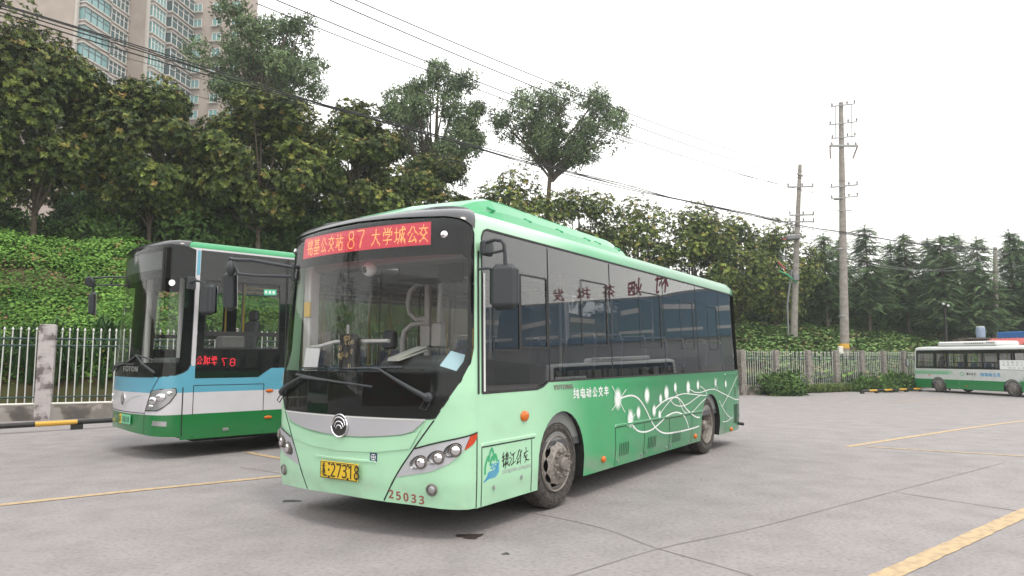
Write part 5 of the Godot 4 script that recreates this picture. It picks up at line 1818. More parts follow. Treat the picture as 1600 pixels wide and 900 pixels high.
func land() -> void:
	var mb := MB.new()
	var patches := FastNoiseLite.new()
	patches.seed = 19; patches.frequency = 0.12; patches.fractal_octaves = 3
	var xs := grid_lines(-700, 700, -20, 44, 0.5)
	var zs := grid_lines(-700, 500, -54, 4, 0.5)
	for i in xs.size() - 1:
		for j in zs.size() - 1:
			var q := []
			for w in [[0, 0], [1, 0], [1, 1], [0, 1]]:
				q.append(Vector3(xs[i + w[0]], ground_y(xs[i + w[0]], zs[j + w[1]]), zs[j + w[1]]))
			var cc := []
			for p in q:
				var tone := 1.0 + 0.045 * patches.get_noise_2d(p.x * 2.2, p.z * 2.2) + 0.05 * patches.get_noise_2d((p.x * 0.83 + p.z * 0.55) * 9.0, (p.x * 0.55 - p.z * 0.83) * 1.2)
				cc.append(Color(tone, tone, tone))
			mb.tric(q[0], q[1], q[2], Vector3.UP, Vector3.UP, Vector3.UP, cc[0], cc[1], cc[2])
			mb.tric(q[0], q[2], q[3], Vector3.UP, Vector3.UP, Vector3.UP, cc[0], cc[2], cc[3])
	var yard := struct("yard_pavement", mb, M.concrete)
	# slab joints and cracks
	for L in [[0.30, -5.20, 1.24, -6.05, 2.31, -6.77, 3.89, -8.0, 7.5, -10.8], [-4.0, -10.4, 0.26, -7.36, 1.24, -6.05, 1.73, -5.4, 3.3, -3.2], [4.6, -8.5, 5.36, -7.45, 6.6, -5.8], [-9.5, -12.5, -7.0, -9.0, -4.8, -6.1, -2.2, -2.5], [6.0, -20.0, 9.2, -16.2, 13.5, -11.0]]:
		var j := MB.new()
		ground_strip(j, smooth(VL(L), 6), 0.016, 0.003, 0.35)
		part("joint", j, M.joint, yard)
	# painted lines
	var lines := [[[6.05, -12.73, 8.98, -14.96, 13.0, -18.2, 22.0, -25.4], 0.13], [[6.4, -12.7, 8.35, -11.52, 12.0, -9.1], 0.09], [[2.35, -4.98, 5.35, -7.42, 9.0, -10.4], 0.165], [[-9.0, -5.3, -5.6, -7.78, -4.63, -8.56, -3.13, -9.63, 1.0, -12.5], 0.13], [[-4.5, -11.97, -3.74, -11.3, -2.9, -10.6], 0.12], [[18.0, -33.0, 22.0, -35.4], 0.12]]
	for i in lines.size():
		var j := MB.new()
		var w: float = lines[i][1]
		worn_strip(j, VL(lines[i][0]), w, 0.004 + 0.0006 * i)
		part("painted_line", j, M.line_yellow, yard)
	# oil spots
	for s in [[-0.38, -6.46, 0.115, 0.085], [-2.49, -8.0, 0.10, 0.05], [-0.05, -5.9, 0.03, 0.025]]:
		var j := MB.new()
		var ring := []
		for k in 18:
			var a := TAU * k / 18.0
			var r := 1.0 + 0.28 * sin(3 * a + s[0] * 7) + 0.14 * sin(7 * a)
			ring.append(Vector3(s[0] + cos(a) * s[2] * r, 0.006, s[1] + sin(a) * s[3] * r))
		for k in 18:
			j.tri(Vector3(s[0], 0.006, s[1]), ring[k], ring[(k + 1) % 18], Vector3.UP, Vector3.UP, Vector3.UP)
		part("oil_spot", j, M.oil, yard)
	# the hillside
	mb = MB.new()
	var along := []
	for i in FENCE.size() - 1:
		var m := maxi(1, int(FENCE[i].distance_to(FENCE[i + 1]) / 1.4))
		for k in m:
			along.append(FENCE[i].lerp(FENCE[i + 1], float(k) / m))
	var back := Vector2(0.42, -0.9).normalized()
	var ts := [0.0, 0.5, 1, 1.6, 2.3, 3, 4, 5, 6, 7, 8, 9, 10, 11.5, 13, 15, 18, 22, 28, 36, 50, 75, 110, 160]
	for i in along.size() - 1:
		for j in ts.size() - 1:
			var q := []
			var nn := []
			for w in [[0, 0], [1, 0], [1, 1], [0, 1]]:
				var p: Vector2 = along[i + w[0]] + back * (ts[j + w[1]] + 0.12)
				q.append(Vector3(p.x, hill_y(p.x, p.y) - (0.0 if ts[j + w[1]] > 0 else 0.6), p.y))
				var e := 0.4
				nn.append(Vector3(hill_y(p.x - e, p.y) - hill_y(p.x + e, p.y), 2 * e, hill_y(p.x, p.y - e) - hill_y(p.x, p.y + e)).normalized())
			mb.quads(q[0], q[1], q[2], q[3], nn[0], nn[1], nn[2], nn[3])
	struct("hillside", mb, M.soil)

func ground_strip(mb: MB, line: Array, w: float, lift: float, wobble := 0.0) -> void:
	for i in line.size() - 1:
		var m := maxi(1, int(line[i].distance_to(line[i + 1]) / 0.6))
		for k in m:
			var a: Vector2 = line[i].lerp(line[i + 1], float(k) / m)
			var b: Vector2 = line[i].lerp(line[i + 1], float(k + 1) / m)
			var d := (b - a).normalized()
			var n := Vector2(-d.y, d.x) * w * 0.5
			if wobble > 0:
				n *= 1.0 + wobble * sin(a.x * 9 + a.y * 5)
			var q := []
			for p in [a + n, b + n, b - n, a - n]:
				q.append(Vector3(p.x, ground_y(p.x, p.y) + lift, p.y))
			mb.quads(q[0], q[1], q[2], q[3], Vector3.UP, Vector3.UP, Vector3.UP, Vector3.UP)

# painted line with chipped, uneven edges
func worn_strip(mb: MB, line: Array, w: float, lift: float) -> void:
	var n := FastNoiseLite.new()
	n.seed = 77; n.frequency = 1.7; n.fractal_octaves = 4
	for i in line.size() - 1:
		var m := maxi(1, int(line[i].distance_to(line[i + 1]) / 0.06))
		var d: Vector2 = (line[i + 1] - line[i]).normalized()
		var s := Vector2(-d.y, d.x)
		for k in m:
			var e := []
			for f in [float(k) / m, float(k + 1) / m]:
				var p: Vector2 = line[i].lerp(line[i + 1], f)
				var w1 := w * (0.5 + 0.09 * n.get_noise_2d(p.x * 3, p.y * 3))
				var w2 := w * (0.5 + 0.09 * n.get_noise_2d(p.x * 3 + 50, p.y * 3))
				e.append([p + s * w1, p - s * w2])
			var mid: Vector2 = line[i].lerp(line[i + 1], (k + 0.5) / m)
			var wear := n.get_noise_2d(mid.x * 0.8 + 9, mid.y * 0.8)
			mb.col = Color(1, 1, 1).lerp(Color(1.02, 1.16, 1.5), clampf(0.35 + wear * 0.6, 0.0, 0.7))
			var q := []
			for p in [e[0][0], e[1][0], e[1][1], e[0][1]]:
				q.append(Vector3(p.x, ground_y(p.x, p.y) + lift, p.y))
			mb.quads(q[0], q[1], q[2], q[3], Vector3.UP, Vector3.UP, Vector3.UP, Vector3.UP)

# ---------------------------------------------------------------- fences
func fence(called: String, label: String, a: Vector2, b: Vector2, y0: float, y1: float, wall_h: float, tall: float, posts: Array, post_w: float, m_post: Material, m_wall: Material, m_picket: Material, pipe: bool, group: String) -> Node3D:
	var root := thing(called, label, "fence", Vector3(a.x, y0, a.y), 0.0, group)
	var len := a.distance_to(b)
	var d := Vector3(b.x - a.x, 0, b.y - a.y) / len
	var out := Vector3(-d.z, 0, d.x)           # towards the yard
	if out.z < 0:
		out = -out
	var P := func(s: float, y: float, o := 0.0) -> Vector3:
		return d * s + out * o + Vector3(0, y + (y1 - y0) * s / len, 0)
	var bas := Basis(d, Vector3.UP, d.cross(Vector3.UP))
	var mb := MB.new()
	var n := int(len / 2.0)
	for i in n:
		var s0 := len * i / n
		var s1 := len * (i + 1) / n
		for f in [[[s0, -0.1, 0.15], [s1, -0.1, 0.15], [s1, wall_h, 0.15], [s0, wall_h, 0.15]], [[s0, wall_h, 0.15], [s1, wall_h, 0.15], [s1, wall_h, -0.15], [s0, wall_h, -0.15]], [[s0, -0.1, -0.15], [s1, -0.1, -0.15], [s1, wall_h, -0.15], [s0, wall_h, -0.15]]]:
			var q = f.map(func(e): return P.call(e[0], e[1], e[2]))
			mb.face(q[0], q[1], q[2], q[3])
	part("base_wall", mb, m_wall, root)
	mb = MB.new()
	if pipe:
		mb.tube([P.call(0.0, wall_h + 0.035, 0.13), P.call(len, wall_h + 0.035, 0.13)], 0.03, -1, 8)
		part("pipe", mb, M.pipe_white, root)
	else:
		mb.box((P.call(0.0, wall_h + 0.03) + P.call(len, wall_h + 0.03)) / 2, Vector3(len, 0.06, 0.36), Basis((P.call(len, 0.0) - P.call(0.0, 0.0)).normalized(), Vector3.UP, bas.z))
		part("coping", mb, m_post, root)
	for r in [0.86, 0.77, 0.10]:
		mb = MB.new()
		var y: float = wall_h + (tall - wall_h) * r
		mb.tube([P.call(0.0, y), P.call(len, y)], 0.024, -1, 6)
		part("rail", mb, M.rail_green, root)
	var pk := MB.new()
	pk.tube([Vector3(0, 0, 0), Vector3(0, tall - wall_h - 0.1, 0)], 0.017, -1, 6)
	pk.lathe([Vector2(0.012, 0.0), Vector2(0.03, 0.03), Vector2(0.025, 0.06), Vector2(0.0, 0.11)], Vector3(0, tall - wall_h - 0.1, 0), Basis(), 7)
	var pm := pk.mesh()
	var cnt := int(len / 0.178)
	for i in cnt:
		var s := 0.178 * (i + 0.5)
		var hit := false
		for p in posts:
			hit = hit or absf(s - p) < post_w * 0.5 + 0.02
		if hit:
			continue
		var k := part("picket", pm, m_picket, root, P.call(s, wall_h + 0.02))
		k.rotation = Vector3(0.012 * sin(i * 7.3), 0, 0.012 * sin(i * 3.1))
	var po := MB.new()
	po.rbox(Vector3(0, (tall + 0.06) / 2, 0), Vector3(post_w, tall + 0.12, post_w), 0.025)
	var pom := po.mesh()
	for p in posts:
		var o := part("post", pom, m_post, root, P.call(p, 0.0, 0.02))
		o.basis = bas
	return root

# ---------------------------------------------------------------- foliage
func leaf(mb: MB, base: Vector3, d: Vector3, up: Vector3, l: float, w: float) -> void:
	var s := d.cross(up).normalized()
	var n := s.cross(d).normalized()
	var tip := base + d * l - n * l * 0.12
	var m := base + d * l * 0.5
	for g in [-1.0, 1.0]:
		var a: Vector3 = base + d * l * 0.3 + s * g * w * 0.42 + n * w * 0.12
		var b: Vector3 = base + d * l * 0.68 + s * g * w * 0.42 + n * w * 0.10
		var nn: Vector3 = (n - s * g * 0.35).normalized()
		mb.tri(base, a, m, nn, nn, nn)
		mb.tri(a, b, m, nn, nn, nn)
		mb.tri(b, tip, m, nn, nn, nn)

func small_leaf(mb: MB, base: Vector3, d: Vector3, up: Vector3, l: float, w: float) -> void:
	var s := d.cross(up).normalized()
	var n := s.cross(d).normalized()
	var m := base + d * l * 0.45
	mb.tri(base, m + s * w * 0.5, base + d * l, n, n, n)
	mb.tri(base, base + d * l, m - s * w * 0.5, n, n, n)

var LEAVES := {}
func make_leaves() -> void:
	var r := RandomNumberGenerator.new()
	r.seed = 9
	var mb := MB.new()                                   # whorl of long glossy leaves
	for i in 8:
		var a := TAU * i / 8.0 + r.randf_range(-0.25, 0.25)
		var e := r.randf_range(0.25, 0.9)
		leaf(mb, Vector3(0, r.randf_range(-0.04, 0.02), 0), Vector3(cos(a) * cos(e), sin(e), sin(a) * cos(e)), Vector3.UP, r.randf_range(0.17, 0.23), 0.085)
	LEAVES.whorl = mb.mesh()
	mb = MB.new()                                        # loose spray of small leaves
	for i in 16:
		var p := Vector3(r.randf_range(-1, 1), r.randf_range(-0.7, 0.7), r.randf_range(-1, 1)) * 0.20
		var d := (p.normalized() + Vector3(r.randf_range(-1, 1), r.randf_range(-1, 0.6), r.randf_range(-1, 1)) * 0.8).normalized()
		small_leaf(mb, p, d, Vector3(r.randf_range(-0.5, 0.5), 1, r.randf_range(-0.5, 0.5)).normalized(), r.randf_range(0.13, 0.19), 0.085)
	LEAVES.spray = mb.mesh()
	mb = MB.new()                                        # drooping feathery branchlet, pointing along x
	for i in 12:
		var x := i * 0.075
		for s in [-1.0, 1.0]:
			small_leaf(mb, Vector3(x, -x * x * 0.35, 0), Vector3(0.55, r.randf_range(-0.55, -0.1), s * 0.8).normalized(), Vector3.UP, 0.30 * (1.0 - 0.045 * i), 0.075)
	LEAVES.feather = mb.mesh()
	mb = MB.new()                                        # patch of ground ivy
	for i in 11:
		var p := Vector3(r.randf_range(-0.3, 0.3), r.randf_range(0.0, 0.16), r.randf_range(-0.3, 0.3))
		var a := r.randf() * TAU
		leaf(mb, p, Vector3(cos(a), r.randf_range(-0.5, 0.15), sin(a)).normalized(), Vector3(r.randf_range(-0.3, 0.3), 1, r.randf_range(-0.3, 0.3)).normalized(), r.randf_range(0.10, 0.16), 0.12)
	LEAVES.ivy = mb.mesh()
	mb = MB.new()                                        # tuft of strap leaves
	for i in 9:
		var a := TAU * i / 9.0 + r.randf_range(-0.3, 0.3)
		var o := Vector3(cos(a), 0, sin(a))
		var h := r.randf_range(0.7, 1.2)
		var s := Vector3(-o.z, 0, o.x) * 0.035
		var P := [Vector3.ZERO, o * 0.1 + Vector3(0, h * 0.5, 0), o * 0.28 + Vector3(0, h * 0.9, 0), o * 0.55 + Vector3(0, h * 0.85, 0)]
		for k in 3:
			var w0: float = [0.7, 1.0, 0.8, 0.1][k]
			var w1: float = [0.7, 1.0, 0.8, 0.1][k + 1]
			mb.face(P[k] - s * w0, P[k] + s * w0, P[k + 1] + s * w1, P[k + 1] - s * w1)
	LEAVES.tuft = mb.mesh()

func scatter(called: String, mesh: Mesh, m: Material, xf: Array, cols: Array, parent: Node) -> MultiMeshInstance3D:
	var mm := MultiMesh.new()
	mm.transform_format = MultiMesh.TRANSFORM_3D
	mm.use_colors = true
	mm.mesh = mesh
	mm.instance_count = xf.size()
	for i in xf.size():
		mm.set_instance_transform(i, xf[i])
		mm.set_instance_color(i, cols[i])
	var o := MultiMeshInstance3D.new()
	o.name = called
	o.multimesh = mm
	o.material_override = m
	o.set_meta("kind", "stuff")
	parent.add_child(o, true)
	return o

func aim(d: Vector3, spin: float, s: float) -> Basis:     # y axis along d
	var y := d.normalized()
	var x := y.cross(Vector3(0.31, 0.17, 0.93)).normalized()
	return (Basis(x, y, x.cross(y)) * Basis(Vector3.UP, spin)).scaled_local(Vector3.ONE * s)

func in_ball() -> Vector3:
	var v := Vector3.ONE * 9
	while v.length_squared() > 1:
		v = Vector3(rng.randf_range(-1, 1), rng.randf_range(-1, 1), rng.randf_range(-1, 1))
	return v

# kind: magnolia, airy or bush; h is the whole height, crown given as base height, radius across
func leafy(o: Node3D, kind: String, h: float, low: float, wide: float, n: int, seed_: int, lean := Vector3.ZERO, squash := 1.0, tone := 1.0) -> void:
	rng.seed = seed_
	var xf := []
	var cols := []
	var mid := Vector3(0, (h + low) / 2, 0) + lean
	var rad := Vector3(wide / 2, (h - low) / 2, wide / 2 * squash)
	var blobs := []
	var nb := 46 if kind == "magnolia" else (64 if kind == "airy" else 12)
	for i in nb:
		var v := in_ball()
		v = v.normalized() * pow(v.length(), 0.55 if kind != "airy" else 0.7)
		if kind == "magnolia":
			v.x *= 1.0 - 0.35 * maxf(0, v.y); v.z *= 1.0 - 0.35 * maxf(0, v.y)
		if kind == "umbrella" or (kind == "airy" and v.y < -0.2):
			v.x *= 0.75; v.z *= 0.75
		var p := mid + v * rad * 0.86
		var br := wide * (rng.randf_range(0.12, 0.19) if kind == "magnolia" else (rng.randf_range(0.05, 0.105) if kind == "airy" else rng.randf_range(0.2, 0.3)))
		blobs.append([p, br, rng.randf_range(0.7, 1.25)])
	var glossy := kind == "magnolia"
	for i in n:
		var b: Array = blobs[i % nb]
		var v := in_ball()
		v = v.normalized() * pow(v.length(), 0.4)
		var p: Vector3 = b[0] + v * b[1] * Vector3(1.1, 0.85, 1.1)
		var up_amount := (p.y - low) / maxf(0.1, h - low)
		var d := (v + (p - mid) / wide * 1.2 + Vector3(0, 0.7, 0)).normalized()
		xf.append(Transform3D(aim(d, rng.randf() * TAU, rng.randf_range(0.62, 1.0) * (1.0 if glossy else (1.45 if kind == "airy" else 1.6))), p))
		var c: Color
		var t := rng.randf()
		if glossy:
			c = Color(0.026, 0.046, 0.011).lerp(Color(0.155, 0.19, 0.042), t * t)
			if rng.randf() < 0.05 + 0.40 * up_amount * maxf(0.0, v.y):
				c = Color(0.17, 0.22, 0.045).lerp(Color(0.26, 0.17, 0.06), pow(rng.randf(), 1.6))
		elif kind == "airy":
			c = Color(0.07, 0.11, 0.055).lerp(Color(0.17, 0.235, 0.105), t)  # haze and sky glare are mixed into this pale leaf colour
		else:
			c = Color(0.035, 0.075, 0.022).lerp(Color(0.10, 0.175, 0.045), t)
		cols.append(c * b[2] * tone)
	# trunk and limbs
	var mb := MB.new()
	var tr := clampf(h * 0.016, 0.06, 0.22)
	var fork := low + (h - low) * 0.25
	if kind != "bush":
		var spine := [Vector3(0, -0.4, 0), Vector3(0.03, low * 0.5, 0.02) + lean * 0.2, Vector3(0, low, 0) + lean * 0.5, Vector3(0, fork, 0) + lean * 0.8, Vector3(0, h * 0.8, 0) + lean]
		mb.tube(spine, tr, tr * 0.35, 8)
		for i in (mini(nb, 22) if glossy else 46):
			var e: Vector3 = blobs[i][0]
			var s0 := Vector3(0, lerpf(low * 0.9, fork, rng.randf()), 0) + lean * 0.6
			var m := s0.lerp(e, 0.5) + Vector3(rng.randf_range(-0.2, 0.2), -0.15, rng.randf_range(-0.2, 0.2)) * (wide * 0.12)
			mb.tube([s0, m, e], tr * (0.42 if glossy else 0.5), tr * 0.13, 5, false)
	else:
		for i in 7:
			mb.tube([Vector3(0, -0.2, 0), blobs[i][0]], 0.035, 0.012, 4, false)
	part("trunk" if kind != "bush" else "stem", mb, M.bark, o)
	scatter("crown", LEAVES.whorl if glossy else LEAVES.spray, M.leaf_glossy if glossy else M.leaf_soft, xf, cols, o)

func conifer(o: Node3D, h: float, low: float, wide: float, seed_: int) -> void:
	rng.seed = seed_
	var mb := MB.new()
	mb.tube([Vector3(0, -0.4, 0), Vector3(0.05, h * 0.4, 0), Vector3(0, h * 0.75, 0.05), Vector3(0, h, 0)], clampf(h * 0.016, 0.1, 0.2), 0.02, 7)
	var xf := []
	var cols := []
	var y := low
	var tone := rng.randf_range(0.8, 1.2)
	while y < h - 0.2:
		var f := (y - low) / (h - low)
		var reach := wide * 0.5 * (pow(1.0 - f, 0.75) * 0.95 + 0.06) * rng.randf_range(0.65, 1.15)
		for k in 8:
			var a := rng.randf() * TAU
			var o2 := Vector3(cos(a), 0, sin(a))
			var tip := o2 * reach * rng.randf_range(0.7, 1.1) + Vector3(0, reach * rng.randf_range(0.0, 0.3), 0)
			if k < 2:
				mb.tube([Vector3(0, y, 0), Vector3(0, y, 0) + tip], 0.035, 0.01, 4, false)
			var m := maxi(2, int(reach / 0.2))
			for i in m:
				var t := (i + 0.5) / m
				var p := Vector3(0, y, 0) + tip * t + Vector3(rng.randf_range(-0.2, 0.2), rng.randf_range(-0.15, 0.15), rng.randf_range(-0.2, 0.2))
				var aa := a + rng.randf_range(-0.9, 0.9)
				xf.append(Transform3D(Basis(Vector3.UP, -aa) * Basis(Vector3(0, 0, 1), rng.randf_range(-0.35, 0.25)).scaled(Vector3.ONE * rng.randf_range(0.7, 1.2)), p))
				cols.append(Color(0.085, 0.145, 0.075).lerp(Color(0.19, 0.275, 0.12), rng.randf()) * tone)  # colour raised to stand in for haze over the far bank
		y += 0.23 + 0.06 * (1 - f)
	for i in 6:
		xf.append(Transform3D(Basis(Vector3.UP, i * 1.05) * Basis(Vector3(0, 0, 1), 0.9).scaled(Vector3.ONE * 0.6), Vector3(0, h - 0.15 * i, 0)))
		cols.append(Color(0.05, 0.11, 0.05))
	part("trunk", mb, M.bark, o)
	scatter("crown", LEAVES.feather, M.leaf_soft, xf, cols, o)

func plant(called: String, label: String, category: String, x: float, z: float, group: String, sink := 0.0) -> Node3D:
	return thing(called, label, category, Vector3(x, (hill_y(x, z) if behind(x, z) > 0 else ground_y(x, z)) - sink, z), 0.0, group)

# ---------------------------------------------------------------- the apartment block on the hill
func apartments() -> void:
	var b := thing("apartment_building", "tall beige apartment block with teal glass bay windows behind the magnolias", "building", Vector3(-69.3, 4.0, -105.0), deg_to_rad(-8.0))
	var top := 68.0
	for q in [[-26.0, 0.0, 0.0, -11.2], [-26.0, 4.0, -11.2, -22.8], [-26.0, 16.0, -22.8, -27.0]]:
		var mb := MB.new()
		mb.box(Vector3((q[0] + q[1]) / 2, top / 2 - 3, (q[2] + q[3]) / 2), Vector3(q[1] - q[0], top + 6, q[2] - q[3]))
		part("wall", mb, M.facade, b)
	var mb2 := MB.new()
	for q in [[0.0, -6.45], [0.0, -0.25], [4.0, -11.5], [4.0, -15.75]]:
		mb2.box(Vector3(q[0] + 0.2, top / 2, q[1]), Vector3(0.4, top, 0.45))
	part("pilaster", mb2, M.facade_trim, b)
	# one bay of each sort, copied up the storeys: a box of glass standing out of the face, or a flat window
	for col in [["bay", 0.0, -0.6, -6.1, 1.3, M.tower_glass], ["bay", 0.0, -6.9, -10.9, 0.9, M.tower_glass_dark], ["bay", 4.0, -11.9, -15.4, 0.8, M.tower_glass], ["balcony", 4.0, -16.2, -22.6, 1.5, M.tower_glass_dark]]:
		var w := MB.new()
		var p := MB.new()
		var x0: float = col[1]
		var z0: float = col[2]
		var z1: float = col[3]
		var d: float = col[4]
		var hgt := 2.05
		var zc := (z0 + z1) / 2
		w.box(Vector3(x0 + d / 2 + 0.1, -0.14, zc), Vector3(d + 0.2, 0.22, z0 - z1 + 0.3))          # sill slab
		var lt := MB.new()
		lt.box(Vector3(x0 + d / 2 + 0.1, hgt + 0.12, zc), Vector3(d + 0.2, 0.2, z0 - z1 + 0.3))      # head slab
		var ltm := lt.mesh()
		if col[0] == "bay":
			w.box(Vector3(x0 + d / 2, -0.56, zc), Vector3(d * 0.8, 0.66, z0 - z1 - 0.2))
		var fm := MB.new()
		var m := 4
		for i in m + 1:
			fm.box(Vector3(x0 + d, hgt / 2, lerpf(z0, z1, float(i) / m)), Vector3(0.1, hgt, 0.1))
		fm.box(Vector3(x0 + d, hgt * 0.66, zc), Vector3(0.08, 0.08, z0 - z1))
		fm.box(Vector3(x0 + 0.06, hgt / 2, z0), Vector3(0.1, hgt, 0.1))
		fm.box(Vector3(x0 + d / 2, 0.05, z0), Vector3(d, 0.1, 0.1))
		fm.box(Vector3(x0 + d / 2, hgt - 0.05, z0), Vector3(d, 0.1, 0.1))
		p.box(Vector3(x0 + d / 2 - 0.05, hgt / 2, zc), Vector3(d, hgt - 0.02, z0 - z1 - 0.06))
		var wm := w.mesh()
		var pm := p.mesh()
		var fmm := fm.mesh()
		for k in range(6, 22):
			var win := part("window" if col[0] == "bay" else "balcony", wm, M.facade_trim, b, Vector3(0, 3.0 * k, 0))
			part("lintel", ltm, M.facade_trim, win)
			part("pane", pm, col[5], win)
			part("frame", fmm, M.frame_white if x0 > 1 or z0 < -6.5 else M.frame_dark, win)
	for x in [6.2, 10.2, 14.0]:
		var w := MB.new()
		w.box(Vector3(x, -0.1, -22.6), Vector3(2.2, 0.2, 0.8))
		var p := MB.new()
		p.box(Vector3(x, 0.85, -22.76), Vector3(1.7, 1.6, 0.04))
		var fm := MB.new()
		for i in 3:
			fm.box(Vector3(x - 0.85 + 0.85 * i, 0.85, -22.7), Vector3(0.08, 1.7, 0.08))
		for y in [0.03, 1.67]:
			fm.box(Vector3(x, y, -22.7), Vector3(1.7, 0.08, 0.08))
		var wm := w.mesh()
		var pm := p.mesh()
		var fmm := fm.mesh()
		for k in range(6, 22):
			var win := part("window", wm, M.facade_trim, b, Vector3(0, 3.0 * k, 0))
			part("pane", pm, M.tower_glass, win)
			part("frame", fmm, M.frame_white, win)

# ---------------------------------------------------------------- poles and cables
func insulators(mb: MB, at: Vector3, h := 0.28) -> void:
	mb.lathe([Vector2(0.03, 0.0), Vector2(0.03, h * 0.3), Vector2(0.08, h * 0.35), Vector2(0.04, h * 0.5), Vector2(0.08, h * 0.6), Vector2(0.04, h * 0.75), Vector2(0.06, h * 0.85), Vector2(0.0, h)], at, Basis(), 8)

func poles() -> void:
	var y0 := hill_y(22.4, -47.0)
	var p := thing("power_pole", "tallest tapering concrete power pole, many crossarms, yellow band near its foot", "pole", Vector3(22.42, y0, -47), 0.0)
	var H := 19.3 - y0
	var mb := MB.new()
	mb.tube([Vector3(0, -0.5, 0), Vector3(0.3, H * 0.5, 0), Vector3(0.6, H, 0)], 0.31, 0.15, 14)
	part("shaft", mb, M.pole_concrete, p)
	mb = MB.new()
	mb.lathe([Vector2(0.335, 0.0), Vector2(0.34, 0.02), Vector2(0.335, 0.34)], Vector3(0.01, 2.15 - y0, 0), Basis(), 16)
	part("yellow_band", mb, M.barrier_yellow, p)
	mb = MB.new()
	for h in [3.2, 7.8, H * 0.62]:
		mb.lathe([Vector2(0.315 - h * 0.0085, 0.0), Vector2(0.33 - h * 0.0085, 0.05), Vector2(0.315 - h * 0.0085, 0.1)], Vector3(0.02, h, 0), Basis(), 16)
	part("strap", mb, M.pole_steel, p)
	mb = MB.new()
	mb.rbox(Vector3(-0.36, 2.05 - y0, 0.25), Vector3(0.3, 0.5, 0.25), 0.03)
	part("meter_box", mb, M.pipe_white, p)
	for a in [[19.05, 0.85, 0.05, 0.12], [17.75, 1.0, 0.05, 0.12], [16.75, 0.85, 0.05, 0.1], [16.15, 0.9, 0.09, 0.0], [13.3, 0.95, 0.06, 0.1], [12.5, 0.95, 0.05, 0.1], [11.6, 0.5, 0.04, 0.0]]:
		mb = MB.new()
		var y: float = a[0] - y0
		var ax := 0.6 * y / H + 0.05
		mb.box(Vector3(ax, y, 0.18), Vector3(a[1] * 2, a[2] * 1.6, a[2] * 1.6), Basis(Vector3(0, 0, 1), a[3]))
		var arm := part("crossarm", mb, M.pole_steel, p)
		for x in [-0.9, 0.35, 0.95]:
			if a[1] < 0.6:
				continue
			mb = MB.new()
			insulators(mb, Vector3(ax + x * a[1], y + x * a[3], 0.18))
			part("insulator", mb, M.insulator, arm)
	mb = MB.new()
	for x in [-0.5, 0.62]:
		mb.tube([Vector3(x + 0.52, 16.7 - y0, 0.2), Vector3(x + 0.6, 19.05 - y0, 0.2)], 0.035, -1, 5)
	part("brace", mb, M.pole_steel, p)
	mb = MB.new()
	for s in [-1.0, 1.0]:
		for k in 6:
			var t := k / 6.0
			insulators(mb, Vector3(0.55 + s * (0.95 - 0.2 * t * (1 + s)) - 0.25 * t, 16.0 - y0 - 1.1 * t, 0.2 + 0.5 * t), 0.2)
	part("insulator_string", mb, M.insulator, p)
	# the second
	var y2 := hill_y(20.3, -50.0)
	p = thing("power_pole", "slimmer concrete power pole left of the tallest, carrying a small transformer", "pole", Vector3(20.2, y2, -50), 0.0)
	H = 15.7 - y2
	mb = MB.new()
	mb.tube([Vector3(0, -0.5, 0), Vector3(0.5, H * 0.5, 0), Vector3(1.05, H, 0)], 0.27, 0.13, 12)
	part("shaft", mb, M.pole_concrete, p)
	mb = MB.new()
	mb.tube([Vector3(-0.35, -0.4, 0.1), Vector3(-0.33, 3.0, 0.1), Vector3(0.05, 5.5, 0.2)], 0.07, -1, 8)
	part("conduit", mb, M.cable_grey, p)
	for a in [[14.0, 0.95, 0.02], [11.9, 0.9, 0.02], [11.4, 0.9, 0.0], [14.9, 0.25, -0.4]]:
		mb = MB.new()
		var c := Vector3(0.95, a[0] - y2, 0.16)
		mb.box(c, Vector3(a[1] * 2, 0.1, 0.1), Basis(Vector3(0, 0, 1), a[2]))
		var arm := part("crossarm", mb, M.pole_steel, p)
		if a[1] > 0.5:
			for x in [-0.95, 0.15, 0.95]:
				mb = MB.new()
				insulators(mb, c + Vector3(x * a[1], 0, 0), 0.3)
				part("insulator", mb, M.insulator, arm)
	mb = MB.new()
	for x in [0.2, 0.95, 1.7]:
		mb.tube([Vector3(x, 12.2 - y2, 0.3), Vector3(x - 0.1, 11.0 - y2, 0.5), Vector3(x - 0.3, 9.6 - y2, 0.4), Vector3(0.2, 8.7 - y2, 0.4)], 0.018, -1, 4)
		mb.tube([Vector3(x, 14.0 - y2, 0.2), Vector3(x + 0.1, 13.0 - y2, 0.3), Vector3(x, 12.2 - y2, 0.3)], 0.018, -1, 4)
	part("jumper", mb, M.cable_grey, p)
	mb = MB.new()
	mb.rbox(Vector3(0.12, 10.2 - y2, 0.42), Vector3(1.0, 0.36, 0.5), 0.1, Basis(Vector3(0, 0, 1), 0.08))
	mb.rbox(Vector3(0.25, 7.3 - y2, 0.35), Vector3(0.4, 0.5, 0.35), 0.05)
	var tr := part("transformer", mb, M.cable_grey, p)
	mb = MB.new()
	mb.tube([Vector3(-0.5, 7.9 - y2, 0.4), Vector3(-1.0, 8.4 - y2, 0.4)], 0.07, -1, 6)
	mb.box(Vector3(-0.52, 10.05 - y2, 0.5), Vector3(0.22, 0.1, 0.1))
	part("fuse_tip", mb, M.roof_red, tr)
	mb = MB.new()
	mb.tube([Vector3(-0.95, 7.75 - y2, 0.42), Vector3(-0.4, 7.5 - y2, 0.42), Vector3(0.3, 6.9 - y2, 0.35)], 0.06, -1, 6)
	part("fuse_holder", mb, M.logo_green, tr)
	# the third, far right
	var y3 := hill_y(40.2, -58.0)
	p = thing("power_pole", "plain grey pole at far right ending the thick black cable", "pole", Vector3(40.2, y3, -58), 0.0)
	mb = MB.new()
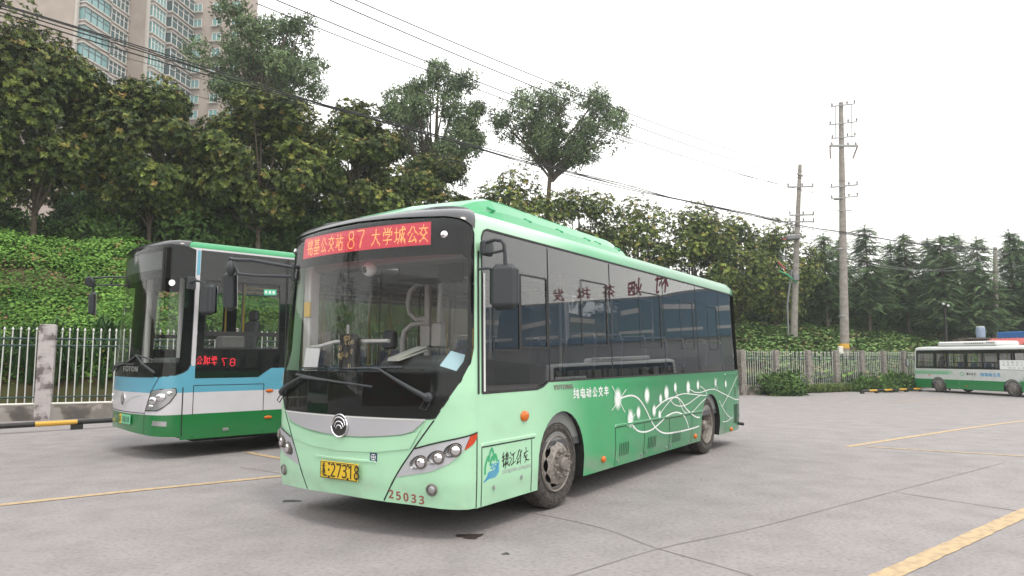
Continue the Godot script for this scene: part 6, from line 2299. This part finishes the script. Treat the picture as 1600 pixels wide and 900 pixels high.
	mb.tube([Vector3(0, -0.5, 0), Vector3(0.3, 3.4, 0), Vector3(0.66, 10.8 - y3, 0)], 0.25, 0.16, 10)
	part("shaft", mb, M.pole_concrete, p)
	mb = MB.new()
	mb.box(Vector3(0.62, 10.3 - y3, 0.15), Vector3(0.5, 0.1, 0.1))
	part("crossarm", mb, M.pole_steel, p)
	# yard lamp
	var y4 := hill_y(27.7, -44.3)
	p = thing("yard_lamp", "thin black lamp post with two small lamp heads above the small bus", "street lamp", Vector3(27.7, y4, -44.3), 0.0)
	mb = MB.new()
	mb.tube([Vector3(0, -0.4, 0), Vector3(0, 4.8 - y4, 0)], 0.07, 0.06, 8)
	part("post", mb, M.lamp_black, p)
	for s in [-0.16, 0.14]:
		mb = MB.new()
		mb.rbox(Vector3(s, 4.85 - y4 + (0.12 if s < 0 else 0.0), 0.05), Vector3(0.22, 0.18, 0.3), 0.04)
		var hd := part("lamp_head", mb, M.lamp_black, p)
		mb = MB.new()
		mb.rbox(Vector3(s - 0.03, 4.85 - y4 + (0.12 if s < 0 else 0.0), 0.215), Vector3(0.16, 0.12, 0.03), 0.01)
		part("lamp_glass", mb, M.cable_pale, hd)

func cable(called: String, label: String, runs: Array, m: Material, r: float, group: String) -> void:
	var a0: Vector3 = runs[0][0]
	var o := thing(called, label, "cable", Vector3(a0.x, a0.y, a0.z), 0.0, group)
	for run in runs:
		var pts := []
		for i in 41:
			var t := i / 40.0
			var p: Vector3 = run[0].lerp(run[1], t) - Vector3(0, 4 * run[2] * t * (1 - t), 0) - a0
			p += Vector3(0, run[3] * sin(t * run[4]), 0)
			pts.append(p)
		var mb := MB.new()
		mb.tube(pts, r, -1, 5)
		part("strand", mb, m, o)

func cables() -> void:
	var B := Vector3(40.86, 10.62, -57.8)
	cable("thick_cable", "thick black bundled cable sagging across the sky to the far right pole", [
		[Vector3(-14.49, 10.95, -17), B, 1.50, 0.0, 1.0], [Vector3(-14.49, 11.05, -17), B, 1.52, 0.05, 30.0], [Vector3(-14.49, 10.86, -17), B + Vector3(0, -0.1, 0), 1.44, -0.07, 24.0], [Vector3(-14.45, 10.95, -16.9), B, 1.47, 0.06, 41.0]], M.cable_black, 0.019, "")
	cable("thin_wire", "highest of the thin wires in the white sky, running to the tallest pole", [[Vector3(-4.44, 11.35, -18), Vector3(23.4, 13.5, -46.8), 0.6, 0.0, 1.0]], M.cable_black, 0.017, "thin overhead wires")
	cable("thin_wire", "second thin wire from the top, running to the tallest pole", [[Vector3(-4.96, 11.27, -18), Vector3(21.6, 13.45, -46.8), 0.6, 0.0, 1.0]], M.cable_black, 0.018, "thin overhead wires")
	cable("thin_wire", "third thin wire from the top, meeting a lower crossarm of the tallest pole", [[Vector3(-6.41, 11.27, -18), Vector3(21.6, 12.65, -46.8), 0.6, 0.0, 1.0]], M.cable_black, 0.018, "thin overhead wires")
	cable("thin_wire", "faint wire just right of the apartment block, ending on the slimmer pole", [[Vector3(-6.96, 11.18, -18), Vector3(20.3, 14.1, -49.8), 0.6, 0.0, 1.0]], M.cable_black, 0.016, "thin overhead wires")
	cable("thin_wire", "upper of the two wires crossing the apartment block below the thick cable", [[Vector3(-14.23, 10.75, -18), Vector3(20.3, 12.1, -49.8), 0.7, 0.0, 1.0]], M.cable_black, 0.008, "thin overhead wires")
	cable("thin_wire", "lower of the two wires crossing the apartment block below the thick cable", [[Vector3(-14.2, 10.2, -18), Vector3(20.3, 11.6, -49.8), 0.9, 0.0, 1.0]], M.cable_black, 0.008, "thin overhead wires")
	cable("thin_wire", "pair of loose wires sagging between the poles at right, before the conifers", [[Vector3(22.5, 8.6, -46.7), Vector3(40.7, 9.4, -57.8), 0.9, 0.0, 1.0], [Vector3(22.5, 8.3, -46.7), Vector3(40.7, 10.2, -57.8), 1.1, 0.0, 1.0]], M.cable_grey, 0.016, "")

# ---------------------------------------------------------------- barriers on the yard
func barrier(label: String, a: Vector2, b: Vector2, n: int) -> void:
	var o := thing("parking_barrier", label, "barrier", Vector3(a.x, ground_y(a.x, a.y), a.y), 0.0, "low striped parking barriers")
	var d := Vector3(b.x - a.x, ground_y(b.x, b.y) - ground_y(a.x, a.y), b.y - a.y)
	for i in n:
		var mb := MB.new()
		mb.tube([d * (float(i) / n) + Vector3(0, 0.16, 0), d * (float(i + 1) / n) + Vector3(0, 0.16, 0)], 0.055, -1, 10)
		part("tube_section", mb, M.barrier_yellow if i % 2 else M.barrier_black, o)
	for i in n + 1:
		if i % 2:
			continue
		var mb := MB.new()
		mb.box(d * ((i + 0.12 if i == 0 else float(i)) / n) + Vector3(0, 0.05, 0), Vector3(0.22, 0.12, 0.14), Basis(Vector3.UP, atan2(-d.z, d.x)))
		part("foot", mb, M.barrier_black, o)

func small_things() -> void:
	barrier("black and yellow tube barrier on the ground before the left fence", Vector2(-13.2, -12.5), Vector2(-8.0, -17.35), 9)
	barrier("low black and yellow barrier on the ground in front of the small bus", Vector2(20.0, -40.1), Vector2(24.9, -42.7), 8)
	var y := hill_y(33.9, -50.4)
	var o := thing("barrel", "pale blue plastic barrel standing on the bank at right", "barrel", Vector3(33.75, 2.95, -50.0), 0.0)
	var mb := MB.new()
	mb.lathe([Vector2(0.0, 0.0), Vector2(0.26, 0.0), Vector2(0.29, 0.05), Vector2(0.29, 0.24), Vector2(0.305, 0.26), Vector2(0.29, 0.28), Vector2(0.29, 0.52), Vector2(0.305, 0.54), Vector2(0.29, 0.56), Vector2(0.285, 0.72), Vector2(0.25, 0.78)], Vector3.ZERO, Basis(), 20)
	part("drum", mb, M.barrel_blue, o)
	mb = MB.new()
	mb.lathe([Vector2(0.26, 0.78), Vector2(0.26, 0.83), Vector2(0.0, 0.85)], Vector3.ZERO, Basis(), 18)
	part("lid", mb, M.pipe_white, o)
	# rough stack of planks under it
	o = thing("plank_stack", "low heap of old brown planks under the blue barrel", "planks", Vector3(33.6, 2.35, -50.0), 0.1)
	for k in 5:
		mb = MB.new()
		mb.rbox(Vector3(0.15 * sin(k * 2.0), 0.1 + 0.11 * k, 0.1 * cos(k * 3.0)), Vector3(4.2 - 0.3 * k, 0.1, 0.9), 0.02, Basis(Vector3.UP, 0.06 * sin(k * 1.7)))
		part("plank", mb, M.bark, o)
	# sheds behind the small bus
	o = thing("shed", "red roofed shed behind the roof of the small bus", "shed", Vector3(32.8, hill_y(32.8, -45.5) - 0.3, -45.5), 0.35)
	var hs: float = 2.75 - o.position.y
	mb = MB.new()
	mb.box(Vector3(0, (hs - 0.5) / 2, 0), Vector3(3.4, hs - 0.5, 2.4))
	part("wall", mb, M.market_wall, o)
	for s in [-1.0, 1.0]:
		mb = MB.new()
		mb.box(Vector3(s * 1.0, hs - 0.28, 0), Vector3(2.15, 0.06, 2.8), Basis(Vector3(0, 0, 1), -s * 0.3))
		for k in 9:
			mb.box(Vector3(s * 1.0, hs - 0.235, -1.3 + 0.32 * k), Vector3(2.15, 0.04, 0.05), Basis(Vector3(0, 0, 1), -s * 0.3))
		part("roof_sheet", mb, M.roof_red, o)
	o = thing("cabin", "bright blue cabin top at the right edge behind the shed", "cabin", Vector3(36.6, hill_y(36.6, -49.0) - 0.3, -49.0), 0.2)
	var hc: float = 3.35 - o.position.y
	mb = MB.new()
	mb.rbox(Vector3(0, hc / 2, 0), Vector3(3.4, hc, 2.2), 0.05)
	part("wall", mb, M.box_blue, o)
	mb = MB.new()
	for k in 11:
		mb.box(Vector3(-1.5 + 0.3 * k, hc / 2, 1.11), Vector3(0.12, hc - 0.2, 0.05))
	part("rib", mb, M.box_blue, o)
	mb = MB.new()
	mb.rbox(Vector3(0.4, hc + 0.2, 0), Vector3(0.9, 0.4, 0.6), 0.06)
	part("roof_vent", mb, M.pipe_white, o)
	# rocks and a stump on the bank
	for s in [[13.6, -41.9, 0.7, 0.35, "pale broken slab of stone lying on the bare bank behind the fence"], [24.0, -49.4, 0.55, 0.75, "brown tree stump on the bank between tallest pole and lamp post"], [18.3, -46.2, 0.8, 0.25, "flat grey stone among weeds left of the slimmer pole"]]:
		var yy := hill_y(s[0], s[1])
		o = thing("rock" if s[3] != 0.75 else "stump", s[4], "rock" if s[3] != 0.75 else "stump", Vector3(s[0], yy - 0.1, s[1]), s[0])
		mb = MB.new()
		var ring := []
		for k in 9:
			var a := TAU * k / 9.0
			ring.append(Vector3(cos(a) * s[2] * (0.8 + 0.2 * sin(k * 2.4)), 0, sin(a) * s[2] * 0.7 * (0.8 + 0.2 * cos(k * 3.1))))
		for k in 9:
			var A: Vector3 = ring[k]
			var B: Vector3 = ring[(k + 1) % 9]
			var A2 := A * 0.75 + Vector3(0, s[3] * (0.85 + 0.2 * sin(k * 5.0)), 0)
			var B2 := B * 0.75 + Vector3(0, s[3] * (0.85 + 0.2 * sin(((k + 1) % 9) * 5.0)), 0)
			mb.face(A, B, B2, A2)
			mb.face(A2, B2, Vector3(0, s[3] * 1.05, 0), A2)
			mb.tri(A2, B2, Vector3(0, s[3] * 1.05, 0), Vector3.UP, Vector3.UP, Vector3.UP)
		part("stone" if s[3] != 0.75 else "wood", mb, M.post_grey if s[3] != 0.75 else M.bark, o)

# ---------------------------------------------------------------- vegetation
func vegetation() -> void:
	var mag := "magnolias along the top of the slope"
	var list := [
		[-21.5, -26.0, 17.2, 2.2, 6.5, "dark magnolia at the left edge, its crown cut by the picture's top corner"],
		[-19.6, -28.0, 15.4, 2.5, 5.4, "broad magnolia with brown topped leaves in front of the apartment block"],
		[-15.9, -30.0, 14.5, 2.2, 5.4, "magnolia with rusty crown tip standing behind the banded bus"],
		[-11.5, -31.0, 14.2, 2.4, 5.4, "round bronze tinted magnolia above the gap between the two near buses"],
		[-7.7, -34.0, 14.8, 2.0, 4.9, "narrower magnolia above the red destination display"],
		[-4.5, -38.0, 13.2, 1.2, 4.8, "small magnolia under the round crowned tall tree"],
		[0.3, -45.0, 14.0, 0.9, 6.6, "magnolia just left of the trunk of the spreading tall tree, above the roof unit"],
		[4.6, -47.0, 13.6, 0.9, 6.6, "magnolia beneath the spreading tall tree, right of its trunk"],
		[9.2, -50.0, 13.3, 0.8, 7.0, "magnolia above the rear end of the green bus roof unit"],
		[13.6, -52.0, 13.2, 0.8, 7.2, "magnolia above the tail of the green bus"],
		[17.5, -54.0, 12.9, 0.8, 6.8, "magnolia just right of the tail of the green bus"],
		[21.7, -56.0, 12.6, 0.8, 6.4, "last magnolia, behind the slimmer power pole"],
		[-22.6, -36.5, 16.3, 2.4, 5.6, "second row magnolia seen between the two leftmost crowns"],
		[-16.4, -37.0, 14.8, 2.4, 5.4, "second row magnolia behind the rusty tipped one"],
		[-11.6, -38.5, 15.6, 2.2, 5.4, "second row magnolia behind the bronze tinted one"],
		[-27.5, -24.5, 16.5, 2.2, 6.5, "magnolia outside the left edge of the picture"]]
	for i in list.size():
		var q: Array = list[i]
		var o := plant("magnolia_tree", q[5], "tree", q[0], q[1], mag)
		var y := o.position.y
		leafy(o, "magnolia", q[2] - y, q[3] - 0.7, q[4] * 1.1, 7500 if i < 6 else 5200, 100 + i, Vector3.ZERO, 1.0, 1.2 if i < 6 or i > 11 else 1.6)  # farther trees get paler leaves, distance haze put into the colour
	var tall := [[-17.1, -45.0, 25.9, 9.6, 9.4, "tall hazy broadleaf tree in front of the apartment block's right end"], [-5.9, -50.0, 23.7, 7.6, 9.4, "tall round crowned tree standing alone against the sky at centre"], [2.2, -52.0, 22.0, 11.0, 11.8, "tall spreading tree with bare forked trunk against the sky"]]
	for i in tall.size():
		var q: Array = tall[i]
		var o := plant("tall_tree", q[5], "tree", q[0], q[1], "tall trees behind the magnolias")
		leafy(o, "airy", q[2] - o.position.y, q[3], q[4], [3000, 3100, 2100][i], 200 + i, Vector3(0.3, 0, 0) if i < 2 else Vector3(1.5, 0, 0))
	var con := [[25.9, -57, 11.8, 3.9, "slender conifer just left of the tallest pole"], [29.9, -58, 12.7, 4.1, "pointed conifer just right of the tallest pole, topping its neighbours"], [34.3, -60, 12.3, 4.2, "second conifer right of the tallest pole"], [35.9, -57.5, 11.7, 3.9, "conifer above the yard lamp's left side"], [40.0, -62, 12.7, 4.3, "conifer between the yard lamp and the far right pole"], [38.6, -57, 11.5, 3.9, "conifer just left of the far right pole"], [43.5, -60, 12.7, 4.2, "conifer just right of the far right pole"], [45.2, -58, 12.0, 4.0, "conifer cut by the right edge of the picture"], [31.5, -66, 13.0, 4.5, "back row conifer behind the one right of the tallest pole"], [36.4, -66, 12.6, 4.5, "back row conifer above the middle of the bank"], [40.6, -67, 13.1, 4.5, "back row conifer behind the yard lamp"], [48.8, -66, 13.1, 4.5, "back row conifer at the right edge"], [24.2, -64, 13.2, 4.5, "back row conifer seen between the two power poles"], [52, -60, 13, 4.5, "conifer outside the right edge of the picture"]]
	for i in con.size():
		var q: Array = con[i]
		var o := plant("conifer", q[4], "tree", q[0], q[1], "conifers along the top of the far bank")
		conifer(o, q[2] - o.position.y, 2.3 if i < 8 else 1.5, q[3], 300 + i)
	var bu := [[-23.5, -25.5, 2.6, 4.4, "dark bush at the left edge on top of the slope"], [-18.2, -30.6, 2.2, 4.6, "dark bush at the foot of the propped magnolia trunk"], [-14.0, -32.6, 2.8, 5.0, "dark bush showing over the roof of the banded bus"], [-9.7, -34.6, 2.8, 4.8, "dark bush behind the roof corner of the green bus"], [-25.5, -29.5, 3.2, 6.0, "tall dark bush under the leftmost magnolia crown"], [-19.5, -34.5, 3.4, 6.0, "dark bush between the two rows of magnolias at left"], [-13.0, -36.8, 3.4, 6.0, "dark bush between the two rows of magnolias at centre"], [-7.0, -39.0, 3.4, 6.0, "dark bush under the narrower magnolia"], [-25.8, -33.0, 4.0, 6.5, "dim bush behind the leftmost magnolia trunks"], [-31.0, -33.5, 4.5, 7.0, "dim bush behind the left edge of the picture"], [-1.0, -46, 3.0, 5.0, "dark bush hidden behind the green bus roof"],
		[16.6, -57.6, 3.4, 5.0, "undergrowth bush right behind the tail of the green bus"], [20.6, -59, 3.6, 5.4, "undergrowth bush behind the foot of the slimmer pole"], [24.8, -60.5, 3.8, 5.6, "undergrowth bush between the two power poles"], [28.6, -61.5, 4.0, 5.6, "undergrowth bush behind the foot of the tallest pole"], [32.6, -62.5, 4.0, 5.6, "undergrowth bush at the middle of the far bank"], [36.6, -62.5, 3.8, 5.6, "undergrowth bush left of the yard lamp"], [40.4, -63.5, 4.0, 5.6, "undergrowth bush right of the yard lamp"], [44.0, -63.5, 3.6, 5.4, "undergrowth bush by the far right pole"], [48.0, -62, 4.2, 5.6, "light green bush at the right edge above the cabin"], [22.5, -66, 5.0, 7.0, "tall dim thicket bush behind the slimmer pole"], [30.0, -70, 5.5, 8.0, "tall dim thicket bush behind the conifers at the tallest pole"], [38.0, -71, 5.5, 8.0, "tall dim thicket bush behind the conifers at the yard lamp"], [46.0, -71, 5.5, 8.0, "tall dim thicket bush behind the conifers at the right edge"],
		[14.6, -39.0, 0.75, 2.7, "low rounded shrub against the foot of the far fence"], [21.9, -42.7, 0.22, 2.0, "low weeds against the far fence left of the barrier"], [24.4, -44.3, 0.6, 1.6, "weedy shrub in front of the small bus at the fence"]]
	for i in bu.size():
		var q: Array = bu[i]
		var o := plant("shrub", q[4], "shrub", q[0], q[1], "bushes and undergrowth")
		leafy(o, "bush", q[2], 0.1, q[3], 1500 if i < 24 else 380, 400 + i)
	# trees that only the windscreens reflect
	for i in 3:
		var q: Array = [[-24.0, -4.0, "tree left of the picture beside the slope"], [-31.0, 3.0, "tree left of the picture beside the brick house"], [-20.0, 19.0, "tree left of the picture beyond the brick house"]][i]
		var o := plant("roadside_tree", q[2], "tree", q[0], q[1], "trees outside the picture")
		leafy(o, "magnolia", 9.0, 2.0, 5.5, 900, 500 + i)
	# ground ivy on the near slope
	rng.seed = 61
	var xf := []
	var cols := []
	var n := FastNoiseLite.new()
	n.seed = 4; n.frequency = 0.16
	while xf.size() < 21000:
		var x := rng.randf_range(-27.0, -4.0)
		var z := rng.randf_range(-33.0, -10.0)
		var t := behind(x, z)
		if t < 0.7 or t > 11.5:
			continue
		var e := n.get_noise_2d(x, z)
		if (t > 5.0 and e < -0.12 + 0.06 * (t - 5.0) or n.get_noise_2d(x * 4 + 70, z * 4) > 0.42) and rng.randf() < 0.85:
			continue
		if t < 1.6 and rng.randf() < 0.5:
			continue
		var y := hill_y(x, z)
		var nrm := Vector3(hill_y(x - 0.4, z) - hill_y(x + 0.4, z), 0.8, hill_y(x, z - 0.4) - hill_y(x, z + 0.4)).normalized()
		xf.append(Transform3D(aim(nrm + Vector3(rng.randf_range(-0.3, 0.3), 0.2, rng.randf_range(-0.3, 0.3)), rng.randf() * TAU, rng.randf_range(0.55, 0.95)), Vector3(x, y - 0.02 + maxf(0, e) * 0.5 + pow(rng.randf(), 3.0) * 0.35, z)))
		var c := Color(0.04, 0.105, 0.018).lerp(Color(0.15, 0.275, 0.055), rng.randf())
		if rng.randf() < 0.03:
			c = Color(0.22, 0.15, 0.07)
		cols.append(c * (1.0 + 0.7 * e))
	var iv := scatter("ground_ivy", LEAVES.ivy, M.leaf_soft, xf, cols, self)
	tag(iv, "bright green ivy covering the slope behind the left fence", "ivy")
	# strap leaved plants behind the left fence
	xf = []
	cols = []
	while xf.size() < 420:
		var x := rng.randf_range(-26.0, -6.0)
		var z := rng.randf_range(-24.0, -9.0)
		var t := behind(x, z)
		if t < 0.4 or t > 1.9:
			continue
		xf.append(Transform3D(aim(Vector3(rng.randf_range(-0.25, 0.25), 1, rng.randf_range(-0.25, 0.25)), rng.randf() * TAU, rng.randf_range(0.6, 1.2)), Vector3(x, hill_y(x, z) - 0.05, z)))
		cols.append(Color(0.028, 0.07, 0.024).lerp(Color(0.08, 0.14, 0.05), rng.randf()))
	var tf := scatter("tall_weeds", LEAVES.tuft, M.leaf_soft, xf, cols, self)
	tag(tf, "dark strap leaved weeds behind the left fence", "weeds")
	# weeds on the far bank
	xf = []
	cols = []
	while xf.size() < 9000:
		var x := rng.randf_range(6.0, 50.0)
		var z := rng.randf_range(-76.0, -38.0)
		var t := behind(x, z)
		if t < 0.4 or t > 15.0:
			continue
		var e := n.get_noise_2d(x * 1.3, z * 1.3) + 0.25 * smoothstep(15.0, 20.0, x) - 0.25 * smoothstep(29.0, 34.0, x) * smoothstep(5.0, 9.0, t)
		if e < -0.02 + rng.randf_range(-0.1, 0.1):
			continue
		xf.append(Transform3D(aim(Vector3(rng.randf_range(-0.3, 0.3), 1, rng.randf_range(-0.3, 0.3)), rng.randf() * TAU, rng.randf_range(1.3, 2.6)), Vector3(x, hill_y(x, z) - 0.03 + rng.randf() * 0.3, z)))
		var c := Color(0.075, 0.15, 0.04).lerp(Color(0.18, 0.28, 0.09), rng.randf())
		if rng.randf() < 0.12:
			c = Color(0.24, 0.20, 0.10)
		cols.append(c)
	var wd := scatter("bank_weeds", LEAVES.ivy, M.leaf_soft, xf, cols, self)
	tag(wd, "patchy green weeds on the bank behind the far fence", "weeds")
	# grass at the foot of the far fence
	xf = []
	cols = []
	for i in 700:
		var s := rng.randf_range(5.0, 16.0)
		var off := absf(rng.randfn(0.0, 0.35)) + 0.2
		var x := 12.96 + 0.879 * s - 0.476 * off
		var z := -38.85 - 0.476 * s + 0.879 * off
		xf.append(Transform3D(aim(Vector3(rng.randf_range(-0.3, 0.3), 1, rng.randf_range(-0.3, 0.3)), rng.randf() * TAU, rng.randf_range(0.25, 0.6)), Vector3(x, ground_y(x, z) - 0.02, z)))
		cols.append(Color(0.10, 0.17, 0.045).lerp(Color(0.20, 0.24, 0.09), rng.randf()))
	var gr := scatter("grass", LEAVES.tuft, M.leaf_soft, xf, cols, self)
	tag(gr, "uneven grass along the foot of the far fence", "grass")

# ---------------------------------------------------------------- what only the windows reflect
func beyond_the_frame() -> void:
	var o := thing("market_hall", "white market hall with blue boards and red roof letters, right of the picture", "building", Vector3(61.5, -0.5, -35.6), deg_to_rad(-57.0))
	var mb := MB.new()
	mb.box(Vector3(0, 4.95, -8), Vector3(48, 9.9, 16))
	part("wall", mb, M.market_wall, o)
	mb = MB.new()
	mb.box(Vector3(0, 7.5, 0.12), Vector3(47, 4.4, 0.2))
	part("board", mb, M.board_blue, o)
	mb = MB.new()
	for k in 9:
		mb.box(Vector3(-20 + 5 * k, 8.1 + 0.5 * sin(k * 1.3), 0.24), Vector3(2.6 + 0.8 * sin(k * 2.1), 0.5, 0.03), Basis(Vector3(0, 0, 1), 0.15 * sin(k * 2.7)))
		mb.box(Vector3(-20.5 + 5 * k, 6.2, 0.24), Vector3(3.6, 0.3, 0.03))
	part("board_stripe", mb, M.cable_pale, o)
	mb = MB.new()
	for k in 8:
		mb.box(Vector3(-21 + 6 * k, 1.7, 0.03), Vector3(3.8, 3.2, 0.08))
	part("shutter", mb, M.cable_grey, o)
	mb = MB.new()
	var x := -14.0
	for k in ["cun", "yan", "cha", "pi", "fa"]:
		ribbons(mb, k, Vector2(x, 10.1), Vector2(1.25, 1.25), 0.16, 0.0, func(p: Vector2, off: float): return Vector3(p.x, p.y, -0.2 + off * 20))
		x += 2.7
	part("roof_letters", mb, M.letter_red, o)
	o = thing("brick_house", "red brick house with white band, left of the picture", "house", Vector3(-23.0, 0.0, 9.0), deg_to_rad(125.0))
	mb = MB.new()
	mb.box(Vector3(0, 4.2, -4), Vector3(15, 8.4, 8))
	part("wall", mb, M.brick, o)
	mb = MB.new()
	mb.box(Vector3(0, 4.1, 0.06), Vector3(15.1, 0.5, 0.14))
	mb.box(Vector3(0, 8.5, -4), Vector3(15.6, 0.3, 8.6))
	part("white_band", mb, M.white, o)
	for k in 5:
		for f in 2:
			mb = MB.new()
			mb.box(Vector3(-5.6 + 2.8 * k, 1.9 + 4.0 * f, 0.03), Vector3(1.4, 1.6, 0.08))
			part("window", mb, M.tower_glass_dark, o)

func _ready() -> void:
	# camera
	var cam := Camera3D.new()
	cam.name = "camera"
	cam.fov = 45.12
	cam.position = Vector3(0, 1.62, 0)
	cam.rotation = Vector3(0.0985, 0, 0)
	cam.near = 0.05
	cam.far = 2000.0
	add_child(cam)
	cam.current = true
	# white overcast sky, a high veiled sun
	var env := Environment.new()
	env.background_mode = Environment.BG_SKY
	var sky := Sky.new()
	var ps := ProceduralSkyMaterial.new()
	ps.sky_top_color = Color(0.99, 0.995, 1.0)
	ps.sky_horizon_color = Color(1.0, 0.985, 0.96)
	ps.sky_curve = 0.25
	ps.sky_energy_multiplier = 1.06
	ps.ground_bottom_color = Color(0.5, 0.49, 0.48)
	ps.ground_horizon_color = Color(0.8, 0.79, 0.78)
	sky.sky_material = ps
	env.sky = sky
	env.tonemap_mode = Environment.TONE_MAPPER_LINEAR
	env.tonemap_exposure = 1.85
	env.sdfgi_enabled = true
	env.ssao_enabled = true
	env.ssil_enabled = true
	env.fog_enabled = true
	env.fog_light_color = Color(0.93, 0.95, 0.95)
	env.fog_density = 0.0008
	var we := WorldEnvironment.new()
	we.name = "world_environment"
	we.environment = env
	add_child(we)
	var sun := DirectionalLight3D.new()
	sun.name = "sun"
	sun.light_energy = 0.32
	sun.light_color = Color(1.0, 0.97, 0.92)
	sun.light_angular_distance = 14.0
	sun.shadow_enabled = true
	sun.rotation = Vector3(deg_to_rad(-62), deg_to_rad(35), 0)
	add_child(sun)
	# materials and helpers
	hill_noise.seed = 12
	hill_noise.frequency = 0.11
	make_materials()
	make_leaves()
	# the place
	land()
	apartments()
	fence("picket_fence", "white picket fence with peeling post on stained wall at left", Vector2(-24.4, -11.75), Vector2(-7.0, -20.73), 0.0, -0.06, 0.42, 2.40, [0.35, 4.85, 9.35, 13.85, 18.3], 0.37, M.post_plaster, M.fence_wall, M.picket_white, true, "fences along the foot of the slope")
	fence("picket_fence", "grey picket fence with concrete posts along the far bank at right", Vector2(-6.9, -22.1), Vector2(12.3, -38.3), -0.05, -0.5, 0.45, 2.40, [1.0, 5.0, 9.0, 13.0, 17.0, 21.0, 24.9], 0.30, M.post_grey, M.fence_wall, M.picket_grey, false, "fences along the foot of the slope").set_meta("label", "middle length of picket fence, hidden behind the green bus")
	fence("picket_fence", "grey picket fence with concrete posts along the far bank at right", Vector2(12.5, -38.6), Vector2(33.0, -49.72), -0.5, -0.5, 0.45, 2.40, [0.25, 2.95, 5.7, 8.2, 10.65, 12.85, 14.95, 17.2, 19.5, 21.8], 0.34, M.post_grey, M.fence_wall, M.picket_grey, false, "fences along the foot of the slope")
	poles()
	cables()
	vegetation()
	# vehicles
	green_bus()
	banded_bus()
	var sb := small_bus()
	copy_of(sb, Vector3(31.5, -0.5, -29.0), deg_to_rad(-166.1), "small white and green bus outside the right edge, seen only in the window glass")
	copy_of(sb, Vector3(-12.4, 0, -8.0), deg_to_rad(84.0), "small white and green bus left of the picture, mirrored in the windscreen")
	small_things()
	beyond_the_frame()
